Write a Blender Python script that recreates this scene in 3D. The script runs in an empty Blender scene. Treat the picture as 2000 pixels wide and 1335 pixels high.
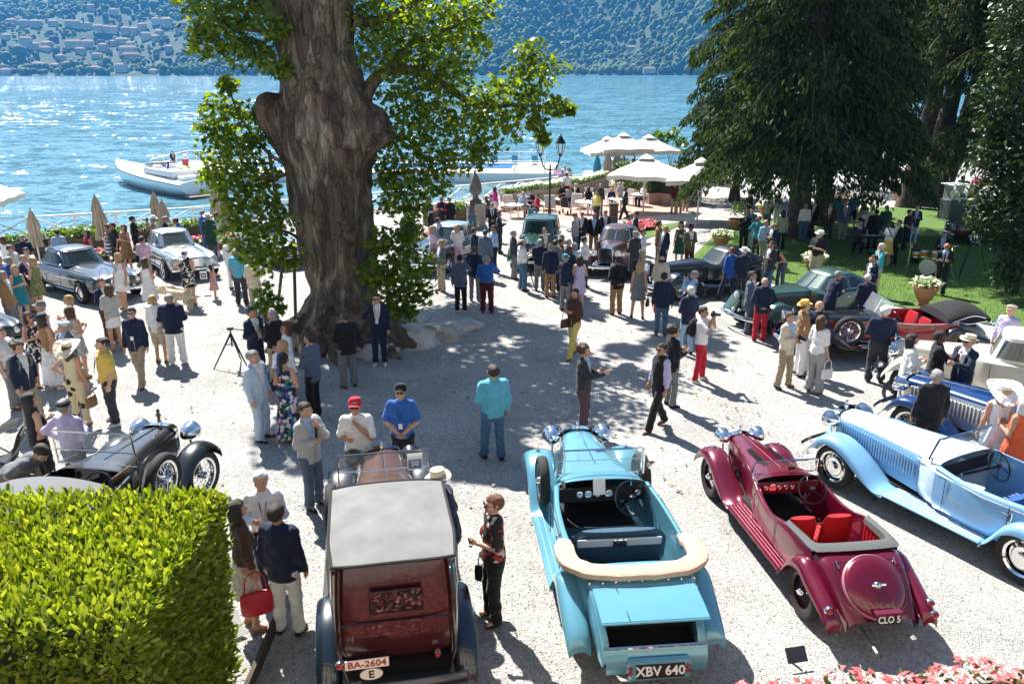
import bpy, bmesh, math, random
import numpy as np
from mathutils import Vector, Matrix, noise as mnoise
random.seed(7); RNG = np.random.default_rng(11)
scene = bpy.context.scene
COL = scene.collection
R = math.radians
# ---------------------------------------------------------------- camera, sky, sun, exposure
SLOPE = 0.04                      # the gravel court falls gently towards the lake
LAKE_Z = -3.8
def gz(x, y): return -SLOPE * y
cam_d = bpy.data.cameras.new('camera'); cam = bpy.data.objects.new('camera', cam_d); COL.objects.link(cam)
cam.location = (0, 0, 6.15); cam.rotation_euler = (R(90 - 18.9), 0, 0)
cam_d.lens = 28; cam_d.sensor_width = 36; cam_d.clip_start = 0.1; cam_d.clip_end = 9000
scene.camera = cam
SUN_EL, SUN_AZ = R(50), R(-28)     # azimuth measured from +Y towards +X
w = bpy.data.worlds.new('World'); scene.world = w; w.use_nodes = True
nt = w.node_tree; bg = nt.nodes['Background']; sky = nt.nodes.new('ShaderNodeTexSky')
sky.sky_type = 'NISHITA'; sky.sun_disc = False; sky.sun_elevation = SUN_EL; sky.sun_rotation = SUN_AZ
sky.air_density = 1.0; sky.dust_density = 0.6; sky.ozone_density = 1.5
nt.links.new(sky.outputs[0], bg.inputs[0]); bg.inputs[1].default_value = 0.055
sun_d = bpy.data.lights.new('sun', 'SUN'); sun_d.energy = 5.0; sun_d.angle = R(0.53); sun_d.color = (1, .965, .91)
sun = bpy.data.objects.new('sun', sun_d); COL.objects.link(sun)
sv = Vector((math.sin(SUN_AZ) * math.cos(SUN_EL), math.cos(SUN_AZ) * math.cos(SUN_EL), math.sin(SUN_EL)))
sun.rotation_euler = sv.to_track_quat('Z', 'Y').to_euler(); sun.location = (-20, 40, 60)
scene.view_settings.view_transform = 'Standard'; scene.view_settings.look = 'None'
scene.view_settings.gamma = 1; scene.view_settings.exposure = 1.36
cy = scene.cycles
cy.max_bounces = 7; cy.diffuse_bounces = 3; cy.glossy_bounces = 3; cy.transmission_bounces = 5
cy.transparent_max_bounces = 8; cy.volume_bounces = 1; cy.caustics_reflective = False; cy.caustics_refractive = False
cy.sample_clamp_indirect = 6; cy.use_denoising = True; cy.denoiser = 'OPENIMAGEDENOISE'
cy.volume_step_rate = 4
# ---------------------------------------------------------------- materials
MATS = {}
def nodes_of(m):
    m.use_nodes = True; t = m.node_tree
    return t, t.nodes['Principled BSDF'], t.links
def lin(c):
    if isinstance(c, str):
        c = c.lstrip('#'); v = [int(c[i:i+2], 16) / 255 for i in (0, 2, 4)]
        return tuple(x / 12.92 if x <= .04045 else ((x + .055) / 1.055) ** 2.4 for x in v)
    return tuple(c)
def mat(name, col, rough=.6, metal=0, coat=0, var=0, vscale=6, bump=0, bscale=60, spec=.5, col2=None, emit=None, alpha=1, trans=0, ior=1.45, sheen=0, bdist=.02):
    key = name
    if key in MATS: return MATS[key]
    m = bpy.data.materials.new(name); t, b, L = nodes_of(m); col = lin(col)
    b.inputs['Base Color'].default_value = (*col, 1); b.inputs['Roughness'].default_value = rough
    b.inputs['Metallic'].default_value = metal; b.inputs['Coat Weight'].default_value = coat
    b.inputs['Coat Roughness'].default_value = .03; b.inputs['Specular IOR Level'].default_value = spec
    b.inputs['Alpha'].default_value = alpha; b.inputs['Transmission Weight'].default_value = trans; b.inputs['IOR'].default_value = ior
    if sheen: b.inputs['Sheen Weight'].default_value = sheen
    if var or col2 is not None or bump:
        tc = t.nodes.new('ShaderNodeTexCoord')
    if var or col2 is not None:
        n = t.nodes.new('ShaderNodeTexNoise'); n.inputs['Scale'].default_value = vscale; n.inputs['Detail'].default_value = 5
        L.new(tc.outputs['Object'], n.inputs['Vector'])
        r = t.nodes.new('ShaderNodeValToRGB'); r.color_ramp.elements[0].position = .32; r.color_ramp.elements[1].position = .7
        c2 = lin(col2) if col2 is not None else tuple(min(1, x * (1 + var)) for x in col)
        c1 = col if col2 is not None else tuple(x * (1 - var) for x in col)
        r.color_ramp.elements[0].color = (*c1, 1); r.color_ramp.elements[1].color = (*c2, 1)
        L.new(n.outputs[0], r.inputs[0]); L.new(r.outputs[0], b.inputs['Base Color'])
    if bump:
        n2 = t.nodes.new('ShaderNodeTexNoise'); n2.inputs['Scale'].default_value = bscale; n2.inputs['Detail'].default_value = 4
        L.new(tc.outputs['Object'], n2.inputs['Vector'])
        bp = t.nodes.new('ShaderNodeBump'); bp.inputs['Strength'].default_value = bump; bp.inputs['Distance'].default_value = bdist
        L.new(n2.outputs[0], bp.inputs['Height']); L.new(bp.outputs[0], b.inputs['Normal'])
    if emit: b.inputs['Emission Color'].default_value = (*lin(emit), 1); b.inputs['Emission Strength'].default_value = 1
    MATS[key] = m
    return m
def cloth(col, name=None):          # fabric with fold relief
    return mat('fabric_%s' % (name or col), col, rough=.85, var=.12, vscale=9, bump=1, bscale=9, spec=.25, bdist=.05, sheen=.15)
def paint(name, col, metal=.0, rough=.32, var=0): return mat(name, col, rough=rough, metal=metal, coat=1, spec=.5, var=.05, vscale=1.5)
def leafmat(name, c1, c2, trans=.4, gloss=.35, nscale=None):
    if name in MATS: return MATS[name]
    m = bpy.data.materials.new(name); t, b, L = nodes_of(m)
    g = t.nodes.new('ShaderNodeNewGeometry'); r = t.nodes.new('ShaderNodeValToRGB')
    r.color_ramp.elements[0].color = (*lin(c1), 1); r.color_ramp.elements[1].color = (*lin(c2), 1)
    L.new(g.outputs['Random Per Island'], r.inputs[0])
    out = t.nodes['Material Output']; b.inputs['Roughness'].default_value = gloss; b.inputs['Specular IOR Level'].default_value = .4
    L.new(r.outputs[0], b.inputs['Base Color'])
    tr = t.nodes.new('ShaderNodeBsdfTranslucent'); mx = t.nodes.new('ShaderNodeMixShader'); mx.inputs[0].default_value = trans
    hs = t.nodes.new('ShaderNodeHueSaturation'); hs.inputs['Hue'].default_value = .478; hs.inputs['Saturation'].default_value = 1.15; hs.inputs['Value'].default_value = 1.9
    L.new(r.outputs[0], hs.inputs['Color']); L.new(hs.outputs[0], tr.inputs[0])
    L.new(b.outputs[0], mx.inputs[1]); L.new(tr.outputs[0], mx.inputs[2]); L.new(mx.outputs[0], out.inputs[0])
    MATS[name] = m
    return m
# ---------------------------------------------------------------- object helpers
def tag(o, label=None, cat=None, group=None, kind=None):
    if label: o['label'] = label
    if cat: o['category'] = cat
    if group: o['group'] = group
    if kind: o['kind'] = kind
    return o
def empty(name, loc=(0, 0, 0), rz=0, label=None, cat=None, group=None, tilt=0):
    o = bpy.data.objects.new(name, None); o.empty_display_size = .2; COL.objects.link(o); o.location = loc
    o.rotation_euler = (tilt, 0, rz)
    return tag(o, label, cat, group)
def inst(name, me, parent=None, loc=(0, 0, 0), rot=(0, 0, 0), scale=(1, 1, 1), mats=None):
    o = bpy.data.objects.new(name, me); COL.objects.link(o); o.parent = parent; o.location = loc; o.rotation_euler = rot; o.scale = scale
    if mats:
        for i, m in enumerate(mats):
            if m is not None and i < len(o.material_slots): o.material_slots[i].link = 'OBJECT'; o.material_slots[i].material = m
    return o
def copy_tree(o, parent=None):
    c = o.copy(); COL.objects.link(c); c.parent = parent
    for ch in o.children: copy_tree(ch, c)
    return c
def np_mesh(name, V, F, mats=(), smooth=False, mi=None):
    """V (n,3) array; F (m,k) array of equal-size faces"""
    V = np.asarray(V, np.float32); F = np.asarray(F, np.int32); m, k = F.shape
    me = bpy.data.meshes.new(name); me.vertices.add(len(V)); me.vertices.foreach_set('co', V.ravel())
    me.loops.add(m * k); me.loops.foreach_set('vertex_index', F.ravel())
    me.polygons.add(m); me.polygons.foreach_set('loop_start', np.arange(0, m * k, k, dtype=np.int32))
    if smooth: me.polygons.foreach_set('use_smooth', np.ones(m, bool))
    for x in mats: me.materials.append(x)
    if mi is not None: me.polygons.foreach_set('material_index', np.asarray(mi, np.int32))
    me.update(calc_edges=True)
    return me
def catmull(P, n, closed=False):
    P = np.asarray(P, float); N = len(P); out = []
    for i in range(N if closed else N - 1):
        if closed: a, b, c, d = P[i-1], P[i], P[(i+1) % N], P[(i+2) % N]
        else: a, b, c, d = P[max(i-1, 0)], P[i], P[i+1], P[min(i+2, N-1)]
        for k in range(n):
            t = k / n
            out.append(.5 * ((2*b) + (c-a)*t + (2*a-5*b+4*c-d)*t*t + (3*b-a-3*c+d)*t**3))
    if not closed: out.append(P[-1])
    return np.array(out)
class MB:
    def __init__(s): s.V = []; s.F = []; s.M = []
    def add(s, V, F, mi=0):
        o = len(s.V); s.V.extend([tuple(map(float, v)) for v in V]); s.F.extend([tuple(int(i) + o for i in f) for f in F]); s.M.extend([mi] * len(F)); return s
    def box(s, c, size, mi=0, rz=0, rx=0, ry=0, bev=0):
        x, y, z = [k / 2 for k in size]
        if bev <= 0:
            V = [(a*x, b*y, d*z) for a in (-1, 1) for b in (-1, 1) for d in (-1, 1)]
            F = [(0,1,3,2),(4,6,7,5),(0,4,5,1),(2,3,7,6),(0,2,6,4),(1,5,7,3)]
        else:
            bev = min(bev, x*.99, y*.99, z*.99)
            V = []; idx = {}
            for a in (-1, 1):
                for b in (-1, 1):
                    for d in (-1, 1):
                        for ax in range(3):
                            v = [a*x, b*y, d*z]
                            for k in range(3):
                                if k != ax: v[k] -= (a, b, d)[k] * bev
                            idx[(a, b, d, ax)] = len(V); V.append(v)
            F = []
            for ax in range(3):
                o1, o2 = [k for k in range(3) if k != ax]
                for sg in (-1, 1):
                    q = []
                    for (p1, p2) in ((-1,-1),(1,-1),(1,1),(-1,1)):
                        k = [0,0,0]; k[ax] = sg; k[o1] = p1; k[o2] = p2; q.append(idx[(*k, ax)])
                    F.append(q)
                for p1 in (-1, 1):
                    for p2 in (-1, 1):
                        k = [0,0,0]; k[o1] = p1; k[o2] = p2
                        A = list(k); A[ax] = -1; B = list(k); B[ax] = 1
                        F.append([idx[(*A, o1)], idx[(*B, o1)], idx[(*B, o2)], idx[(*A, o2)]])
            for a in (-1, 1):
                for b in (-1, 1):
                    for d in (-1, 1): F.append([idx[(a, b, d, k)] for k in range(3)])
        Mx = Matrix.Translation(Vector(c)) @ Matrix.Rotation(rz, 4, 'Z') @ Matrix.Rotation(ry, 4, 'Y') @ Matrix.Rotation(rx, 4, 'X')
        return s.add([Mx @ Vector(v) for v in V], F, mi)
    def tube(s, pts, r, n=8, mi=0, caps=True, closed=False):
        P = [Vector(p) for p in pts]; N = len(P); rr = r if hasattr(r, '__len__') else [r] * N
        V = []; up = None
        for i in range(N):
            a = P[i-1] if (i > 0 or closed) else P[i]; b = P[(i+1) % N] if (i < N-1 or closed) else P[i]
            d = (b - a).normalized()
            if up is None: up = Vector((0, 0, 1)) if abs(d.z) < .9 else Vector((1, 0, 0))
            u = (up - d * up.dot(d)); u = u.normalized() if u.length > 1e-6 else d.orthogonal().normalized(); v = d.cross(u); up = u
            for k in range(n):
                an = 2 * math.pi * k / n; V.append(P[i] + (u * math.cos(an) + v * math.sin(an)) * rr[i])
        F = []
        for i in range(N if closed else N - 1):
            for k in range(n):
                j = (i + 1) % N; F.append((i*n+k, i*n+(k+1) % n, j*n+(k+1) % n, j*n+k))
        if caps and not closed: F.append(tuple(range(n))[::-1]); F.append(tuple((N-1)*n + k for k in range(n)))
        return s.add(V, F, mi)
    def lathe(s, prof, n=20, mi=0, c=(0, 0, 0), axis='z', tilt=None):
        V = []; F = []
        for (r, z) in prof:
            for k in range(n):
                a = 2 * math.pi * k / n; p = (r*math.cos(a), r*math.sin(a), z)
                if axis == 'x': p = (p[2], p[0], p[1])
                elif axis == 'y': p = (p[0], p[2], p[1])
                V.append(p)
        for i in range(len(prof) - 1):
            for k in range(n): F.append((i*n+k, i*n+(k+1) % n, (i+1)*n+(k+1) % n, (i+1)*n+k))
        if axis == 'y': F = [f[::-1] for f in F]
        if tilt is not None: V = [tilt @ Vector(v) for v in V]
        return s.add([(v[0]+c[0], v[1]+c[1], v[2]+c[2]) for v in V], F, mi)
    def grid(s, rings, mi=0, closed=False, cap0=False, cap1=False, flip=False):
        n = len(rings[0]); V = [p for r in rings for p in r]; F = []
        for i in range(len(rings) - 1):
            for k in range(n if closed else n - 1):
                q = (i*n+k, i*n+(k+1) % n, (i+1)*n+(k+1) % n, (i+1)*n+k); F.append(q[::-1] if flip else q)
        if cap0: F.append(tuple(range(n))[::-1])
        if cap1: F.append(tuple((len(rings)-1)*n + k for k in range(n)))
        return s.add(V, F, mi)
    def mesh(s, name, mats, smooth=True, ang=40):
        me = bpy.data.meshes.new(name); me.from_pydata(s.V, [], s.F)
        for m in (mats if isinstance(mats, (list, tuple)) else [mats]): me.materials.append(m)
        if any(s.M): me.polygons.foreach_set('material_index', np.array(s.M, np.int32))
        if smooth:
            me.polygons.foreach_set('use_smooth', np.ones(len(s.F), bool)); me.set_sharp_from_angle(angle=R(ang))
        me.update()
        return me
    def build(s, name, mats, parent=None, loc=(0, 0, 0), rot=(0, 0, 0), smooth=True, ang=40, **kw):
        o = inst(name, s.mesh(name, mats, smooth, ang), parent, loc, rot)
        return tag(o, **kw) if kw else o
def nz(x, y, z=0, s=1): return mnoise.noise(Vector((x*s, y*s, z*s)))
# ---------------------------------------------------------------- signed-distance surfaces (for bodies and gnarled wood)
class SDF:
    def __init__(s, lo, hi, h):
        s.lo = np.array(lo, float); s.h = h; s.n = np.maximum(3, np.ceil((np.array(hi) - s.lo) / h).astype(int) + 1)
        s.f = np.full(s.n, 1.0); s.ax = [s.lo[i] + h * np.arange(s.n[i]) for i in range(3)]
    def _sub(s, lo, hi):
        a = np.clip(np.floor((np.array(lo) - s.lo) / s.h).astype(int), 0, s.n - 1); b = np.clip(np.ceil((np.array(hi) - s.lo) / s.h).astype(int) + 1, 1, s.n)
        return tuple(slice(a[i], max(b[i], a[i] + 1)) for i in range(3))
    def cap(s, a, b, ra, rb=None, k=.03, q=1.0, op='u'):
        """round cone a-b; q squashes depth (y)"""
        rb = ra if rb is None else rb; a = np.array(a, float); b = np.array(b, float); m = max(ra, rb) + 2.5 * k + s.h * 2
        lo = np.minimum(a, b) - m; hi = np.maximum(a, b) + m
        sl = s._sub(lo, hi); X, Y, Z = [s.ax[i][sl[i]] for i in range(3)]
        X = X[:, None, None]; Y = Y[None, :, None]; Z = Z[None, None, :]
        d = b - a; d[1] /= q; L2 = max(d @ d, 1e-9)
        px, py, pz = X - a[0], (Y - a[1]) / q, Z - a[2]
        t = np.clip((px*d[0] + py*d[1] + pz*d[2]) / L2, 0, 1)
        f = np.sqrt((px - t*d[0])**2 + (py - t*d[1])**2 + (pz - t*d[2])**2) - (ra + (rb - ra) * t)
        if q < 1: f = f * (q + .2 * (1 - q))
        g = s.f[sl]
        if op == 'u':
            hh = np.clip(.5 + .5 * (g - f) / k, 0, 1); s.f[sl] = g * (1 - hh) + f * hh - k * hh * (1 - hh)
        else: s.f[sl] = np.maximum(g, -f)
        return s
    def grids(s): return s.ax[0][:, None, None], s.ax[1][None, :, None], s.ax[2][None, None, :]
    def clip(s, f): s.f = np.maximum(s.f, f); return s
    def mesh(s):
        f = s.f; neg = f < 0; n = s.n
        acc = np.zeros(tuple(n - 1) + (3,)); cnt = np.zeros(tuple(n - 1))
        cs = [(i, j, k) for i in (0, 1) for j in (0, 1) for k in (0, 1)]
        def cn(c): return f[c[0]:n[0]-1+c[0], c[1]:n[1]-1+c[1], c[2]:n[2]-1+c[2]]
        for a in cs:
            for ax in range(3):
                if a[ax] == 0:
                    b = list(a); b[ax] = 1; fa, fb = cn(a), cn(b); x = (fa < 0) != (fb < 0)
                    ii = np.nonzero(x); t = fa[ii] / (fa[ii] - fb[ii]); p = np.tile(np.array(a, float), (len(t), 1)); p[:, ax] = t
                    acc[ii] += p; cnt[ii] += 1
        act = cnt > 0; idx = np.full(act.shape, -1); ii = np.argwhere(act); idx[act] = np.arange(len(ii))
        V = s.lo + s.h * (ii + acc[act] / cnt[act][:, None]); Fs = []
        for ax in range(3):
            o1, o2 = (ax + 1) % 3, (ax + 2) % 3
            a = [slice(1, -1)] * 3; a[ax] = slice(0, -1); b = [slice(1, -1)] * 3; b[ax] = slice(1, None)
            na, nb = neg[tuple(a)], neg[tuple(b)]
            for sg in (0, 1):
                e = np.argwhere((na & ~nb) if sg == 0 else (~na & nb))
                if not len(e): continue
                off = np.ones(3, int); off[ax] = 0; e = e + off
                q = []
                for (u, v) in ((-1, -1), (0, -1), (0, 0), (-1, 0)):
                    c = e.copy(); c[:, o1] += u; c[:, o2] += v; q.append(idx[c[:, 0], c[:, 1], c[:, 2]])
                q = np.stack(q, 1); Fs.append(q if sg == 0 else q[:, ::-1])
        F = np.concatenate(Fs) if Fs else np.zeros((0, 4), int)
        return V, F[(F >= 0).all(1)]

# ================================================================ the land: ground, lake, far shore
def gravel_mat():
    m = bpy.data.materials.new('gravel'); t, b, L = nodes_of(m); tc = t.nodes.new('ShaderNodeTexCoord')
    v = t.nodes.new('ShaderNodeTexVoronoi'); v.inputs['Scale'].default_value = 55; L.new(tc.outputs['Object'], v.inputs['Vector'])
    n = t.nodes.new('ShaderNodeTexNoise'); n.inputs['Scale'].default_value = .42; n.inputs['Detail'].default_value = 9; n.inputs['Distortion'].default_value = 1.5; L.new(tc.outputs['Object'], n.inputs['Vector'])
    n3 = t.nodes.new('ShaderNodeTexNoise'); n3.inputs['Scale'].default_value = 14; n3.inputs['Detail'].default_value = 6; n3.inputs['Roughness'].default_value = .75; L.new(tc.outputs['Object'], n3.inputs['Vector'])
    r = t.nodes.new('ShaderNodeValToRGB'); e = r.color_ramp.elements
    e[0].color = (.13, .125, .118, 1); e[1].color = (.70, .685, .65, 1); e.new(.3).color = (.49, .48, .455, 1)
    L.new(v.outputs['Color'], r.inputs[0])
    r2 = t.nodes.new('ShaderNodeValToRGB'); r2.color_ramp.elements[0].position = .3; r2.color_ramp.elements[1].position = .72
    r2.color_ramp.elements[0].color = (.70, .695, .685, 1); r2.color_ramp.elements[1].color = (1, .99, .97, 1); L.new(n.outputs[0], r2.inputs[0])
    r3 = t.nodes.new('ShaderNodeValToRGB'); r3.color_ramp.elements[0].position = .36; r3.color_ramp.elements[1].position = .6
    r3.color_ramp.elements[0].color = (.62, .615, .61, 1); r3.color_ramp.elements[1].color = (1, 1, 1, 1); L.new(n3.outputs[0], r3.inputs[0])
    mx = t.nodes.new('ShaderNodeMixRGB'); mx.blend_type = 'MULTIPLY'; mx.inputs[0].default_value = 1; L.new(r.outputs[0], mx.inputs[1]); L.new(r2.outputs[0], mx.inputs[2])
    mx3 = t.nodes.new('ShaderNodeMixRGB'); mx3.blend_type = 'MULTIPLY'; mx3.inputs[0].default_value = .8; L.new(mx.outputs[0], mx3.inputs[1]); L.new(r3.outputs[0], mx3.inputs[2])
    L.new(mx3.outputs[0], b.inputs['Base Color'])
    bp = t.nodes.new('ShaderNodeBump'); bp.inputs['Strength'].default_value = .9; bp.inputs['Distance'].default_value = .02
    ad = t.nodes.new('ShaderNodeMath'); L.new(v.outputs['Distance'], ad.inputs[0]); L.new(n3.outputs[0], ad.inputs[1]); L.new(ad.outputs[0], bp.inputs['Height'])
    L.new(bp.outputs[0], b.inputs['Normal']); b.inputs['Roughness'].default_value = .9; b.inputs['Specular IOR Level'].default_value = .2
    return m
SHORE = [(-75, 24), (-40, 30.5), (-24, 37.2), (-16.2, 41.8), (-9.5, 47.5), (-3.4, 53.2), (3, 59.5), (9.5, 67), (20, 76), (45, 90), (95, 104)]
def shore_y(x):
    for (a, b), (c, d) in zip(SHORE, SHORE[1:]):
        if a <= x <= c: return b + (d - b) * (x - a) / (c - a)
    return SHORE[0][1] if x < 0 else SHORE[-1][1]
M_GRAVEL = gravel_mat()
def make_ground():
    xs = np.concatenate([np.linspace(-75, -40, 8), np.linspace(-36, 30, 67), np.linspace(35, 95, 13)]); T = np.linspace(0, 1, 60)
    V = []; F = []
    for x in xs:
        for t in T:
            y = -12 + t * (shore_y(x) + 12); z = gz(x, y) + .03 * nz(x, y, 0, .25) * (1 if 8 < y else 0)
            V.append((x, y, z))
    n = len(T)
    for i in range(len(xs) - 1):
        for k in range(n - 1): F.append((i*n+k, (i+1)*n+k, (i+1)*n+k+1, i*n+k+1))
    o = inst('gravel_court', np_mesh('gravel_court', V, F, [M_GRAVEL], True)); o['kind'] = 'structure'
    b = MB(); rings = []
    for x in xs:
        y = shore_y(x); z = gz(x, y) + .04; rings.append([(x, y - .45, z - .3), (x, y - .45, z), (x, y + .02, z), (x, y + .02, LAKE_Z - 1.5)])
    b.grid(rings); b.build('quay_wall', mat('quay_stone', (.33, .31, .28), .9, var=.3, vscale=1.2, bump=.5, bscale=6), smooth=False, kind='structure')
make_ground()
# villa front behind the viewpoint: unseen, added for bounce light and car reflections
b = MB(); b.box((0, -6, 6), (46, 4, 15)); b.box((0, -3.85, 4.3), (46, .5, .4)); b.box((0, -3.8, 13.2), (47, 1.2, .5)); vw = b.build('villa_wall', mat('villa_render', (.66, .58, .46), .9, var=.06, vscale=.8), smooth=False, kind='structure')
for i in range(11):
    for z in (1.8, 7.2, 10.8): MB().box((-20 + 4*i, -3.98, z), (1.2, .12, 2.3)).build('window', mat('villa_glass', (.03, .04, .05), .05), vw, smooth=False)
def patch(name, pts, m, lift, kind='structure', sub=1.0):
    """a sheet laid over the sloping ground (pts = outline in metres)"""
    bm = bmesh.new(); vs = [bm.verts.new((x, y, 0)) for x, y in pts]; bm.faces.new(vs); bmesh.ops.triangulate(bm, faces=bm.faces)
    for _ in range(5):
        ed = [e for e in bm.edges if e.calc_length() > sub]
        if not ed: break
        bmesh.ops.subdivide_edges(bm, edges=ed, cuts=1); bmesh.ops.triangulate(bm, faces=bm.faces)
    for v in bm.verts: v.co.z = gz(v.co.x, v.co.y) + .03 * nz(v.co.x, v.co.y, 0, .25) + lift
    for f in bm.faces:
        if f.normal.z < 0: f.normal_flip()
    me = bpy.data.meshes.new(name); bm.to_mesh(me); bm.free(); me.materials.append(m)
    o = inst(name, me); o['kind'] = kind
    return o
# lake
def water_mat():
    m = bpy.data.materials.new('lake_water'); t, b, L = nodes_of(m); tc = t.nodes.new('ShaderNodeTexCoord')
    mp = t.nodes.new('ShaderNodeMapping'); mp.inputs['Scale'].default_value = (.75, 1.2, 1); L.new(tc.outputs['Object'], mp.inputs['Vector'])
    def nn(s, d):
        n = t.nodes.new('ShaderNodeTexNoise'); n.inputs['Scale'].default_value = s; n.inputs['Detail'].default_value = d; L.new(mp.outputs[0], n.inputs['Vector']); return n
    a, c, e, g = nn(.22, 2), nn(1.1, 3), nn(.02, 3), nn(.012, 2)
    def vm(op, x, y):
        v = t.nodes.new('ShaderNodeVectorMath'); v.operation = op
        for i, q in ((0, x), (1, y)):
            if q is None: continue
            if isinstance(q, tuple): v.inputs[i].default_value = q
            else: L.new(q, v.inputs[i])
        return v.outputs[0]
    s1 = vm('MULTIPLY', vm('SUBTRACT', a.outputs[1], (.5, .5, .5)), (1.5, 1.7, 0)); s2 = vm('MULTIPLY', vm('SUBTRACT', c.outputs[1], (.5, .5, .5)), (1.7, 2.0, 0))
    mr = t.nodes.new('ShaderNodeMapRange'); L.new(g.outputs[0], mr.inputs[0]); mr.inputs[1].default_value = .35; mr.inputs[2].default_value = .65; mr.inputs[3].default_value = .5; mr.inputs[4].default_value = 1.15
    sc_ = t.nodes.new('ShaderNodeVectorMath'); sc_.operation = 'SCALE'; L.new(vm('ADD', s1, s2), sc_.inputs[0]); L.new(mr.outputs[0], sc_.inputs['Scale'])
    L.new(vm('NORMALIZE', vm('ADD', sc_.outputs[0], (0, 0, 1)), None), b.inputs['Normal'])
    r = t.nodes.new('ShaderNodeValToRGB'); r.color_ramp.elements[0].color = (.08, .21, .28, 1); r.color_ramp.elements[1].color = (.12, .29, .36, 1); L.new(e.outputs[0], r.inputs[0])
    L.new(r.outputs[0], b.inputs['Base Color']); b.inputs['Roughness'].default_value = .09; b.inputs['IOR'].default_value = 1.33; b.inputs['Specular IOR Level'].default_value = .6
    return m
b = MB(); b.add([(-2560, -230, LAKE_Z), (2560, -230, LAKE_Z), (2560, 2600, LAKE_Z), (-2560, 2600, LAKE_Z)], [(0, 1, 2, 3)])
b.build('lake', water_mat(), smooth=False, kind='structure')
# far shore: wooded hills
def shore_far(x): return 1340 + .00009 * x * x + 60 * math.sin(x / 330 + .6) + 25 * math.sin(x / 120) - (90 if x < -500 else 90 * math.exp(-((x + 500) / 160) ** 2)) * .6
def hill_z(x, y):
    d = y - shore_far(x)
    if d < 0: return LAKE_Z - 2
    s = .30 + .16 * math.tanh(d / 260)
    left = 1 / (1 + math.exp((x + 330) / 90))                 # gentler village slope on the left
    s *= 1 - .38 * left
    ridge = 48 * nz(x / 210, y / 300, 3.1) * min(1, d / 120) + 85 * math.exp(-((x - 420) / 190) ** 2) * min(1, d / 150) - 60 * math.exp(-((x - 150) / 120) ** 2) * min(1, d / 140)
    return LAKE_Z + 1.5 + d * s + ridge * (1 - .5 * left) + 7 * nz(x / 40, y / 40, 9) * min(1, d / 60)
def make_hill():
    xs = np.linspace(-2300, 2300, 150); ds = np.linspace(-6, 700, 70); V = []; F = []
    for x in xs:
        s0 = shore_far(x)
        for d in ds: V.append((x, s0 + d, hill_z(x, s0 + d) if d >= 0 else LAKE_Z - 3))
    n = len(ds)
    for i in range(len(xs) - 1):
        for k in range(n - 1): F.append((i*n+k, (i+1)*n+k, (i+1)*n+k+1, i*n+k+1))
    m = mat('hill_ground', (.018, .034, .010), .95, col2=(.045, .07, .022), vscale=.02)
    o = inst('wooded_hill', np_mesh('wooded_hill', V, F, [m], True)); o['kind'] = 'structure'
make_hill()
HOUSES = []
def half_ico():
    bm = bmesh.new(); bmesh.ops.create_icosphere(bm, subdivisions=2, radius=1)
    kill = [v for v in bm.verts if v.co.z < -.55]; bmesh.ops.delete(bm, geom=kill, context='VERTS')
    V = np.array([v.co[:] for v in bm.verts]); F = np.array([[v.index for v in f.verts] for f in bm.faces]); bm.free()
    return V, F
def ray_hill(px, py):
    u = (px - 1000) / 1555.6; v = -(py - 667.5) / 1555.6; c, s = math.cos(R(18.9)), math.sin(R(18.9))
    d = (u, c + v*s, -s + v*c); t = 1100.0
    while t < 3000:
        x, y, z = d[0]*t, d[1]*t, 6.15 + d[2]*t
        if z < hill_z(x, y) and y > shore_far(x): return x, y
        t += 4
    return None

# ================================================================ foliage helpers
MAPLE = np.array([(0,0,0),(.18,.05,0),(.5,.12,.05),(.33,.3,.02),(.45,.6,.06),(.2,.55,.02),(0,1,-.08),(-.2,.55,.02),(-.45,.6,.06),(-.33,.3,.02),(-.5,.12,.05),(-.18,.05,0)])
OVAL = np.array([(0,0,0),(.2,.25,.05),(.22,.55,.05),(0,1,-.1),(-.22,.55,.05),(-.2,.25,.05)])
BLADE = np.array([(-.5,0,0),(.5,0,0),(.35,.5,.06),(.0,1,0),(-.35,.5,.06)])
def rand_rot(n, up=0.5, rng=RNG):
    """random frames; up>0 biases the leaf face upwards"""
    nrm = rng.normal(size=(n, 3)); nrm /= np.linalg.norm(nrm, axis=1)[:, None]; nrm[:, 2] = np.abs(nrm[:, 2]) + up; nrm /= np.linalg.norm(nrm, axis=1)[:, None]
    a = rng.normal(size=(n, 3)); a -= nrm * (a * nrm).sum(1)[:, None]; a /= np.linalg.norm(a, axis=1)[:, None]
    return np.cross(a, nrm), a, nrm
def leaf_mesh(name, pts, size, tpl, m, up=.5, jit=.3, frames=None):
    pts = np.asarray(pts); n = len(pts); s = size * (1 + jit * RNG.uniform(-1, 1, n)) if np.isscalar(size) else np.asarray(size)
    X, Y, Z = frames if frames is not None else rand_rot(n, up)
    V = pts[:, None, :] + s[:, None, None] * (tpl[None, :, 0:1] * X[:, None, :] + tpl[None, :, 1:2] * Y[:, None, :] + tpl[None, :, 2:3] * Z[:, None, :])
    k = len(tpl); F = np.arange(n * k).reshape(n, k)
    return np_mesh(name, V.reshape(-1, 3), F, [m])
def blob_pts(c, r, n, sq=(1, 1, .8), shell=.45):
    d = RNG.normal(size=(n, 3)); d /= np.linalg.norm(d, axis=1)[:, None]
    u = RNG.uniform(shell ** 3, 1, n) ** (1 / 3)
    lump = 1 + .25 * np.sin(d[:, 0] * 5 + c[0] * 3) * np.cos(d[:, 2] * 4 + c[2] * 2)
    return np.array(c) + d * (u * lump)[:, None] * r * np.array(sq)
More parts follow.
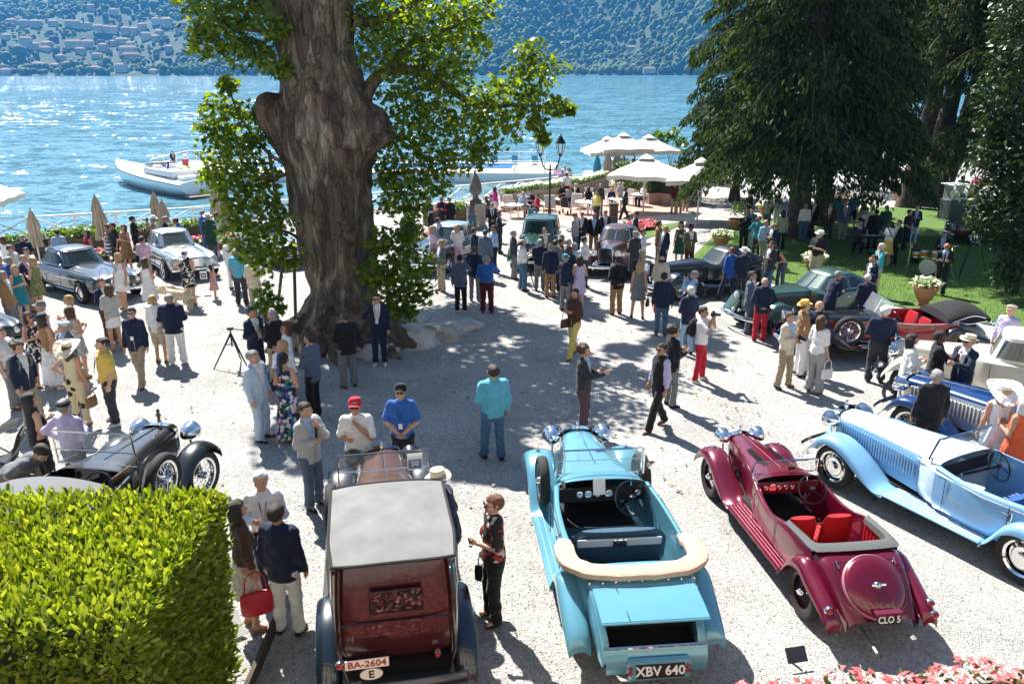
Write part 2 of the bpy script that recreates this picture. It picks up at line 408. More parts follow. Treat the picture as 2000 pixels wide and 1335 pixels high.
def bark_mat(name, c1, c2, c3, scale=2.5, zst=.35, bump=1.0):
    m = bpy.data.materials.new(name); t, b, L = nodes_of(m); tc = t.nodes.new('ShaderNodeTexCoord')
    mp = t.nodes.new('ShaderNodeMapping'); mp.inputs['Scale'].default_value = (1, 1, zst); L.new(tc.outputs['Object'], mp.inputs['Vector'])
    n = t.nodes.new('ShaderNodeTexNoise'); n.inputs['Scale'].default_value = scale; n.inputs['Detail'].default_value = 8; n.inputs['Distortion'].default_value = 1.2; L.new(mp.outputs[0], n.inputs['Vector'])
    r = t.nodes.new('ShaderNodeValToRGB'); e = r.color_ramp.elements; e[0].position = .36; e[1].position = .68
    e[0].color = (*c1, 1); e[1].color = (*c3, 1); e.new(.54).color = (*c2, 1); L.new(n.outputs[0], r.inputs[0])
    vo = t.nodes.new('ShaderNodeTexVoronoi'); vo.feature = 'DISTANCE_TO_EDGE'; vo.inputs['Scale'].default_value = scale*1.15; ws = t.nodes.new('ShaderNodeVectorMath'); ws.operation = 'MULTIPLY_ADD'; L.new(n.outputs[1], ws.inputs[0]); ws.inputs[1].default_value = (.8, .8, .8); L.new(mp.outputs[0], ws.inputs[2]); L.new(ws.outputs[0], vo.inputs['Vector'])
    rc = t.nodes.new('ShaderNodeMapRange'); L.new(vo.outputs[0], rc.inputs[0]); rc.inputs[2].default_value = .07; rc.inputs[3].default_value = .55
    mm = t.nodes.new('ShaderNodeMixRGB'); mm.blend_type = 'MULTIPLY'; mm.inputs[0].default_value = 1; L.new(r.outputs[0], mm.inputs[1]); L.new(rc.outputs[0], mm.inputs[2]); L.new(mm.outputs[0], b.inputs['Base Color'])
    n2 = t.nodes.new('ShaderNodeTexNoise'); n2.inputs['Scale'].default_value = scale * 5; n2.inputs['Detail'].default_value = 9; n2.inputs['Roughness'].default_value = .7; n2.inputs['Distortion'].default_value = .8; L.new(mp.outputs[0], n2.inputs['Vector'])
    bp = t.nodes.new('ShaderNodeBump'); bp.inputs['Strength'].default_value = bump; bp.inputs['Distance'].default_value = .16; ad = t.nodes.new('ShaderNodeMath'); ad.operation = 'MULTIPLY_ADD'; L.new(rc.outputs[0], ad.inputs[0]); ad.inputs[1].default_value = .35; L.new(n2.outputs[0], ad.inputs[2]); L.new(ad.outputs[0], bp.inputs['Height']); L.new(bp.outputs[0], b.inputs['Normal'])
    b.inputs['Roughness'].default_value = .9
    return m
# ================================================================ the great plane tree
def plane_tree():
    root = empty('plane_tree', (-4.5, 20.4, gz(0, 20.4)), label='huge gnarled plane tree with pollarded trunk in the gravel court', cat='tree'); ox, oy, oz = root.location
    M = bark_mat('plane_bark', (.16, .115, .085), (.36, .27, .20), (.66, .60, .48), 2.4, .32, 1.6)
    rows = [(-4.65,9.77,1.0), (-4.71,8.37,0.96), (-4.71,7.48,0.91), (-4.73,6.68,0.91), (-4.7,5.97,0.98), (-4.58,5.25,1.12), (-4.6,4.5,1.23), (-4.66,3.75,1.18), (-4.6,2.83,1.14), (-4.54,1.9,1.04), (-4.55,0.93,0.95), (-4.5,0.08,0.93), (-4.48,-0.72,1.02)]
    s = SDF((-9.2, 17.6, -1.6), (-1.2, 23.8, 11.2), .07)
    for a, c in zip(rows, rows[1:]): s.cap((a[0], 20.6, a[1]), (c[0], 20.6, c[1]), a[2] * (.95 if a[1] > 4 else .84), c[2] * (.95 if c[1] > 4 else .84), .3)
    for (px, Yd, pz, r) in [(-5.91,20.4,5.32,0.35), (-5.99,20.4,4.95,0.33), (-5.79,20.4,4.58,0.33)]: s.cap((px, Yd, pz), (px + .25, 20.5, pz - .3), r, r, .25)
    a = (-3.91,20.2,4.54,0.5); c = (-3.26,20.0,4.82,0.52); s.cap(a[:3], c[:3], a[3], c[3], .25)
    s.cap((c[0] + .42, c[1] - .25, c[2] + .18), (c[0] + .5, c[1] - .3, c[2] + .2), .36, .36, .05, op='s')
    h = (-5.26,19.3,4.46,0.15); s.cap((h[0], h[1] - .3, h[2]), (h[0], h[1], h[2]), .14, .14, .05, op='s')
    # limbs above the frame, a left fork and the right-hand bough
    for q in ([(-5.41,20.6,7.25,0.39), (-5.89,20.8,7.95,0.37), (-6.37,21.2,9.22,0.32), (-6.71,21.5,10.36,0.2)], [(-4.27,20.6,9.35,0.59), (-3.55,21.0,10.58,0.4), (-2.94,22.0,11.65,0.24)]):
        for a, c in zip(q, q[1:]): s.cap(a[:3], c[:3], a[3], c[3], .3)
    # roots
    B = np.array((rows[-1][0], 20.5, rows[-1][1]))
    for an, ln, r0 in ((-150, 2.2, .36), (-115, 2.0, .42), (-80, 2.1, .46), (-45, 2.4, .42), (-20, 2.2, .36), (15, 2.0, .34), (70, 2, .45), (130, 2.0, .45), (175, 2.5, .45)):
        d = np.array((math.cos(R(an)), math.sin(R(an)), 0)); p0 = B + d * .6 + np.array((0, 0, .75)); p1 = B + d * 1.45; p1[2] = gz(0, p1[1]) + .22; p2 = B + d * ln; p2[2] = gz(0, p2[1]) - .05
        s.cap(p0, p1, r0, r0 * .75, .3); s.cap(p1, p2, r0 * .75, r0 * .3, .25)
    X, Yg, Zg = s.grids()
    f = .10 * np.sin(2.2*X + 1.1*Zg + 1.7*np.sin(.8*Zg)) * np.sin(2.6*Yg - .7*Zg) + .07 * np.sin(5.1*X + 2*np.sin(1.3*Zg)) * np.cos(4.3*Yg + .9*Zg) + .035 * np.sin(11*X + 3*Zg) * np.sin(9*Yg + 5*np.sin(Zg)) + .03 * np.cos(9*Zg + 4*X) * np.sin(7*Yg) + .022 * np.sin(23*X + 5*np.sin(2*Zg)) * np.cos(19*Yg + 3*Zg) + .012 * np.sin(41*X + 9*Zg) * np.sin(37*Yg - 6*Zg)
    s.f = s.f + f * .8
    V, F = s.mesh(); V = V - np.array((ox, oy, oz)); inst('trunk', np_mesh('trunk', V, F, [M], True), root)
    b = MB(); cc = (-3.04,19.75,4.89,0.0)
    def limb(pts, r0, r1):
        P = catmull([np.array(p[:3]) - np.array((ox, oy, oz)) for p in pts], 4); b.tube(P, list(np.linspace(r0, r1, len(P))), 7)
    limb([(-3.77,20.3,5.02,0.0), (-3.46,20.3,5.74,0.0), (-2.94,20.6,6.15,0.0), (-2.05,21.0,5.97,0.0), (-0.93,21.6,5.27,0.0), (0.14,22.0,5.25,0.0), (1.22,22.0,5.16,0.0)], .2, .03)
    limb([(-2.94,20.6,6.15,0.0), (-2.51,20.8,6.68,0.0), (-1.64,21.0,7.04,0.0), (-0.89,21.4,7.42,0.0)], .12, .02)
    limb([(-0.93,21.6,5.27,0.0), (-0.54,21.8,5.45,0.0), (0.13,22.0,5.83,0.0), (0.6,22.0,6.4,0.0)], .07, .02)
    limb([(-3.78,20.4,7.24,0.0), (-3.2,20.6,7.25,0.0), (-2.24,21.0,7.74,0.0), (-1.29,22.0,8.53,0.0)], .16, .03)
    limb([(-3.24,20.0,4.79,0.0), (-2.67,20.3,4.41,0.0), (-1.95,20.6,3.87,0.0)], .07, .02)
    limb([(-5.55,20.0,3.94,0.0), (-5.97,20.0,4.19,0.0), (-6.7,20.4,5.01,0.0), (-6.96,20.5,5.79,0.0)], .06, .015)
    limb([(-5.58,20.0,3.69,0.0), (-6.07,19.9,3.58,0.0), (-7.04,20.2,3.67,0.0), (-7.58,20.4,3.51,0.0)], .05, .015)
    limb([(-5.31,19.9,2.04,0.0), (-5.75,19.7,2.34,0.0), (-6.53,19.7,2.21,0.0)], .05, .015)
    limb([(-5.45,20.0,7.0,0.0), (-6.11,20.0,7.0,0.0), (-6.93,20.0,7.22,0.0)], .06, .02)
    b.build('limb', M, root)['kind'] = 'stuff'
    BL = [(-7.14,20.0,7.39,0.5), (-6.71,20.0,7.0,0.55), (-6.18,20.0,7.5,0.48), (-7.29,20.0,6.72,0.34), (-6.46,20.0,6.61,0.42), (-5.91,20.0,6.44,0.34), (-5.43,19.5,7.03,0.29), (-5.31,19.3,6.15,0.23), (-7.1,21.0,7.68,0.68), (-6.96,20.5,5.79,0.2), (-7.24,20.5,5.23,0.38), (-6.63,20.5,5.03,0.33), (-7.5,20.5,4.76,0.28), (-7.04,20.5,4.54,0.33), (-6.26,20.0,4.46,0.25), (-7.37,20.5,4.14,0.49), (-6.62,20.0,4.04,0.48), (-6.28,20.0,3.67,0.42), (-7.57,20.5,3.56,0.36), (-7.02,20.0,3.29,0.48), (-6.18,19.8,3.19,0.46), (-6.65,19.8,2.81,0.48), (-5.78,19.5,2.74,0.38), (-6.83,19.8,2.3,0.49), (-6.07,19.5,2.12,0.51), (-5.54,19.3,1.76,0.33), (-6.4,19.6,1.69,0.41),
     (-3.42,20.5,7.31,0.55), (-2.94,21.0,7.45,0.81), (-2.19,21.0,7.28,0.69), (-1.6,21.0,7.42,0.69), (-0.89,21.5,7.6,0.54), (-3.2,20.0,6.49,0.48), (-2.5,20.5,6.56,0.62), (-1.8,21.0,6.45,0.64), (-1.1,21.5,6.85,0.47), (-2.74,20.5,5.71,0.57), (-2.04,21.0,5.6,0.58), (-1.43,21.0,5.97,0.46), (0.43,22.0,6.53,0.32), (0.83,22.0,6.09,0.43), (0.16,22.0,5.81,0.46), (-0.3,22.0,5.44,0.51), (-0.82,21.5,5.31,0.48), (0.57,22.0,5.32,0.38), (1.2,22.0,5.19,0.27), (1.52,22.0,5.13,0.12), (0.68,22.0,4.77,0.25), (0.85,22.0,4.37,0.14), (0.0,22.0,4.79,0.41), (-0.67,21.5,4.54,0.48), (-1.33,21.5,4.95,0.61), (-1.96,21.0,4.83,0.6), (-2.54,20.5,4.98,0.51), (-2.8,20.5,4.24,0.51), (-2.09,21.0,4.06,0.55), (-1.43,21.0,3.93,0.48), (-0.84,21.5,4.01,0.3), (-2.61,20.3,3.5,0.46), (-1.96,20.5,3.35,0.42), (-2.95,20.0,3.03,0.41), (-2.44,20.2,2.87,0.34), (-3.07,20.0,3.67,0.33),
     (-3.24,19.5,2.1,0.33), (-2.75,19.3,2.01,0.45), (-2.47,19.3,1.5,0.51), (-2.95,19.2,1.26,0.53), (-2.36,19.2,0.87,0.36), (-2.81,19.1,0.63,0.43), (-3.32,19.2,1.35,0.38), (-3.22,19.1,0.52,0.26), (-2.52,19.4,2.34,0.25), (-2.61,19.0,0.47,0.2)]
    pts = np.concatenate([blob_pts(q[:3], q[3] * (1.08 if e else 1.42), int((115 + 430 * q[3] ** 2) * (.75 if e else .3)), (1, 1.25, .9), .2 if e else .6) for q in BL for e in (1, 0)]) - np.array((ox, oy, oz))
    ML = leafmat('plane_leaf', (.03, .075, .010), (.19, .26, .035), .55)
    k = np.argsort(((pts + np.array((ox, oy, oz)) - np.array((0, 0, 6.15))) ** 2).sum(1))
    near, rest = pts[k[:6000:20]], np.delete(pts, k[:6000:20], axis=0)
    crown = inst('crown', leaf_mesh('crown', rest, .145, MAPLE, ML, .25), root); crown['kind'] = 'stuff'
    lm = leaf_mesh('leaf', [(0, 0, 0)], np.array([.2]), MAPLE, ML, frames=(np.array([[1., 0, 0]]), np.array([[0, 1., 0]]), np.array([[0, 0, 1.]])))
    for p in near: inst('leaf', lm, root, p, (random.uniform(-.9, .9), random.uniform(-.9, .9), random.uniform(0, 6)))
    up = []; SH = [(-5.14,21.75), (-2.45,26.3), (2.1,24.15), (6.69,22.6), (5.27,19.3), (1.13,18.26), (-0.16,15.36), (-0.23,12.86), (-3.29,12.75), (-5.07,16.61)]   # where its shade lies
    while len(up) < 58:
        gx, gy = random.uniform(-6, 7), random.uniform(11.5, 24); ins = False; j = len(SH) - 1
        for i in range(len(SH)):
            if (SH[i][1] > gy) != (SH[j][1] > gy) and gx < (SH[j][0]-SH[i][0])*(gy-SH[i][1])/(SH[j][1]-SH[i][1]) + SH[i][0]: ins = not ins
            j = i
        if not ins or (gx > 1.2 and random.random() < .5): continue
        h = random.uniform(9.6, 13.5); up.append((gx - .394*(h + .8), gy + .741*(h + .8), h, random.uniform(.55, 1.0) if gx > -.5 else random.uniform(.9, 1.3)))
    p2 = np.concatenate([blob_pts(q[:3], q[3], 200, (1, 1, .7), .2) for q in up]) - np.array((ox, oy, oz))
    c2 = inst('crown', leaf_mesh('crown_top', p2, .31, MAPLE, ML, .4), root); c2['kind'] = 'stuff'
    # root crown rocks
    return root
plane_tree()
def rocks():
    M = mat('pale_rock', (.30, .28, .25), .9, col2=(.62, .60, .56), vscale=2.2, bump=.8, bscale=9)
    for i, (x, y, sx, sy, h, lb) in enumerate([(*(-2.76,20.31), .75, .6, .42, 'whitish boulder among the roots right of the plane tree'), (*(-1.96,20.96), .6, .5, .35, 'pale low rock at the right end of the root mound'), (*(-3.34,21.48), .8, .6, .6, 'mossy grey rock under the leafy shoots of the plane tree'), (*(-5.52,20.31), .7, .5, .3, 'flat pale stone at the left foot of the plane tree'), (*(-1.4,21.75), .4, .4, .2, 'small stone farthest right of the tree roots'), (*(-3.76,19.3), .7, .45, .3, 'grey stone behind the man in the black coat')]):
        bm = bmesh.new(); bmesh.ops.create_icosphere(bm, subdivisions=3, radius=1)
        for v in bm.verts:
            k = 1 + .45 * nz(v.co.x + i * 7, v.co.y, v.co.z, 1.3) + .15 * nz(v.co.x, v.co.y + i * 3, v.co.z, 4); v.co *= k; v.co.x *= sx * 1.3; v.co.y *= sy * 1.3; v.co.z *= h
        me = bpy.data.meshes.new('rock'); bm.to_mesh(me); bm.free(); me.materials.append(M); me.polygons.foreach_set('use_smooth', np.ones(len(me.polygons), bool)); me.set_sharp_from_angle(angle=R(35))
        tag(inst('rock', me, None, (x, y, gz(x, y) + h * .1), (0, 0, i * 1.3)), lb, 'rock', 'rocks round the plane tree')
    for lb, pts in (('thin prop leaning left under the plane tree boughs', [(-7.08,22.9,-0.92), (-6.1, 20.9, 1.5), (-6.2, 20.8, 4.2)]), ('upright prop standing left of the plane trunk', [(-6.32,22.2,-0.89), (-5.75, 20.7, 1.9)])):
        b = MB(); b.tube(pts, .045, 8); b.tube([pts[0], (pts[0][0], pts[0][1], pts[0][2] + .05)], .09, 10); b.build('tree_prop', mat('prop_wood', (.07, .055, .04), .9, var=.2), label=lb, cat='prop', group='props under the plane tree')
rocks()
def bush(name, lb, cat, blobs, size, tpl, m, dens, base, stem=True, group=None, up=.4):
    root = empty(name, base, label=lb, cat=cat, group=group); o = np.array(base)
    pts = np.concatenate([blob_pts(q[:3], q[3], int(dens * max(q[3], .3) ** 2), (1, 1, .9), .35) for q in blobs]) - o
    c = inst('crown', leaf_mesh('crown', pts, size, tpl, m, up), root); c['kind'] = 'stuff'
    if stem:
        b = MB()
        for q in blobs: b.tube(catmull([(0, 0, -.05), (.3*(q[0]-o[0]), .3*(q[1]-o[1]), .5*(q[2]-o[2])), np.array(q[:3]) - o], 3), [.04, .038, .035, .03, .025, .02, .012], 6)
        b.build('stem', mat('stem_wood', (.06, .045, .03), .9), root)
    return root
bush('leafy_sapling', 'light green sapling between the tripod and the plane tree', 'shrub', [(-6.19,19.2,0.89,0.31), (-5.94,19.1,0.63,0.26), (-6.29,19.1,0.52,0.23), (-5.76,19.0,0.49,0.13)], .13, MAPLE, leafmat('sapling_leaf', (.04, .10, .015), (.13, .2, .03), .45), 900, (-7.05,21.75,-0.87))
# ================================================================ conifers
def conifer(lb, x, y, height, r0, R0, nb, zlow, seed, dens=1.0, lean=(0, 0), trunkr=.4, mcol=0, frame=1):
    rng = np.random.default_rng(seed); g = gz(x, y); root = empty('conifer_tree', (x, y, g), label=lb, cat='tree', group='dark conifers on the lawn')
    M = mat('conifer_bark', (.05, .038, .03), .95, col2=(.13, .10, .08), vscale=5, bump=1, bscale=9)
    b = MB(); zz = np.linspace(-.3, height, 14); b.tube([(lean[0]*z + .08*math.sin(z*.7+seed), lean[1]*z, z) for z in zz], [trunkr * (1.5 if z < 0 else (1.15 if z < .9 else 1)) * (1 - .75 * max(z, 0) / height) for z in zz], 12); b.build('trunk', M, root)
    br = MB(); P0 = []; D = []; S = []
    for i in range(nb):
        z = zlow + (height - zlow) * (i / nb) ** 1.45; an = i * 2.399 + rng.uniform(-.3, .3); L = (R0 * (1 - .45 * (z - zlow) / (height - zlow)) + .3) * rng.uniform(.7, 1.1)
        d = np.array((math.cos(an), math.sin(an), 0)); side = np.array((-d[1], d[0], 0)); o = np.array((lean[0]*z, lean[1]*z, z)); ts = np.linspace(0, 1, 6)
        C = [o + d * L * t + np.array((0, 0, .35 * L * t * (1 - t) - .28 * L * t * t)) for t in ts]; br.tube(C, list(np.linspace(.06, .012, 6)), 5)
        n = int(dens * 92 * L); t = rng.uniform(.12, 1, n) ** .8; lat = rng.normal(0, .16, n) * L * (1.1 - .6 * t)
        base = o + d * (L * t)[:, None] + side * lat[:, None]; base[:, 2] += .35 * L * t * (1 - t) - .28 * L * t * t - .25 * np.abs(lat)
        hang = rng.uniform(0, .55, n) ** 1.2; base[:, 2] -= hang
        P0.append(base); dr = d * (.5 * rng.uniform(.2, 1, n))[:, None] + side * rng.normal(0, .3, n)[:, None] + rng.normal(0, .18, (n, 3)); dr[:, 2] -= rng.uniform(.35, 1.1, n); D.append(dr / np.linalg.norm(dr, axis=1)[:, None]); S.append(rng.uniform(.18, .44, n))
    br.build('branch', M, root)
    P0 = np.concatenate(P0); D = np.concatenate(D); S = np.concatenate(S); n = len(P0)
    a = rng.normal(size=(n, 3)); a -= D * (a * D).sum(1)[:, None]; a /= np.linalg.norm(a, axis=1)[:, None]
    tpl = np.array([(0, 0, 0), (.17, .42, .05), (0, 1, 0), (-.17, .42, .05)])
    ml = leafmat('conifer_needles', (.004, .012, .003), (.055, .095, .018), .26, .85)
    c = inst('crown', leaf_mesh('crown', P0, S, tpl, ml, frames=(a, D, np.cross(a, D))), root); c['kind'] = 'stuff'
    return root
conifer('broad drooping conifer nearest the court with its trunk on the lawn', *(13.72,38.16), 20, .5, 5.6, 112, 3.9, 1, 1.35, (-.012, 0), .55)
conifer('slimmer conifer just behind the broad drooping one', *(16.32,41.9), 20, .4, 4.4, 96, 5.2, 2, 1.0, (0, .0), .45)
conifer('conifer with leaning dark trunk left of the twin trunks', *(24.57,49.54), 21, .5, 4.2, 46, 9.0, 3, .8, (.075, 0), .55)
conifer('thick twin trunked conifer in the middle of the far lawn', *(26.0,50.32), 22, .5, 4.2, 46, 9.5, 4, .8, (.085, .01), .62)
conifer('dark conifer leaning right at the back of the lawn', *(27.43,51.4), 22, .5, 4.6, 50, 9.0, 5, .8, (.16, 0), .58)
conifer('tall conifer behind the terrace parasols on the right', *(26.64,59.64), 19, .4, 6, 60, 4.5, 6, .8, (0, 0), .45)
conifer('hanging conifer low over the hedge beside the terrace path', *(14.69,53.1), 14, .3, 4.0, 66, 2.5, 8, 1.2, (-.01, 0), .3)
conifer('tall conifer rising at the right edge beyond the magnolia', *(29.17,45.96), 18, .4, 6, 70, 3.5, 7, .9, (0, 0), .45)
bush('magnolia_shrub', 'glossy dark evergreen magnolia at the right edge of the lawn', 'shrub', [(15.91,27.0,5.44,0.99), (16.28,26.5,4.19,0.99), (15.74,26.5,3.55,0.83), (16.35,26.0,2.79,0.99), (15.53,26.0,2.3,0.75), (16.05,25.5,1.55,0.99), (15.45,26.0,1.46,0.59), (16.22,25.0,0.49,0.74), (15.93,25.0,-0.1,0.5), (16.15,27.0,6.69,0.98), (16.83,26.0,3.6,1.31), (17.03,25.5,1.22,1.32), (15.85,27.0,4.48,0.67), (16.19,27.5,7.93,0.98)], .2, OVAL, leafmat('magnolia_leaf', (.010, .028, .008), (.05, .085, .02), .15, .45), 800, (17.0,25.92,-1.04), up=.3)
bush('rhododendron_bloom', 'pink blossom cluster poking out left of the magnolia', 'blossom', [(15.41,26.6,2.6,0.17), (15.55,26.6,2.68,0.14)], .12, OVAL, leafmat('pink_petal', (.5, .08, .22), (.75, .2, .4), .4), 900, (16.75,26.07,-1.04), stem=True)
bush('young_tree', 'bright green young tree behind the open white parasols', 'tree', [(11.73,66.0,1.2,0.41), (12.37,66.0,0.88,0.58), (12.97,66.0,1.2,0.49), (13.64,66.0,0.48,0.58)], .3, MAPLE, leafmat('sapling_leaf', (.04, .10, .015), (.13, .2, .03), .45), 260, (14.05,71.42,-2.86))

# ================================================================ far shore: woods, houses
HOUSES = [(-771, 1665, 15.0, 9.6, 0), (-826, 1690, 13.0, 8.7, 1), (-821, 1590, 13.3, 9.2, 1), (-809, 1589, 13.3, 10.2, 2), (-798, 1593, 12.3, 9.2, 0), (-938, 1608, 18.6, 9.3, 1), (-901, 1581, 16.3, 9.1, 2), (-875, 1573, 18.2, 9.1, 1), (-852, 1590, 14.3, 8.2, 0), (-791, 1597, 10.3, 9.2, 0), (-763, 1578, 18.3, 9.1, 0), (-748, 1578, 10.1, 8.1, 2), (-735, 1577, 13.2, 9.1, 0), (-714, 1577, 14.2, 8.1, 1), (-700, 1581, 12.2, 8.1, 2), (-690, 1596, 14.4, 10.3, 1), (-670, 1613, 13.5, 8.3, 0), (-647, 1604, 20.6, 10.3, 0), (-653, 1521, 15.6, 11.7, 0), (-630, 1524, 12.7, 7.8, 2), (-631, 1509, 11.6, 5.8, 1), (-833, 1458, 18.8, 13.1, 0), (-821, 1457, 15.0, 8.4, 2), (-809, 1479, 17.1, 7.6, 1), (-803, 1460, 15.0, 5.6, 0), (-774, 1500, 27.0, 9.6, 0), (-755, 1513, 19.5, 8.8, 0), (-749, 1471, 15.1, 9.5, 1), (-722, 1499, 13.5, 8.7, 2), (-702, 1532, 21.7, 9.8, 0), (-668, 1487, 11.5, 8.6, 0), (-714, 1527, 11.8, 7.9, 1), (-661, 1459, 28.1, 8.4, 2), (-643, 1430, 31.3, 7.4, 1), (-607, 1309, 16.8, 10.9, 0), (-654, 1322, 13.6, 7.6, 2), (-714, 1456, 16.8, 5.6, 0), (-884, 1488, 11.5, 8.6, 0), (-773, 1375, 19.4, 6.2, 2), (-772, 1282, 14.8, 6.6, 1), (118, 1529, 14.7, 6.9, 0), (215, 1492, 7.7, 7.7, 0), (234, 1435, 20.3, 6.5, 1), (227, 1618, 16.6, 4.2, 2), (-598, 1536, 11.8, 7.9, 1), (-568, 1490, 11.5, 6.7, 2), (-767, 1437, 12.9, 7.4, 2), (-750, 1383, 10.7, 6.2, 1), (-554, 1300, 11.7, 4.2, 0), (-582, 1439, 11.1, 7.4, 1)]
SHORE_TREES = [(-723, 1399, 9.9), (-701, 1326, 13.6), (-780, 1449, 10.2), (-760, 1561, 7.0), (-708, 1494, 4.8), (-595, 1408, 5.4), (-611, 1427, 5.5), (-796, 1592, 6.1), (-676, 1409, 11.8), (-659, 1429, 7.3), (-812, 1396, 18.0), (-816, 1364, 14.0), (-742, 1339, 8.6), (-687, 1361, 7.9), (-555, 1363, 10.5), (-528, 1359, 10.5), (-493, 1305, 8.4), (-470, 1332, 10.3), (-824, 1523, 9.8), (-764, 1335, 6.9)]
ORD = 'zeroth first second third fourth fifth sixth seventh eighth ninth tenth eleventh twelfth thirteenth fourteenth fifteenth sixteenth seventeenth eighteenth nineteenth'.split()
def ordw(n): return ORD[n] if n < 20 else ({2: 'twentieth', 3: 'thirtieth', 4: 'fortieth', 5: 'fiftieth'}[n//10] if n % 10 == 0 else {2: 'twenty', 3: 'thirty', 4: 'forty'}[n//10] + '-' + ORD[n % 10])
def tree_tpl(k, sub=1):
    bm = bmesh.new(); bmesh.ops.create_icosphere(bm, subdivisions=sub, radius=1)
    bmesh.ops.delete(bm, geom=[v for v in bm.verts if v.co.z < -.75], context='VERTS')
    for v in bm.verts: v.co *= 1 + .38 * nz(v.co.x + k * 5, v.co.y - k, v.co.z, 2.1); v.co.z *= 1.05
    bm.verts.ensure_lookup_table(); V = np.array([v.co[:] for v in bm.verts]); F = np.array([[v.index for v in f.verts] for f in bm.faces]); bm.free(); return V, F
def hill_woods():
    T = [tree_tpl(k) for k in range(6)]; Vs = []; Fs = []; off = 0; rng = random.Random(5); n = 0
    def near_house(x, y):
        for hx, hy, hw, hh, c in HOUSES:
            if abs(x - hx) < hw * .62 + 4 and -22 < y - hy < hh * .5 + 4: return True
        return False
    while n < 11500:
        y = rng.uniform(1230, 1950); x = rng.uniform(-1, 1) * y * .70
        d = y - shore_far(x)
        if d < 4 or d > 640: continue
        if d > 320 and rng.random() < .35: continue
        village = x < -520 and 20 < d < 360
        if near_house(x, y) or (village and rng.random() < .62): continue
        s = rng.uniform(3.2, 7.2) * (.72 if village else 1.0); V, F = T[rng.randrange(6)]
        a = rng.uniform(0, 6.28); c, si = math.cos(a), math.sin(a); sz = s * rng.uniform(.95, 1.5)
        W = np.stack([(V[:, 0]*c - V[:, 1]*si)*s + x, (V[:, 0]*si + V[:, 1]*c)*s + y, V[:, 2]*sz + hill_z(x, y) + sz * .55], 1)
        Vs.append(W); Fs.append(F + off); off += len(V); n += 1
    m = leafmat('far_wood', (.008, .026, .007), (.11, .165, .045), .15, .9)
    o = inst('far_woods', np_mesh('far_woods', np.concatenate(Vs), np.concatenate(Fs), [m], True)); tag(o, 'dense mixed woods covering the hills across the lake', 'woods', kind='stuff')
hill_woods()
WALLC = [mat('render_cream', (.55, .50, .42), .9, var=.08), mat('render_pink', (.48, .37, .30), .9, var=.08), mat('render_ochre', (.50, .43, .32), .9, var=.08)]
ROOFM = mat('roof_tiles', (.25, .16, .12), .9, var=.25, vscale=.6); SHUT = mat('shutter', (.10, .13, .12), .8)
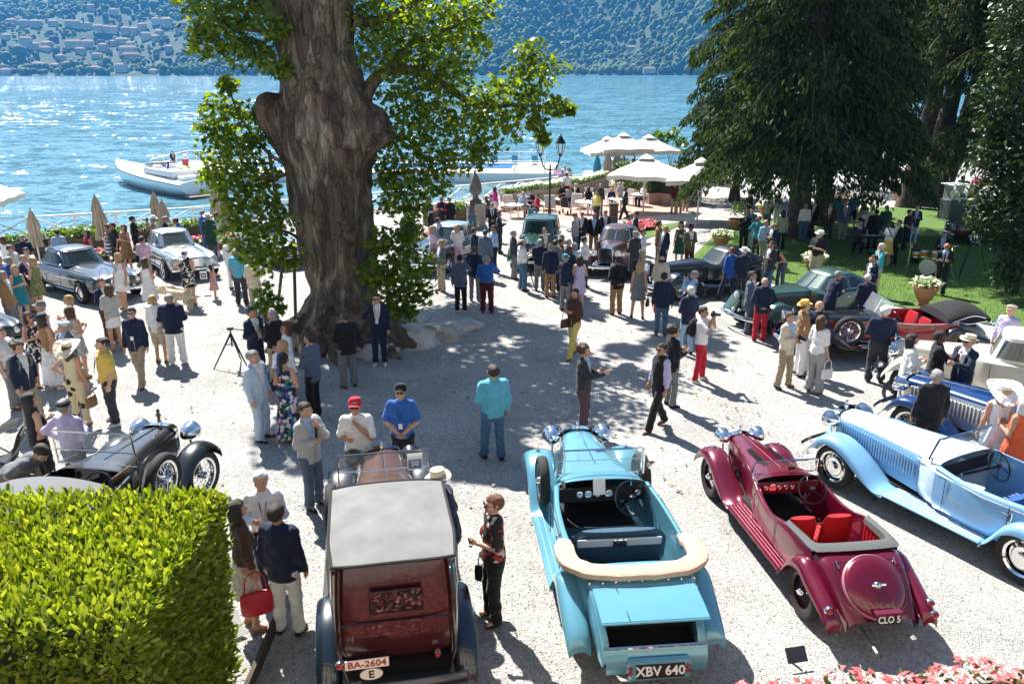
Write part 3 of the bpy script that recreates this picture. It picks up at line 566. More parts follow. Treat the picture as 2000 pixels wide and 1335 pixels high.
def houses():
    wm = MB().box((0, 0, 0), (1.1, .16, 1.7)).mesh('window', SHUT, False)
    adj = ['narrow', 'long', 'squat', 'tall', 'broad', 'small', 'plain', 'terraced']
    for i, (x, y, w_, h, c) in enumerate(HOUSES):
        z = hill_z(x, y); d = 9 + (i % 3); cn = ('cream', 'pink', 'ochre')[c]
        where = 'right' if x > 0 else 'left'
        xs = sorted(HOUSES); rank = xs.index(HOUSES[i]) + 1
        if i == 34: lb = 'white lakeside villa with small tower on the far left shore'
        elif x > 0: lb = ['pale boathouse at the foot of the dark wooded slope', 'small cream house low on the right wooded shore', 'pink lakeside house on the right far shore', 'low ochre wall house high in the right woods'][[40, 41, 42, 43].index(i)]
        else: lb = '%s %s house on the far slope, %s from the left' % (adj[i % 8] if h < 11 else 'tall', cn, ordw(rank))
        root = empty('hillside_house', (x, y, z), R((i * 37 % 23) - 11), lb, 'house', 'houses across the lake')
        b = MB(); b.box((0, 0, h/2 - 3), (w_, d, h + 6)); b.build('wall', WALLC[c], root, smooth=False)
        b = MB(); o = .7; rh = 1.6 + .08 * w_
        V = [(-w_/2-o, -d/2-o, h), (w_/2+o, -d/2-o, h), (w_/2+o, d/2+o, h), (-w_/2-o, d/2+o, h), (-w_/2+d*.35, 0, h+rh), (w_/2-d*.35, 0, h+rh)]
        b.add(V, [(0,1,5,4), (1,2,5), (2,3,4,5), (3,0,4), (3,2,1,0)]); b.build('roof', ROOFM, root, smooth=False)
        nc = max(2, int(w_ / 3.4)); nr = max(1, int(h / 3))
        for a in range(nc):
            for e in range(nr): inst('window', wm, root, (-w_/2 + (a + .5) * w_ / nc, -d/2 - .02, 1.7 + e * 3))
        if i == 34:
            b = MB(); b.box((w_/2 - 2.2, 0, h + 2), (4, 4, 5)); b.build('tower', WALLC[0], root, smooth=False)
    tr = mat('far_trunk', (.05, .04, .03), .9); crown = leafmat('far_crown', (.03, .065, .02), (.10, .14, .05), .1, .8)
    for i, (x, y, w_) in enumerate(SHORE_TREES):
        cyp = w_ < 6.5; root = empty('far_tree', (x, y, hill_z(x, y) - .5), 0, ('slender dark cypress' if cyp else 'round leafy tree') + ' on the far village shore, %s tree from the left' % ordw(sorted(SHORE_TREES).index(SHORE_TREES[i]) + 1), 'tree', 'single trees in the far village')
        b = MB(); b.tube([(0, 0, -2), (0, 0, 4)], .35, 6); b.build('trunk', tr, root)
        V, F = tree_tpl(i + 20, 2); V = V * (np.array((1.6, 1.6, 8)) if cyp else np.array((w_*.62, w_*.62, w_*.62))); V[:, 2] += 9 if cyp else w_*.55 + 1.5
        inst('crown', np_mesh('crown', V, F, [crown], True), root)
    # power pylon
    p = empty('power_pylon', (98, 1565, hill_z(98, 1565)), label='pale power pylon standing against the dark slope', cat='pylon'); pm = mat('galvanised', (.6, .62, .62), .5, .6)
    b = MB(); b.tube([(-2.2, 0, -3), (-.5, 0, 40)], .35, 5); b.tube([(2.2, 0, -3), (.5, 0, 40)], .35, 5); b.build('mast', pm, p)
    b = MB(); b.tube([(-9, 0, 38), (9, 0, 38)], .4, 5); b.tube([(-9, 0, 38), (0, 0, 41.5), (9, 0, 38)], .25, 5); b.build('cross_arm', pm, p)
houses()
# ================================================================ lido: floating pool, motorboat
WHITE = mat('white_paint', (.80, .80, .78), .55, var=.04); TEAK = mat('teak', (.42, .30, .20), .8, var=.15, vscale=3); DECK = mat('pale_deck', (.62, .54, .46), .85, var=.12, vscale=2)
STONE = mat('garden_stone', (.30, .27, .22), .92, col2=(.44, .40, .34), vscale=4, bump=.5, bscale=14)
def beam(b, p, q, wd, ht, mi=0):
    p, q = Vector(p), Vector(q); d = q - p; L = d.length; rz = math.atan2(d.y, d.x); ry = -math.asin(d.z / L); b.box((p + q) / 2, (L, wd, ht), mi, rz, 0, ry)
UNITP = MB().box((0, 0, .5), (.09, .09, 1)).mesh('post', WHITE, False); UNITR = MB().box((.5, 0, 0), (1, .06, .06)).mesh('rail', WHITE, False); UNITH = MB().box((.5, 0, 0), (1, .14, .05)).mesh('handrail', WHITE, False)
def bar(name, me, root, p, q):
    p, q = Vector(p), Vector(q); d = q - p; L = d.length
    return inst(name, me, root, p, (0, -math.asin(max(-1, min(1, d.z / L))), math.atan2(d.y, d.x)), (L, 1, 1))
def railing(name, lb, pts, h=1.05, bay=1.7, cross=True, zf=gz):
    root = empty(name, (0, 0, 0), label=lb, cat='railing')
    P = []
    for (a, c) in zip(pts, pts[1:]):
        n = max(1, round(math.dist(a, c) / bay)); P += [(a[0] + (c[0]-a[0])*k/n, a[1] + (c[1]-a[1])*k/n) for k in range(n)]
    P.append(pts[-1]); x0, y0 = P[0]; root.location = (x0, y0, zf(x0, y0)); o = Vector(root.location)
    for i, (x, y) in enumerate(P):
        z = zf(x, y); inst('post', UNITP, root, Vector((x, y, z)) - o, (0, 0, 0), (1, 1, h))
        if i < len(P) - 1:
            x2, y2 = P[i+1]; z2 = zf(x2, y2)
            A = lambda t, k: Vector((x + (x2-x)*t, y + (y2-y)*t, z + (z2-z)*t + k)) - o
            bar('handrail', UNITH, root, A(0, h), A(1, h)); bar('lower_rail', UNITR, root, A(0, .15), A(1, .15))
            if cross: bar('cross_bar', UNITR, root, A(.03, .17), A(.97, h-.05)); bar('cross_bar', UNITR, root, A(.03, h-.05), A(.97, .17))
            else: bar('middle_rail', UNITR, root, A(0, h*.55), A(1, h*.55))
    return root
off = lambda pts, k: [(x + .3, y - k) for x, y in pts]
railing('white_railing', 'white cross barred railing along the quay on the left', [(-34, 32.6), (-24.3, 36.6), (-16.5, 41.1), (-10, 46.6)])
railing('white_railing', 'white cross barred railing of the terrace below the lamp post', [(-9, 47.5), (-3.2, 52.6), (3.2, 58.8), (9, 65.6)])
railing('white_railing', 'white railing of the parasol terrace at the water', [(9.3, 66.2), (14, 71.2), (20, 75.2), (30, 80.8)], bay=2.2)
def lido():
    d = empty('floating_deck', (-15, 79.8, -3.1), R(-2), 'long pale floating lido deck moored off the quay', 'deck')
    b = MB(); b.box((0, 0, -.35), (39, 9.6, .9)); b.build('pontoon', WHITE, d, smooth=False)
    pm = MB().box((0, 0, 0), (38.4, .62, .05)).mesh('deck_board', DECK, False)
    for k in range(14):
        y = -4.4 + k * .667
        if -2.0 < y < 3.3: continue
        inst('deck_board', pm, d, (0, y, .125))
    for x0, x1 in ((-19.2, -11.5), (15.2, 19.2)):
        b = MB(); b.box(((x0+x1)/2, .9, .125), (x1-x0, 4.6, .05)); b.build('deck_panel', DECK, d, smooth=False)
    b = MB(); b.box((1.85, .9, .11), (26.6, 4.7, .03)); b.build('pool_water', mat('pool_water', (.02, .20, .62), .06, spec=.6, bump=.15, bscale=1.5), d, smooth=False)
    b = MB()
    for (c, s) in (((1.85, -1.55, .14), (27, .3, .1)), ((1.85, 3.35, .14), (27, .3, .1)), ((-11.5, .9, .14), (.3, 5.2, .1)), ((15.2, .9, .14), (.3, 5.2, .1))): b.box(c, s)
    b.build('pool_coping', WHITE, d, smooth=False)
    railing('white_railing', 'white open railing round the floating lido deck', [(-34.0, 76.4), (-33.8, 84.8), (-10, 84.1), (3.4, 83.4)], 1.1, 2.6, False, lambda x, y: -2.98)
    railing('white_railing', 'white railing on the near side of the floating deck', [(-19, 75.6), (-8, 75.2), (3, 74.8)], 1.1, 2.6, False, lambda x, y: -2.98)
    bl = MB(); bl.box((0, .35, .35), (.62, 1.3, .06)); bl.box((0, -.5, .62), (.62, .06, .7), 0, 0, R(-28)); me = bl.mesh('cushion', mat('lounger_blue', (.10, .33, .48), .8), False)
    fr = MB()
    for x in (-.28, .28): fr.box((x, .2, .3), (.05, 1.7, .05)); fr.box((x, -.5, .14), (.05, .05, .3)); fr.box((x, .9, .14), (.05, .05, .3))
    fm = fr.mesh('frame', WHITE, False)
    for k, x in enumerate((-8.5, -6.1, -3.9, -1.8, .2, 2.2)):
        r_ = empty('deck_lounger', (x, 81.6, -2.95), R(8), ['leftmost', 'second', 'third', 'fourth', 'fifth', 'rightmost'][k] + ' blue lounger on the far side of the lido deck', 'lounger', 'blue loungers on the lido deck'); inst('cushion', me, r_); inst('frame', fm, r_)
    b = MB(); b.tube([(0, 0, 0), (0, 0, .75)], .3, 14, 0); b.build('litter_bin', mat('red_paint', (.45, .06, .06), .5), None, (-32.2, 80, -2.95), label='small red bin on the floating deck behind the boat', cat='bin')
lido()
def motorboat():
    bow, stern = Vector((-37.3, 76.6, LAKE_Z)), Vector((-25.6, 66.0, LAKE_Z)); c = (bow + stern) / 2; d = bow - stern; L = d.length
    r_ = empty('motorboat', c, math.atan2(d.y, d.x), 'sleek white motorboat moored beside the floating deck', 'motorboat'); gel = mat('white_gelcoat', (.82, .83, .84), .2, coat=.6)
    st = [(-.5, 1.75, 1.55, .25), (-.4, 1.9, 1.62, 0), (-.2, 2.0, 1.68, -.2), (0, 1.95, 1.78, -.3), (.2, 1.65, 1.9, -.2), (.36, 1.05, 2.02, .1), (.46, .42, 2.12, .7), (.505, .06, 2.16, 1.5)]
    P = catmull(np.array(st), 4); b = MB(); rings = []
    for (t, hw, zt, zb) in P:
        x = t * L; half = [(hw*.05, zb), (hw*.72, zb + .35*(zt-zb)), (hw*.96, zb + .68*(zt-zb)), (hw*1.0, zt - .12), (hw*.93, zt), (hw*.5, zt + .14), (0, zt + .2)]
        rings.append([(x, y, z - .35) for y, z in half] + [(x, -y, z - .35) for y, z in half[::-1][1:]])
    b.grid(rings, cap0=True); b.build('hull', gel, r_)
    b = MB(); b.box((-.2*L, 0, 1.62), (4.6, 2.5, .1), bev=.03); b.build('cockpit_floor', mat('boat_vinyl', (.70, .68, .63), .6), r_)
    b = MB(); 
    for y in (-1, 1): b.box((-.2*L, y*1.28, 1.75), (4.7, .22, .5), bev=.06)
    b.box((-.37*L, 0, 1.75), (.6, 2.7, .55), bev=.08); b.box((-.29*L, .55, 1.75), (.7, .8, .55), bev=.08); b.box((-.12*L, -.6, 1.8), (.5, .7, .75), bev=.08); b.box((-.12*L, .6, 1.8), (.5, .7, .75), bev=.08)
    b.build('seating', mat('boat_cushion', (.78, .76, .72), .6), r_)
    b = MB(); rings = []
    for k in range(11):
        a = R(-78 + 15.6 * k); rings.append([(-.08*L + 1.5*math.cos(a), 1.45*math.sin(a), 1.68), (-.08*L + .95*math.cos(a), 1.3*math.sin(a), 2.25)])
    b.grid(rings); b.build('windscreen', mat('tinted_glass', (.05, .06, .07), .05, alpha=.75), r_)
    b = MB(); b.tube([q[1] for q in rings], .035, 6); b.build('windscreen_frame', mat('chrome', (.8, .8, .8), .08, 1), r_)
    b = MB(); b.box((-.54*L, 0, .2), (1.1, 3.0, .1), bev=.03); b.build('swim_platform', TEAK, r_)
    b = MB(); b.box((-.44*L, 0, 1.5), (1.2, 2.3, .35), bev=.12); b.build('engine_hatch', gel, r_)
    for s in (-1, 1):
        b = MB(); b.tube([(t * L, s * (hw + .015), zt - .52) for (t, hw, zt, zb) in P], .03, 5); b.build('rubbing_strake', mat('dark_trim', (.03, .035, .05), .5), r_)
    for t in (.12, .24, .33):
        b = MB(); b.tube([(t*L, -2.2 + t*2.3, .98), (t*L, -1.5 + t*2, .98)], .1, 8); b.build('porthole', mat('dark_trim', (.03, .035, .05), .5), r_)
    return r_
motorboat()
# ================================================================ terrace furniture
CANVAS = mat('canvas', (.50, .42, .31), .9, var=.1, vscale=3, bump=.4, bscale=9); WCANVAS = mat('white_canvas', (.70, .66, .58), .8, var=.04)
def closed_parasol():
    r_ = empty('closed_parasol'); b = MB(); b.tube([(0, 0, 0), (0, 0, 2.6)], .035, 8); b.build('pole', WHITE, r_); b = MB(); b.lathe([(.02, .0), (.34, .0), (.36, .06), (.2, .1), (.05, .12)], 16); b.build('base', STONE, r_)
    rings = []; n = 32
    for (z, r0, f) in [(2.78, .015, 0), (2.7, .06, .1), (2.5, .13, .2), (2.2, .20, .28), (1.9, .25, .3), (1.75, .21, .25), (1.55, .22, .3), (1.2, .27, .35), (.95, .30, .4)]:
        rings.append([(r0*(1 + f*math.cos(8*a + z))*math.cos(a), r0*(1 + f*math.cos(8*a + z))*math.sin(a), z) for a in [2*math.pi*k/n for k in range(n)]])
    b = MB(); b.grid(rings, closed=True, flip=True); b.build('folded_canopy', CANVAS, r_)
    b = MB(); b.lathe([(.025, 2.76), (.035, 2.82), (.0, 2.9)], 8); b.build('finial', TEAK, r_)
    return r_
cpz = closed_parasol()
for i, (px, lb) in enumerate([((-18.77,31.01), 'lone folded beige parasol left of the parked grey saloon'), ((-18.9,36.23), 'rear of two overlapping folded beige parasols above the grey saloon'), ((-16.96,32.7), 'front of two overlapping folded parasols above the grey saloon'), ((-16.82,37.57), 'left of the two folded parasols behind the boater hats'), ((-15.07,34.37), 'right of two folded parasols behind the silver coupe'), ((-14.91,40.04), 'folded parasol just left of the plane foliage'), ((-13.43,37.11), 'smaller folded parasol half hidden by plane foliage'), ((7.12,60.3), 'left of the two tall folded parasols beside the hedge'), ((7.98,61.71), 'right of the two tall folded parasols beside the hedge')]):
    o = cpz if i == 0 else copy_tree(cpz); o.location = (px[0], px[1], gz(*px)); o.rotation_euler.z = i * 1.1; tag(o, lb, 'parasol', 'folded beige parasols'); s = (1.12, 1.12, 1) if i > 6 else (.82, .82, .8); o.scale = s
def open_parasol(lb, x, y, w_, z0, rz=0):
    r_ = empty('open_parasol', (x, y, gz(x, y)), R(rz), lb, 'parasol', 'open white parasols of the terrace'); b = MB(); b.tube([(0, 0, 0), (0, 0, z0 + .9)], .05, 8); b.build('pole', WHITE, r_)
    b = MB(); n = 6; h = w_ / 2; V = []; F = []
    edge = [(-h, -h), (0, -h), (h, -h), (h, 0), (h, h), (0, h), (-h, h), (-h, 0)]; edge = [p for a, c in zip(edge, edge[1:] + edge[:1]) for p in (a, ((a[0]+c[0])/2, (a[1]+c[1])/2))]
    rings = [[(.02*x_/h, .02*y_/h, z0 + .95) for x_, y_ in edge], [(.55*x_, .55*y_, z0 + .42) for x_, y_ in edge], [(x_, y_, z0 + .06*(i % 2)) for i, (x_, y_) in enumerate(edge)], [(x_, y_, z0 - .26 + .09*(i % 2)) for i, (x_, y_) in enumerate(edge)]]
    b.grid(rings, closed=True); b.build('canopy', WCANVAS, r_)
    b = MB(); rings = [[(.02*x_/h, .02*y_/h, z0 + 1.12) for x_, y_ in edge], [(.22*x_, .22*y_, z0 + .86) for x_, y_ in edge]]; b.grid(rings, closed=True); b.build('vent_cap', WCANVAS, r_)
    rb = MB()
    for (x_, y_) in ((-h, -h), (h, -h), (h, h), (-h, h)): rb.tube([(0, 0, z0 + .85), (x_*.98, y_*.98, z0 + .02)], .02, 5)
    rb.build('rib', WHITE, r_)['kind'] = 'stuff'
open_parasol('leftmost open white parasol on the terrace by the water', *(7.36,63.01), 3.5, 2.7, 8); open_parasol('tallest open white parasol, second from the water', *(8.49,62.12), 3.8, 3.0, 5)
open_parasol('open white parasol behind the bright green young tree', *(10.61,63.39), 3.8, 2.8, 12); open_parasol('broad open white parasol in front of the terrace guests', *(7.75,46.99), 3.7, 2.3, -20)
open_parasol('open white parasol touching the drooping conifer', *(10.21,43.74), 3.4, 2.3, -15); open_parasol('open white parasol glimpsed between conifer trunks', *(29.94,63.54), 4.0, 2.4, 10); open_parasol('white parasol cut by the left edge of the court', *(-24.4,36.95), 2.6, 2.0, 10)
def planter(lb, x, y, L, rz, h=.75, wd=.6, flowers=None, m=None):
    r_ = empty('planter', (x, y, gz(x, y)), R(rz), lb, 'planter', 'planters along the terrace'); PW = m or mat('planter_wood', (.13, .09, .06), .85, var=.25, vscale=2)
    for k in range(3):
        hh = h / 3; 
        for s in (-1, 1): MB().box((0, s*wd/2, hh*(k+.5)), (L, .05, hh - .02)).build('board', PW, r_, smooth=False)
        for s in (-1, 1): MB().box((s*(L/2 - .03), 0, hh*(k+.5)), (.05, wd - .06, hh - .02)).build('board', PW, r_, smooth=False)
    MB().box((0, 0, h - .1), (L - .1, wd - .1, .05)).build('soil', mat('soil', (.05, .035, .025), .95), r_, smooth=False)
    n = int(260 * L); p = np.stack([RNG.uniform(-L/2, L/2, n), RNG.uniform(-wd/2, wd/2, n), h + .3*RNG.uniform(0, 1, n)**1.3], 1)
    c = inst('plants', leaf_mesh('plants', p, .16, OVAL, leafmat('planter_leaf', (.05, .12, .02), (.17, .26, .05), .4)), r_); c['kind'] = 'stuff'
    if flowers:
        n = int(90 * L); p = np.stack([RNG.uniform(-L/2, L/2, n), RNG.uniform(-wd/2, wd/2, n), h + .28 + .1*RNG.uniform(0, 1, n)], 1); c = inst('blossoms', leaf_mesh('blossoms', p, .13, OVAL, flowers, 1), r_); c['kind'] = 'stuff'
PINKF = leafmat('coral_petal', (.48, .05, .06), (.82, .34, .31), .35); WHITEF = leafmat('white_petal', (.72, .74, .60), (.85, .85, .80), .35)
for i, (px, py, L) in enumerate([(88, 497, 2.6), (150, 487, 2.0), (193, 486, 1.7), (275, 470, 1.6), (345, 462, 2.2), (392, 455, 1.8), (855, 425, 2.4), (905, 420, 1.8)]):
    pass
for lb, p, L in (('dark wooden planter behind the grey saloon roof', (-19.51,33.0), 3.0), ('planter between the grey saloon and the white dress couple', (-18.98,34.23), 2.0), ('planter behind the couple in striped and black clothes', (-17.87,33.97), 1.8), ('low planter behind the silver coupe', (-16.23,35.54), 1.6), ('planter behind the crouching photographer', (-15.14,35.81), 2.4), ('planter behind the man in the long green coat', (-14.48,36.95), 1.8), ('planter left of the stone finial pedestal', (-3.61,42.27), 2.2), ('planter behind the two toned saloon roof', (-2.67,43.44), 2.0)):
    planter(lb, *p, L, 33)
for lb, p in (('coral flower strip in front of the planters by the silver coupe', (-13.51,34.74)), ('coral flower strip at the back of the two toned saloon', (-3.78,35.81)), ('coral flower strip behind the tan dress woman', (-15.54,32.08))):
    planter(lb, *p, 2.6, 33, .22, .5, PINKF)
for k, (a, c) in enumerate([((-0.47,48.78), (1.81,51.4)), ((1.99,51.67), (4.22,54.91)), ((4.38,55.22), (6.85,59.64))]):
    planter('long stone planter with white flowers behind the loungers, ' + ['left', 'middle', 'right'][k] + ' section', (a[0]+c[0])/2, (a[1]+c[1])/2, math.dist(a, c) - .1, math.degrees(math.atan2(c[1]-a[1], c[0]-a[0])), 1.0, .7, WHITEF, STONE)
def lounge_chair():
    r_ = empty('lounge_chair'); b = MB(); b.box((0, .28, .34), (.66, 1.25, .09), bev=.03); b.build('seat_pad', WCANVAS, r_); b = MB(); b.box((0, -.52, .62), (.66, .09, .8), 0, 0, R(-25), bev=.03); b.build('back_pad', WCANVAS, r_)
    for x in (-.36, .36):
        for y in (-.4, .85): MB().box((x, y, .2), (.05, .05, .4)).build('leg', TEAK, r_, smooth=False)
        MB().box((x, .2, .58), (.06, .8, .04)).build('arm_rest', TEAK, r_, smooth=False)
    return r_
def armchair():
    r_ = empty('garden_armchair'); MB().box((0, 0, .42), (.55, .52, .05), bev=.01).build('seat', WHITE, r_)
    for k in range(6): MB().box((-.225 + .09*k, .27, .72), (.05, .025, .55)).build('back_slat', WHITE, r_, smooth=False)
    MB().box((0, .27, 1.0), (.58, .05, .07)).build('top_rail', WHITE, r_, smooth=False)
    for x in (-.27, .27):
        for y in (-.24, .27): MB().box((x, y, .33), (.05, .05, .66)).build('leg', WHITE, r_, smooth=False)
        MB().box((x, 0, .67), (.06, .56, .03)).build('arm_rest', WHITE, r_, smooth=False)
    return r_
def table():
    r_ = empty('garden_table'); MB().lathe([(0, .74), (.5, .74), (.52, .72), (.5, .70), (0, .70)][::-1], 24).build('top', WHITE, r_)
    for a in (45, 135, 225, 315): MB().box((.3*math.cos(R(a)), .3*math.sin(R(a)), .35), (.05, .05, .7)).build('leg', WHITE, r_, smooth=False)
    MB().box((0.1, .1, .78), (.1, .1, .08), bev=.02).build('napkin_holder', mat('dark_trim', (.03, .035, .05), .5), r_)
    return r_
def spread(proto, lst, cat, grp):
    for i, (p, rz, lb) in enumerate(lst):
        o = proto if i == 0 else copy_tree(proto); o.location = (p[0], p[1], gz(*p) + .012); o.rotation_euler.z = R(rz); tag(o, lb, cat, grp)
spread(lounge_chair(), [((-1.52,47.1), 30, 'white lounge chair right of the stone finial, nearest'), ((-0.46,47.81), 30, 'white lounge chair with a dark towel beside it'), ((0.37,48.29), 35, 'white lounge chair of the man leaning back'), ((3.1,50.85), 40, 'white lounge chair just right of the lamp post'), ((1.2,46.41), 200, 'white lounge chair under the seated red top'), ((4.08,48.78), -20, 'white lounge chair near the pushchair'), ((-0.93,51.95), 40, 'white lounge chair in the back row left of lamp'), ((2.15,47.81), 10, 'white lounge chair in the shadow behind the green saloon')], 'lounge chair', 'white lounge chairs on the terrace')
spread(armchair(), [((5.87,50.85), 190, 'white slatted armchair turned to camera by the parasols'), ((4.94,51.4), 170, 'white slatted armchair left of the folded parasols'), ((7.57,50.85), 150, 'white slatted armchair behind the waiter'), ((9.19,51.95), 250, 'white slatted armchair nearest the hedge corner'), ((8.87,53.69), 200, 'white slatted armchair of the white shirted guest'), ((7.47,54.29), 30, 'white slatted armchair under the right folded parasol'), ((4.74,45.96), 195, 'white slatted armchair behind the yellow shirt man'), ((30.61,53.1), 60, 'white slatted armchair far right beyond the lawn')], 'armchair', 'white slatted armchairs')
spread(table(), [((8.01,50.32), 0, 'round white table between armchairs by the hedge'), ((6.3,47.81), 0, 'round white table beside the dark wooden post'), ((4.18,46.41), 0, 'low white table in front of the pushchair'), ((0.14,44.88), 0, 'small white table beside the man leaning back')], 'table', 'white garden tables')
TERR = mat('terrace_paving', (.42, .27, .21), .9, var=.15, vscale=1.5, bump=.3, bscale=12)
patch('brick_terrace', [(-3.25,41.9), (-1.43,44.25), (1.74,44.88), (5.05,43.44), (9.72,48.78), (11.13,47.81), (12.79,55.22), (10.84,58.57), (8.64,67.96), (3.67,57.52), (-0.48,50.32), (-3.08,47.81)], TERR, .01)
patch('stone_path', [(7.09,44.88), (9.91,46.64), (11.29,44.88), (10.57,42.46), (8.13,41.9), (6.34,42.66)], mat('pale_paving', (.6, .58, .55), .85, var=.06), .016)
def box_hedge(name, lb, pts, wd, h, z0, leaf, m, dens, base=None):
    r_ = empty(name, (*pts[0], gz(*pts[0])), label=lb, cat='hedge'); o = Vector(r_.location); allp = []; b = MB(); bb = MB()
    for a, c in zip(pts, pts[1:]):
        L = math.dist(a, c); an = math.atan2(c[1]-a[1], c[0]-a[0]); mx, my = (a[0]+c[0])/2, (a[1]+c[1])/2; g = gz(mx, my); sl = math.atan2(gz(*c) - gz(*a), L)
        b.box((mx - o.x, my - o.y, g + z0 + h/2 - o.z), (L, wd - .16, h - .1), 0, an, 0, -sl)
        if base: bb.box((mx - o.x, my - o.y, g + z0/2 - o.z), (L, wd, z0), 0, an, 0, -sl)
        n = int(dens * L * (h * 2 + wd)); t = RNG.uniform(0, L, n); k = RNG.uniform(0, 2*h + wd, n); off_ = RNG.normal(0, .04, n)
        yy = np.where(k < h, -wd/2 + off_, np.where(k < h + wd, k - h - wd/2, wd/2 + off_)); zz = np.where(k < h, k, np.where(k < h + wd, h + off_, k - h - wd))
        allp.append(np.stack([a[0] + t*math.cos(an) - yy*math.sin(an) - o.x, a[1] + t*math.sin(an) + yy*math.cos(an) - o.y, z0 + zz + gz(0, a[1]) + (gz(*c) - gz(*a)) * t / L - o.z], 1))
    b.build('branches', mat('hedge_core', (.02, .035, .01), .95), r_, smooth=False)
    if base: bb.build('brick_base', base, r_, smooth=False)
    c = inst('leaves', leaf_mesh('leaves', np.concatenate(allp), leaf, OVAL, m, .2), r_); c['kind'] = 'stuff'
HEDGEM = leafmat('hedge_leaf', (.03, .075, .012), (.11, .17, .03), .4)
box_hedge('terrace_hedge', 'clipped green hedge on a brick base beside the folded parasols', [(8.01,57.52), (9.56,51.4), (11.91,52.81)], 1.6, 1.5, .7, .2, HEDGEM, 90, TERR)
b = MB()
for k in range(9): b.box((0, 0, .25 + .2*k), (.62, .04, .13), 0, 0, R(25))
for x in (-.34, .34): b.box((x, 0, 1.0), (.07, .07, 2.0))
b.box((0, 0, 2.0), (.75, .07, .07)); gt = b.build('slatted_gate', WHITE, None, (*(11.8,51.4), gz(*(11.8,51.4))), (0, 0, R(-5)), smooth=False, label='white louvred gate leaf at the hedge end', cat='gate')
def lamp_post():
    x, y = (2.01,42.66); r_ = empty('street_lamp', (x, y, gz(x, y)), 0, 'black double headed lantern lamp post on the terrace', 'lamp'); bk = mat('cast_iron', (.02, .022, .02), .45)
    b = MB(); b.lathe([(.16, 0), (.17, .1), (.12, .25), (.09, .5), (.07, .9), (.06, 1.0), (.055, 2.6), (.075, 2.66), (.05, 2.75), (.045, 3.05), (.0, 3.2)], 12); b.build('post', bk, r_)
    for s in (-1, 1):
        b = MB(); b.tube(catmull([(0, 0, 2.85), (s*.18, 0, 2.85), (s*.35, 0, 3.0), (s*.45, 0, 3.3), (s*.52, 0, 3.55)], 5), .035, 8); b.build('scroll_arm', bk, r_)
        l = MB(); X = s*.52; n = 6; r1, r2, z1, z2 = .14, .25, 3.68, 4.2
        ring = lambda r, z: [(X + r*math.cos(2*math.pi*k/n), r*math.sin(2*math.pi*k/n), z) for k in range(n)]
        for k in range(n): l.tube([ring(r1, z1)[k], ring(r2, z2)[k]], .016, 5)
        l.tube(ring(r1, z1), .02, 5, closed=True); l.tube(ring(r2, z2), .022, 5, closed=True); l.lathe([(.05, 3.52), (.13, 3.66), (.14, 3.68)], 8, c=(X, 0, 0)); l.lathe([(.28, 4.2), (.2, 4.36), (.1, 4.5), (.1, 4.56), (.03, 4.62), (.0, 4.72)], 12, c=(X, 0, 0)); la = l.build('lantern', bk, r_)
        g = MB(); g.grid([ring(r1*.97, z1), ring(r2*.97, z2)], closed=True); g.build('pane', mat('clear_glass', (.9, .95, .95), .03, alpha=.22), la)
lamp_post()
def finial():
    x, y = (-1.87,41.17); r_ = empty('stone_finial', (x, y, gz(x, y)), R(20), 'weathered stone pedestal with pine cone finial', 'finial')
    b = MB(); b.box((0, 0, .6), (.8, .8, 1.2), bev=.02); b.box((0, 0, 1.24), (.95, .95, .1), bev=.02); b.box((0, 0, .08), (.95, .95, .16), bev=.02); b.build('pedestal', STONE, r_)
    b = MB(); b.lathe([(.3, 1.29), (.32, 1.4), (.16, 1.5), (.14, 1.65), (.3, 1.8), (.34, 1.95), (.3, 2.2), (.2, 2.5), (.08, 2.75), (.0, 2.85)], 16); b.build('pine_cone', mat('old_stone', (.17, .15, .13), .95, var=.35, vscale=14, bump=1, bscale=24), r_)
finial()
x, y = (5.21,40.81); r_ = empty('wooden_post', (x, y, gz(x, y)), 0, 'square dark wooden post with planked sides on the terrace edge', 'post')
for k in range(5): MB().box((0, 0, .14 + .24*k), (.42, .42, .225), bev=.01).build('plank', mat('dark_plank', (.10, .065, .045), .7, var=.2, vscale=3), r_, smooth=False)
MB().box((0, 0, 1.27), (.48, .48, .06)).build('cap', mat('dark_plank2', (.05, .03, .025), .6), r_, smooth=False)
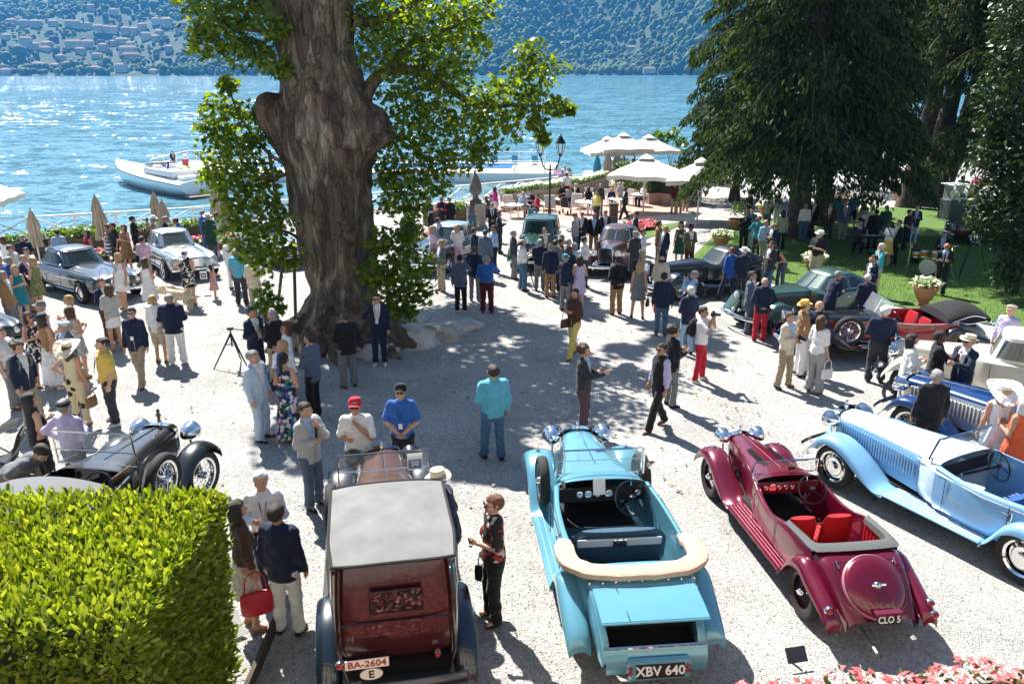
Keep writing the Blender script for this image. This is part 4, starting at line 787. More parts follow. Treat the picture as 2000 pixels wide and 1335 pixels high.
# ================================================================ lawn, beds, pots
def lawn_mat():
    m = mat('lawn', (.055, .12, .018), .95, col2=(.12, .20, .035), vscale=7, bump=1, bscale=90); return m
patch('lawn', [(6.2,28.38), (7.44,32.42), (10.2,39.28), (12.77,43.44), (16.21,44.88), (22.27,49.54), (26.65,48.78), (27.79,44.88), (32.53,41.9), (34.79,35.54), (19.37,18.87), (16.33,20.96), (14.1,21.75), (13.09,22.9), (11.6,25.19), (10.07,27.1), (8.26,28.38)], lawn_mat(), .03)
patch('lawn_strip', [(4.87,38.47), (6.11,40.12), (9.04,43.04), (8.95,41.9), (6.14,36.95), (4.99,35.54)], lawn_mat(), .03)
def grass():
    n = 60000; x = RNG.uniform(5, 27, n); y = RNG.uniform(19.5, 38, n)
    poly = [(6.48,28.83), (7.66,32.42), (10.25,38.47), (12.61,41.9), (15.71,43.44), (21.53,47.81), (25.65,46.87), (26.94,43.44), (31.21,40.12), (17.63,21.75), (14.37,22.2), (13.34,23.38), (11.81,25.7), (10.3,27.77), (8.43,29.02)]
    ins = np.zeros(n, bool); j = len(poly) - 1
    for i in range(len(poly)):
        xi, yi = poly[i]; xj, yj = poly[j]; ins ^= ((yi > y) != (yj > y)) & (x < (xj - xi) * (y - yi) / (yj - yi + 1e-9) + xi); j = i
    x, y = x[ins], y[ins]; P = np.stack([x, y, -SLOPE*y + .02], 1); n = len(P); D = RNG.normal(0, .3, (n, 3)); D[:, 2] = 1; D /= np.linalg.norm(D, axis=1)[:, None]; a = RNG.normal(size=(n, 3)); a -= D*(a*D).sum(1)[:, None]; a /= np.linalg.norm(a, axis=1)[:, None]
    tpl = np.array([(-.13, 0, 0), (.13, 0, 0), (0, 1, 0)]); o = inst('grass', leaf_mesh('grass', P, .075, tpl, leafmat('grass_blade', (.05, .11, .015), (.13, .21, .04), .4), frames=(a, D, np.cross(a, D)))); tag(o, 'short clipped grass of the garden lawn', 'grass', kind='stuff')
grass()
def flower_pot(lb, p, r0, kind=0, h=.62, tall=0):
    r_ = empty('flower_pot', (p[0], p[1], gz(*p) + .03), 0, lb, 'flower pot', 'potted plants round the lawn'); TC = mat('terracotta', (.38, .17, .09), .85, var=.15, vscale=5)
    b = MB(); b.lathe([(0, 0), (r0*.45, 0), (r0*.5, .06), (r0*.42, .14), (r0*.6, .2), (r0*.9, h*.75), (r0, h - .08), (r0*1.06, h - .08), (r0*1.06, h), (r0*.95, h), (r0*.9, h - .08), (0, h - .08)], 28); b.build('bowl', TC, r_)
    n = int(700 * r0**2) + 150; p1 = blob_pts((0, 0, h + .12 + tall/2), r0 * 1.12, n, (1, 1, .38 + tall*.5), .2); p1[:, 2] = np.maximum(p1[:, 2], h - .05)
    c = inst('foliage', leaf_mesh('foliage', p1, .13, OVAL, leafmat('planter_leaf', (.05, .12, .02), (.17, .26, .05), .4)), r_); c['kind'] = 'stuff'
    if kind < 2:
        m = int(900 * r0**2); d = RNG.normal(size=(m, 3)); d /= np.linalg.norm(d, axis=1)[:, None]; d[:, 2] = np.abs(d[:, 2]); p2 = np.array((0, 0, h + .1)) + d * np.array((r0*1.18, r0*1.18, r0*.5)); c = inst('blossoms', leaf_mesh('blossoms', p2, .12, OVAL, WHITEF if kind == 0 else PINKF, .6), r_); c['kind'] = 'stuff'
flower_pot('terracotta bowl of white flowers behind the black coupe', (9.11,34.23), .38); flower_pot('terracotta bowl of white flowers by the conifer trunk', (14.17,44.46), .42); flower_pot('bowl of white flowers behind the green coupe roof', (11.2,28.83), .36); flower_pot('bowl of white flowers behind the black hood of the red cabriolet', (13.04,24.29), .36)
flower_pot('small pot with dark shrub at the lawn corner', (11.46,40.46), .4, 2, .5, .8); flower_pot('dark red potted shrub at the back of the lawn', (19.62,47.81), .5, 1, .7, .6); flower_pot('pot of pale flowers beside the leaning trunk', (25.31,52.23), .5, 0, .8); flower_pot('red flowered bowl beyond the lawn right of the trunks', (28.5,53.1), .45, 1, .6)
def flower_mass(name, lb, pts, n, fl, size, h, kindm):
    xs = [p[0] for p in pts]; ys = [p[1] for p in pts]; x = RNG.uniform(min(xs), max(xs), n*3); y = RNG.uniform(min(ys), max(ys), n*3); ins = np.zeros(n*3, bool); j = len(pts) - 1
    for i in range(len(pts)):
        xi, yi = pts[i]; xj, yj = pts[j]; ins ^= ((yi > y) != (yj > y)) & (x < (xj - xi) * (y - yi) / (yj - yi + 1e-9) + xi); j = i
    x, y = x[ins][:n], y[ins][:n]; cx, cy_ = np.mean(xs), np.mean(ys); r_ = empty(name, (cx, cy_, gz(cx, cy_)), 0, lb, 'flower bed')
    hh = h * (.75 + .25*np.sin(x*4.1)*np.cos(y*5.3)); P = np.stack([x - cx, y - cy_, -SLOPE*(y - cy_) + hh * RNG.uniform(.25, 1, len(x))], 1); c = inst('foliage', leaf_mesh('foliage', P, size*1.3, OVAL, leafmat('begonia_leaf', (.03, .045, .012), (.10, .13, .03), .3), .4), r_); c['kind'] = 'stuff'
    F = np.stack([x - cx, y - cy_, -SLOPE*(y - cy_) + hh * RNG.uniform(.9, 1.06, len(x))], 1)
    return r_, F[:int(len(F)*.85)]
r_, F = flower_mass('flower_bed', 'coral flower bed on the strip of grass by the path', [(5.58,40.64), (6.7,42.27), (7.73,41.9), (7.15,40.12), (5.74,39.28)], 2200, PINKF, .11, .3, 0); c = inst('blossoms', leaf_mesh('blossoms', F, .13, OVAL, PINKF, .8), r_); c['kind'] = 'stuff'
r_, F = flower_mass('flower_bed', 'dense coral and pink begonia bed in the near right corner', [(1.5, 6.5), (1.95, 6.74), (2.4, 6.87), (3.06, 6.93), (3.9, 7.05), (5.7, 7.2), (8, 7.3), (8, 2.2), (-4.5, 2.2), (-4.5, 4.6), (-3, 5.4), (.6, 5.9)], 11000, PINKF, .075, .34, 0)
patch('bed_soil', [(1.5, 6.45), (1.95, 6.68), (2.4, 6.8), (3.06, 6.86), (3.9, 6.98), (5.7, 7.12), (8, 7.25), (8, 2.2), (-4.5, 2.2), (-4.5, 4.6), (-3, 5.4), (.6, 5.9)], mat('soil', (.05, .035, .025), .95), .05)
BEG = np.array([(0,0,0),(.35,.1,.1),(.5,.45,.12),(.2,.5,.03),(.15,.9,.12),(-.15,.9,.12),(-.2,.5,.03),(-.5,.45,.12),(-.35,.1,.1)])
o = np.array(r_.location); k = np.argsort(-(F[:, 1] + o[1]) + .0 * F[:, 0]); vis = [i for i in k if F[i, 0] + o[0] > 2.3][:300]
fm = leaf_mesh('flower', [(0, 0, 0), (0, 0, .004), (0, 0, .008)], np.array([.05, .046, .042]), BEG, PINKF, frames=(np.array([[1., 0, 0], [-.5, .86, 0], [-.5, -.86, 0]]), np.array([[0, 1., 0], [-.86, -.5, 0], [.86, -.5, 0]]), np.array([[0, 0, 1.]]*3)))
for i in vis: inst('flower', fm, r_, F[i], (random.uniform(-.5, .5), random.uniform(-.5, .5), random.uniform(0, 6)))
ex = np.stack([RNG.uniform(-3.2, 1.0, 3600) - o[0], RNG.uniform(3.3, 5.55, 3600) - o[1], RNG.uniform(.27, .37, 3600)], 1); ex[:, 2] -= SLOPE*ex[:, 1]; rest = np.concatenate([np.delete(F, vis, axis=0), ex]); c = inst('blossoms', leaf_mesh('blossoms', rest, .05, BEG, PINKF, .7), r_); c['kind'] = 'stuff'
b = MB(); b.box((0, 0, .16), (.24, .02, .17), 0, 0, R(-40)); b.box((0, .06, .08), (.03, .03, .2)); b.build('ground_sign', mat('dark_trim', (.03, .035, .05), .5), None, (*(3.23,7.41), gz(*(3.23,7.41))), (0, 0, R(12)), smooth=False, label='small dark tilted sign at the edge of the begonia bed', cat='sign')
# ================================================================ clipped laurel hedge in the foreground
def laurel():
    x0, x1, y0, y1 = -8.6, -2.98, 5.12, 7.15; zt = 2.06; zb = gz(0, 6); r_ = empty('laurel_hedge', ((x0+x1)/2, (y0+y1)/2, zb), 0, 'bright green clipped laurel hedge in the near left corner', 'hedge'); o = np.array(r_.location)
    b = MB(); h = zt - zb; b.box((0, 0, h/2 - .05), (x1-x0-.26, y1-y0-.26, h - .16)); b.build('branches', mat('hedge_core', (.02, .035, .01), .95), r_, smooth=False)
    def jit(n, s): return RNG.normal(0, s, n)
    n1 = 17500; top = np.stack([RNG.uniform(x0, x1, n1), RNG.uniform(y0, y1, n1), zt + jit(n1, .035)], 1)
    n2 = 9500; t = RNG.uniform(0, 1, n2)**.8; rt = np.stack([x1 + jit(n2, .03) - .10*(1-t), RNG.uniform(y0, y1, n2), zb + t*(zt-zb)], 1)
    n3 = 9500; fr = np.stack([RNG.uniform(x0, x1, n3), y0 + jit(n3, .03), RNG.uniform(zb + .6, zt, n3)], 1)
    P = np.concatenate([top, rt, fr]) - o; nrm = np.concatenate([np.tile((0, -.1, 1.), (n1, 1)), np.tile((1., 0, .15), (n2, 1)), np.tile((0, -1., .15), (n3, 1))])
    edge = np.abs(P[:, 2] + o[2] - zt) < .12
    n = len(P); D = nrm * .55 + RNG.normal(0, .45, (n, 3)); D[:, 2] += .55; D /= np.linalg.norm(D, axis=1)[:, None]; a = np.cross(D, RNG.normal(size=(n, 3))); a /= np.linalg.norm(a, axis=1)[:, None]
    tpl = np.array([(0,0,0),(.17,.3,.04),(.17,.68,.03),(0,1,-.06),(-.17,.68,.03),(-.17,.3,.04)]); M = leafmat('laurel_leaf', (.07, .13, .015), (.28, .34, .06), .42, .3)
    far = np.array((0, 0, 6.15)) - o; dist = np.linalg.norm(P - far, axis=1); vis = np.argsort(dist + 3*(P[:, 0] + o[0] < -4.6))[:300]; keep = np.ones(n, bool); keep[vis] = False
    c = inst('leaves', leaf_mesh('leaves', P[keep], np.full(keep.sum(), .09) * RNG.uniform(.75, 1.25, keep.sum()), tpl, M, frames=(a[keep], D[keep], np.cross(a, D)[keep])), r_); c['kind'] = 'stuff'
    lm = leaf_mesh('leaf', [(0, 0, 0)], np.array([.095]), tpl, M, frames=(np.array([[1., 0, 0]]), np.array([[0, 1., 0]]), np.array([[0, 0, 1.]])))
    for i in vis:
        Mx = Matrix((a[i], D[i], np.cross(a[i], D[i]))).transposed(); inst('leaf', lm, r_, P[i], Mx.to_euler())
    b = MB(); b.box((x1 + .12 - o[0], .2, .06), (.05, 3.4, .16)); b.build('kerb_board', mat('prop_wood', (.07, .055, .04), .9, var=.2), r_, smooth=False)
laurel()
b = MB(); b.box((0, 0, .14), (.34, .03, .3), 0, 0, R(-50)); b.box((0, .1, .08), (.03, .2, .03)); b.build('ground_sign', WHITE, None, (*(-3.4,7.91), gz(*(-3.4,7.91))), (0, 0, R(40)), smooth=False, label='white tilted sign on the gravel beside the laurel hedge', cat='sign')

# ================================================================ cars: shared parts
CHROME = mat('chrome', (.8, .8, .8), .08, 1); BLACKP = paint('black_paint', (.006, .007, .008)); TYRE = mat('tyre_rubber', (.018, .018, .018), .8, bump=.2, bscale=40); DARK = mat('dark_interior', (.012, .012, .013), .8)
GLASS = mat('window_glass', (.03, .05, .06), .02, alpha=.55, spec=.8); CLEAR = mat('windscreen_glass', (.85, .95, .95), .02, alpha=.16, spec=.8); LENS = mat('lamp_lens', (.75, .8, .82), .05, .3, coat=1); REDL = mat('tail_lens', (.35, .02, .015), .15, coat=1)
PLATEK = mat('plate_black', (.01, .01, .01), .4); PLATEW = mat('plate_white', (.75, .72, .64), .5); LETW = mat('letter_white', (.8, .8, .78), .5); LETK = mat('letter_black', (.02, .02, .02), .5); LETR = mat('letter_red', (.35, .03, .03), .5)
def text_mesh(body, size, m):
    cu = bpy.data.curves.new('lettering', 'FONT'); cu.body = body; cu.size = size; cu.extrude = .002; cu.align_x = 'CENTER'; cu.align_y = 'CENTER'; cu.offset = size * .022; cu.resolution_u = 2
    o = bpy.data.objects.new('tmp', cu); COL.objects.link(o); dg = bpy.context.evaluated_depsgraph_get(); me = bpy.data.meshes.new_from_object(o.evaluated_get(dg)); bpy.data.objects.remove(o); bpy.data.curves.remove(cu)
    me.materials.clear(); me.materials.append(m); me.name = 'lettering'
    return me
def plate(root, c, txt, wd, ht, rear=True, dark=True, rx=0, size=None):
    """number plate facing the car's rear (or front)"""
    b = MB(); b.box((0, 0, 0), (wd, .015, ht), bev=.004); p = b.build('number_plate', PLATEK if dark else PLATEW, root, c, (rx, 0, 0 if rear else math.pi))
    inst('lettering', text_mesh(txt, size or ht * .78, LETW if dark else LETR), p, (0, -.0085, 0), (R(90), 0, 0))
    return p
def wheel_meshes(rw, tw, style):
    k = ('W', rw, tw, style)
    if k in MATS: return MATS[k]
    b = MB(); ri = rw - .115
    b.lathe([(ri, -tw*.4), (ri+.02, -tw*.5), (rw-.03, -tw*.52), (rw-.008, -tw*.36), (rw, -tw*.15), (rw, tw*.15), (rw-.008, tw*.36), (rw-.03, tw*.52), (ri+.02, tw*.5), (ri, tw*.4)], 36, axis='x'); t = b.mesh('tyre', [TYRE])
    b = MB(); b.lathe([(ri-.03, -tw*.3), (ri, -tw*.42), (ri+.012, -tw*.4), (ri+.012, tw*.4), (ri, tw*.42), (ri-.03, tw*.3)], 32, axis='x', mi=0)
    if style == 'wire':
        for q in range(30):
            a = 2*math.pi*q/30; sd = 1 if q % 2 else -1; a2 = a + .35*(1 if q % 4 < 2 else -1); b.tube([(sd*.045, .055*math.cos(a2), .055*math.sin(a2)), (0, (ri-.01)*math.cos(a), (ri-.01)*math.sin(a))], .0045, 4, 0)
        b.lathe([(.0, .10), (.03, .10), (.05, .07), (.06, .02), (.06, -.05), (0, -.06)], 12, axis='x', mi=1); b.tube([(.08, -.07, 0), (.08, .07, 0)], .012, 6, 1)
    elif style == 'disc':
        b.lathe([(0, .055), (.05, .055), (.085, .045), (.09, .03), (.15, .035), (.155, .045), (.165, .03), (ri-.02, .012), (ri, -.02)], 32, axis='x', mi=1)
    else:                                            # slotted steel rim with hub cap
        b.lathe([(.1, .03), (.14, .035), (ri-.03, .0), (ri, -.02)], 28, axis='x', mi=0); b.lathe([(0, .06), (.05, .058), (.1, .04), (.105, .02)], 24, axis='x', mi=1)
        for q in range(10):
            a = 2*math.pi*q/10; b.tube([(.035, .15*math.cos(a), .15*math.sin(a)), (.02, (ri-.04)*math.cos(a), (ri-.04)*math.sin(a))], .012, 5, 1)
    r = b.mesh('rim', [CHROME, CHROME]); MATS[k] = (t, r)
    return t, r
def wheel(root, x, y, z, rw=.36, tw=.14, style='wire', rim=None, steer=0, name='wheel', rot=None, white=None):
    t, r = wheel_meshes(rw, tw, style); s = 1 if x >= 0 else -1
    w_ = empty(name, (x, y, z)); w_.parent = root; w_.rotation_euler = rot or (random.uniform(0, 3), 0, steer if s > 0 else math.pi + steer)
    inst('tyre', t, w_); inst('rim', r, w_, mats=[rim, None] if rim else None)
    if white:
        b = MB(); b.lathe([(rw-.1, tw*.5+.012), (rw-.035, tw*.52+.012)], 32, axis='x'); b.build('white_wall', white, w_)
    return w_
def wheels4(root, wb, tr, rw=.36, tw=.14, style='wire', rim=None, steer=0, white=None):
    for sx in (-1, 1):
        for sy in (-1, 1): wheel(root, sx*tr, sy*wb/2, rw, rw, tw, style, rim, steer if sy > 0 else 0, white=white)
def loft(secs, ny=4, nx=3, mi=0, b=None, cap0=False, cap1=False, sym=True):
    """secs: [(y, [(x,z)...])] half profiles from sill to centre line, mirrored"""
    b = b or MB(); A = np.array([[(x, y, z) for x, z in p] for y, p in secs], float)
    if ny > 1: A = np.stack([catmull(A[:, k], ny) for k in range(A.shape[1])], 1)
    if nx > 1: A = np.stack([catmull(r, nx) for r in A])
    rings = []
    for r in A:
        l = [tuple(p) for p in r]
        if sym: l = l + [(-p[0], p[1], p[2]) for p in r[::-1][1:]]
        rings.append(l)
    b.grid(rings, mi, cap0=cap0, cap1=cap1)
    return b
def hood_p(w_, zt, zb, k=.13): return [(w_*.96, zb), (w_, (zb+zt)/2), (w_*.985, zt - k*1.25), (w_*.9, zt - k*.55), (w_*.55, zt - k*.12), (0, zt)]
def deck_p(w_, bz, zb, c=.12): return [(w_*.9, zb), (w_, zb + .18), (w_, bz - .1), (w_ - .03, bz - .02), (w_*.8, bz + c*.55), (w_*.5, bz + c*.88), (w_*.22, bz + c), (0, bz + c)]
def tub_p(w_, bz, zb, fl=.42): return [(w_*.9, zb), (w_, zb + .18), (w_, bz - .07), (w_ - .015, bz), (w_ - .06, bz), (w_ - .075, bz - .05), (w_ - .09, fl), (0, fl)]
def fender(root, side, st, m, name='fender', drop=.12, n=5):
    """st: [(y, z, xin, xout, outer drop, inner drop)] along the crown"""
    S = []
    for q in st:
        y, z, xi, xo = q[:4]; do = q[4] if len(q) > 4 else drop; di = q[5] if len(q) > 5 else do
        S.append([(xi, y, z - di), (xi + .015, y, z - .05), (xi + .25*(xo-xi), y, z - .008), (xi + .5*(xo-xi), y, z), (xi + .78*(xo-xi), y, z - .02), (xo - .01, y, z - .07), (xo, y, z - do)])
    A = np.array(S, float); A = np.stack([catmull(A[:, k], n) for k in range(A.shape[1])], 1); A = np.stack([catmull(r, 2) for r in A]); A[:, :, 0] *= side
    b = MB(); b.grid([[tuple(p) for p in r] for r in A], flip=(side > 0)); b.grid([[(p[0] - side*.0, p[1], p[2] - .012) for p in r] for r in A], flip=(side < 0))
    return b.build(name, m, root, ang=60)
def headlamp(root, x, y, z, r0=.13, m=None, depth=.2, stalk=None):
    b = MB(); b.lathe([(0, -depth), (r0*.45, -depth*.92), (r0*.8, -depth*.6), (r0*.97, -depth*.2), (r0, 0), (r0*1.05, .012), (r0*1.02, .03), (r0*.93, .03)], 24, axis='y'); h = b.build('headlamp', m or CHROME, root, (x, y, z))
    b = MB(); b.lathe([(r0*.94, .022), (r0*.6, .04), (0, .05)], 20, axis='y'); b.build('lens', LENS, h)
    if stalk: b = MB(); b.tube([(0, -.06, -r0*.9), (stalk[0], -.06 + stalk[1], -r0*.9 - stalk[2])], .018, 6); b.build('stalk', CHROME, h)
    return h
def radiator(root, y, w_, z0, z1, m=CHROME, slat=18, rake=0, vee=0, core=None):
    b = MB(); out = []; inn = []
    prof = [(w_*.9, z0), (w_, z0 + .1), (w_, z1 - .14), (w_*.93, z1 - .05), (w_*.5, z1 - .01), (0, z1)]
    for d, k in ((-.10, 1.0), (.0, 1.02), (.03, .98), (.03, .84)): out.append((y + d, [(x*k, z0 + (z - z0)*(1 if k > .9 else .93) + (0 if k > .9 else .03)) for x, z in prof]))
    loft(out, 1, 3, 0, b); g = b.build('grille', m, root)
    b = MB(); b.box((0, y + .0, (z0+z1)/2), (w_*1.7, .02, (z1 - z0)*.9)); b.build('core', core or DARK, g, smooth=False)
    sl = MB()
    for k in range(slat):
        x = -w_*.8 + 1.6*w_*(k + .5)/slat; hh = (z1 - z0)*(.88 - .10*(abs(x)/w_)**3); sl.box((x, y + .018, z0 + .03 + hh/2), (.012, .02, hh))
    sl.build('slats', m, g, smooth=False)['kind'] = 'stuff'
    b = MB(); b.lathe([(.0, -.02), (.035, -.02), (.035, .03), (.02, .045), (.015, .07), (.03, .09), (.0, .13)], 12, c=(0, y - .02, z1)); b.build('radiator_cap', m, root)
    return g
def seat(root, x, y, w_, m, h=.55, z=.42, d=.5, pleats=5, rake=12, back=True):
    s = empty('seat', (x, y, z)); s.parent = root; b = MB()
    b.box((0, d*.45, .09), (w_, d, .18), bev=.05); b.build('cushion', m, s)
    if back:
        b = MB(); k = 9; rings = []
        for i in range(k):
            t = i/(k-1); zz = .1 + h*t; half = w_/2*(1 - .25*max(0, t - .6)**2*6); th = .075*(1 - .4*t); rings.append([(half*math.cos(a)*1.0, -.02 - math.tan(R(rake))*h*t + th*math.sin(a)*1.2, zz) for a in [2*math.pi*q/20 for q in range(20)]])
        b.grid(rings, closed=True, cap0=True, cap1=True); b.build('backrest', m, s)
    for i in range(pleats):
        b = MB(); xx = -w_/2 + w_*(i + .5)/pleats; b.tube([(xx, .0, .185), (xx, d*.85, .185)], .011, 5); b.build('pleat', m, s)
    return s
def steering(root, x, y, z, r0=.21, m=None, rake=32):
    b = MB(); n = 28; c, s = math.cos(R(90 - rake)), math.sin(R(90 - rake)); T = lambda a, r: (r*math.cos(a), -r*math.sin(a)*c*.0 - r*math.sin(a)*math.sin(R(rake))*-1*0 + r*math.sin(a)*math.cos(R(90-rake)), r*math.sin(a)*math.sin(R(90-rake)))
    b.tube([T(2*math.pi*k/n, r0) for k in range(n)], .013, 6, closed=True)
    for k in range(4): a = R(45 + 90*k); b.tube([(0, 0, 0), T(a, r0)], .009, 5)
    b.lathe([(0, .0), (.035, .0), (.045, .03), (0, .045)], 12); b.tube([(0, 0, 0), (0, .5, -.35)], .02, 6)
    return b.build('steering_wheel', m or mat('bakelite', (.012, .01, .01), .3, coat=.5), root, (x, y, z))
def windscreen(root, y, w_, z0, z1, rake=8, split=False, m=None):
    m = m or CHROME; dy = -math.tan(R(rake))*(z1 - z0); b = MB(); b.tube([(-w_, y, z0), (-w_*.97, y + dy, z1), (w_*.97, y + dy, z1), (w_, y, z0)], .016, 6); b.tube([(-w_, y, z0), (w_, y, z0)], .014, 6)
    if split: b.tube([(0, y, z0), (0, y + dy, z1)], .012, 6)
    f = b.build('windscreen_frame', m, root); b = MB(); b.add([(-w_, y, z0), (w_, y, z0), (w_*.97, y + dy, z1), (-w_*.97, y + dy, z1)], [(0, 1, 2, 3)]); b.build('pane', CLEAR, f, smooth=False)
    return f
def running_board(root, side, y0, y1, xi, xo, z, m, strips=6, sm=None):
    b = MB(); b.box((side*(xi+xo)/2, (y0+y1)/2, z), (xo - xi, y1 - y0, .035), bev=.01); r = b.build('running_board', m, root)
    for k in range(strips): x = side*(xi + .04 + (xo - xi - .07)*(k + .5)/strips); MB().box((x, (y0+y1)/2, z + .021), (.016, (y1-y0)*.96, .012), bev=.004).build('tread_strip', sm or CHROME, r)
def bumper(root, y, w_, z, m=CHROME, curve=.12, r0=.045, flat=True):
    b = MB(); sg = 1 if y > 0 else -1; pts = [(x*w_, y - sg*curve*abs(x)**2.5, z) for x in np.linspace(-1, 1, 13)]; A = []
    for p in pts: A.append([(p[0], p[1] + sg*.0, p[2] - r0*1.4), (p[0], p[1] + sg*r0*.6, p[2] - r0*.8), (p[0], p[1] + sg*r0*.8, p[2]), (p[0], p[1] + sg*r0*.6, p[2] + r0*.8), (p[0], p[1], p[2] + r0*1.4), (p[0], p[1] - sg*.02, p[2])])
    b.grid(A, closed=True, flip=(sg < 0), cap0=True, cap1=True); return b.build('bumper', m, root)
def louvres(root, x, y0, y1, z0, z1, n, m, tilt=0, dx=0):
    sd = 1 if x > 0 else -1
    for k in range(n):
        t = (k + .5)/n; y = y0 + (y1 - y0)*t; MB().box((x + sd*dx*t, y, (z0+z1)/2), (.03, (y1 - y0)/n*.55, z1 - z0), 0, 0, tilt, 0, bev=.008).build('louvre', m, root)
def tail_lamp(root, x, y, z, r0=.05): 
    b = MB(); b.lathe([(0, .05), (r0, .04), (r0*1.15, 0), (r0, -.02)], 14, axis='y'); o = b.build('tail_lamp', CHROME, root, (x, y, z)); b = MB(); b.lathe([(r0*.85, -.015), (r0*.6, -.035), (0, -.04)], 12, axis='y'); b.build('lens', REDL, o)
def hood_seams(root, pts, m=CHROME, r0=.008): b = MB(); b.tube(pts, r0, 5); b.build('hood_hinge', m, root)
def chassis(root, wb, w_=.5, z=.36): MB().box((0, 0, z), (w_*2, wb + .7, .12)).build('chassis', DARK, root, smooth=False)
def car_root(lb, x, y, rz, name='vintage_car'):
    r_ = empty(name, (x, y, gz(x, y) + .012), 0, lb, 'car', 'cars on show in the court'); Z = Matrix.Rotation(R(rz), 3, 'Z'); N = Vector((0, SLOPE, 1)).normalized(); f = Z @ Vector((0, 1, 0)); f = (f - N*f.dot(N)).normalized(); rgt = f.cross(N)
    r_.rotation_euler = Matrix((rgt, f, N)).transposed().to_euler(); return r_
def swept(root, wb, m, xi, xo, rw=.36, hi=.88, full=.52, rear_hi=.84, tail=.5, board=True, bm=None, sm=None, front_lo=.5, strips=6, drop=.14, fr=.5, rear_in=None):
    f = wb/2; ri = xi if rear_in is None else rear_in
    for s in (-1, 1):
        fender(root, s, [(f + fr + .06, front_lo - .03, xi + .05, xo - .03, .05), (f + fr - .06, front_lo + .14, xi, xo, .08), (f + .24, hi - .05, xi, xo, drop), (f, hi, xi, xo, drop*1.1), (f - .26, hi - .06, xi, xo, drop*1.2), (f - .55, hi - .24, xi - .02, xo, drop*1.2), (f - .85, .44, xi - .06, xo, .08), (f - 1.05, .385, xi - .08, xo, .03)], m)
        if board: running_board(root, s, -f + full, f - 1.02, xi - .1, xo, .365, bm or m, strips, sm)
        fender(root, s, [(-f + full, .38, ri, xo, .03), (-f + .42, .52, ri, xo, .10), (-f + .24, rear_hi - .1, ri, xo, drop), (-f, rear_hi, ri, xo, drop*1.15), (-f - .26, rear_hi - .1, ri, xo, drop*1.15), (-f - tail + .08, rear_hi - .33, ri + .02, xo - .02, .1), (-f - tail, rear_hi - .48, ri + .04, xo - .04, .05)], m)
def hood_side(root, s, secs, m):
    A = np.array([[(x, y, z) for x, z in hood_p(w_, zt, zb)[:4]] for y, w_, zt, zb in secs], float); A = np.stack([catmull(A[:, k], 5) for k in range(4)], 1); A = np.stack([catmull(r, 3)[:-2] for r in A]); A[:, :, 0] = (A[:, :, 0] + .006)*s
    b = MB(); b.grid([[tuple(p) for p in r] for r in A], flip=(s < 0)); b.build('bonnet_side', m, root)
class Cabin:
    """closed greenhouse: superellipse plan rings between belt and roof"""
    def __init__(s, yf, yr, ytf, ytr, zb, zr, wb_, wt, n=5.0, dome=.12, n2=None): s.p = (yf, yr, ytf, ytr, zb, zr, wb_, wt); s.n = n; s.dome = dome; s.n2 = n2 or n
    def dims(s, u):
        yf, yr, ytf, ytr, zb, zr, wb_, wt = s.p; a = yf + (ytf - yf)*u; c = yr + (ytr - yr)*u**1.25; return (a + c)/2, (a - c)/2, wb_ + (wt - wb_)*u, zb + (zr - zb)*u
    def xs(s, y, u): yc, ly, w_, z = s.dims(u); t = min(1, abs((y - yc)/ly)); return w_*(1 - t**s.n)**(1/s.n), z
    def ys(s, x, u, sg=1): yc, ly, w_, z = s.dims(u); t = min(1, abs(x/w_)); return yc + sg*ly*(1 - t**s.n)**(1/s.n), z
    def build(s, root, m, name='cabin', roofm=None, N=72):
        b = MB(); rings = []
        for u in np.linspace(0, 1, 9): rings.append(s.ring(u, 1, 0, N))
        yc, ly, w_, z = s.dims(1)
        for k in (.97, .9, .75, .5, .25, .02): rings.append([(p[0]*k, yc + (p[1] - yc)*k, z + s.dome*(1 - k**2.2)) for p in s.ring(1, 1, 0, N)])
        b.grid(rings[:10], closed=True); o = b.build(name, m, root)
        b = MB(); b.grid(rings[9:], closed=True); b.build('roof', roofm or m, root); return o
    def ring(s, u, k, off, N):
        yc, ly, w_, z = s.dims(u); e = 2/s.n; R_ = []
        for i in range(N):
            a = 2*math.pi*i/N; c, d = math.cos(a), math.sin(a); R_.append((math.copysign(abs(c)**e, c)*w_, yc + math.copysign(abs(d)**e, d)*ly, z))
        return R_
    def side(s, root, y1b, y2b, y1t, y2t, u0=.14, u1=.86, m=None, frame=None, sides=(-1, 1)):
        for sd in sides:
            rings = []
            for u in np.linspace(u0, u1, 4):
                t = (u - u0)/(u1 - u0); row = []
                for k in np.linspace(0, 1, 6):
                    yA = y1b + (y1t - y1b)*t; yB = y2b + (y2t - y2b)*t; y = yA + (yB - yA)*k; x, z = s.xs(y, u); row.append((sd*(x + .008), y, z))
                rings.append(row)
            b = MB(); b.grid(rings, flip=(sd < 0)); o = b.build('side_window', m or GLASS, root)
            if frame: e = MB(); e.tube([rings[0][0], rings[0][-1], rings[-1][-1], rings[-1][0]], .009, 5, closed=True); e.build('frame', frame, o)
    def front(s, root, a=.86, u0=.12, u1=.9, sg=1, m=None, frame=None, split=False, name='windscreen'):
        for (xa, xb) in (((-a, -.02), (.02, a)) if split else ((-a, a),)):
            rings = []
            for u in np.linspace(u0, u1, 4):
                w_ = s.dims(u)[2]; rings.append([(x*w_, s.ys(x*w_, u, sg)[0] + sg*.008, s.ys(x*w_, u, sg)[1]) for x in np.linspace(xa, xb, 8)])
            b = MB(); b.grid(rings, flip=(sg < 0)); o = b.build(name, m or GLASS, root)
            if frame: e = MB(); e.tube(rings[0] + rings[-1][::-1] , .011, 5, closed=True); e.build('frame', frame, o)
def door_seam(root, pts): b = MB(); b.tube(pts, .005, 4); b.build('door_seam', DARK, root)
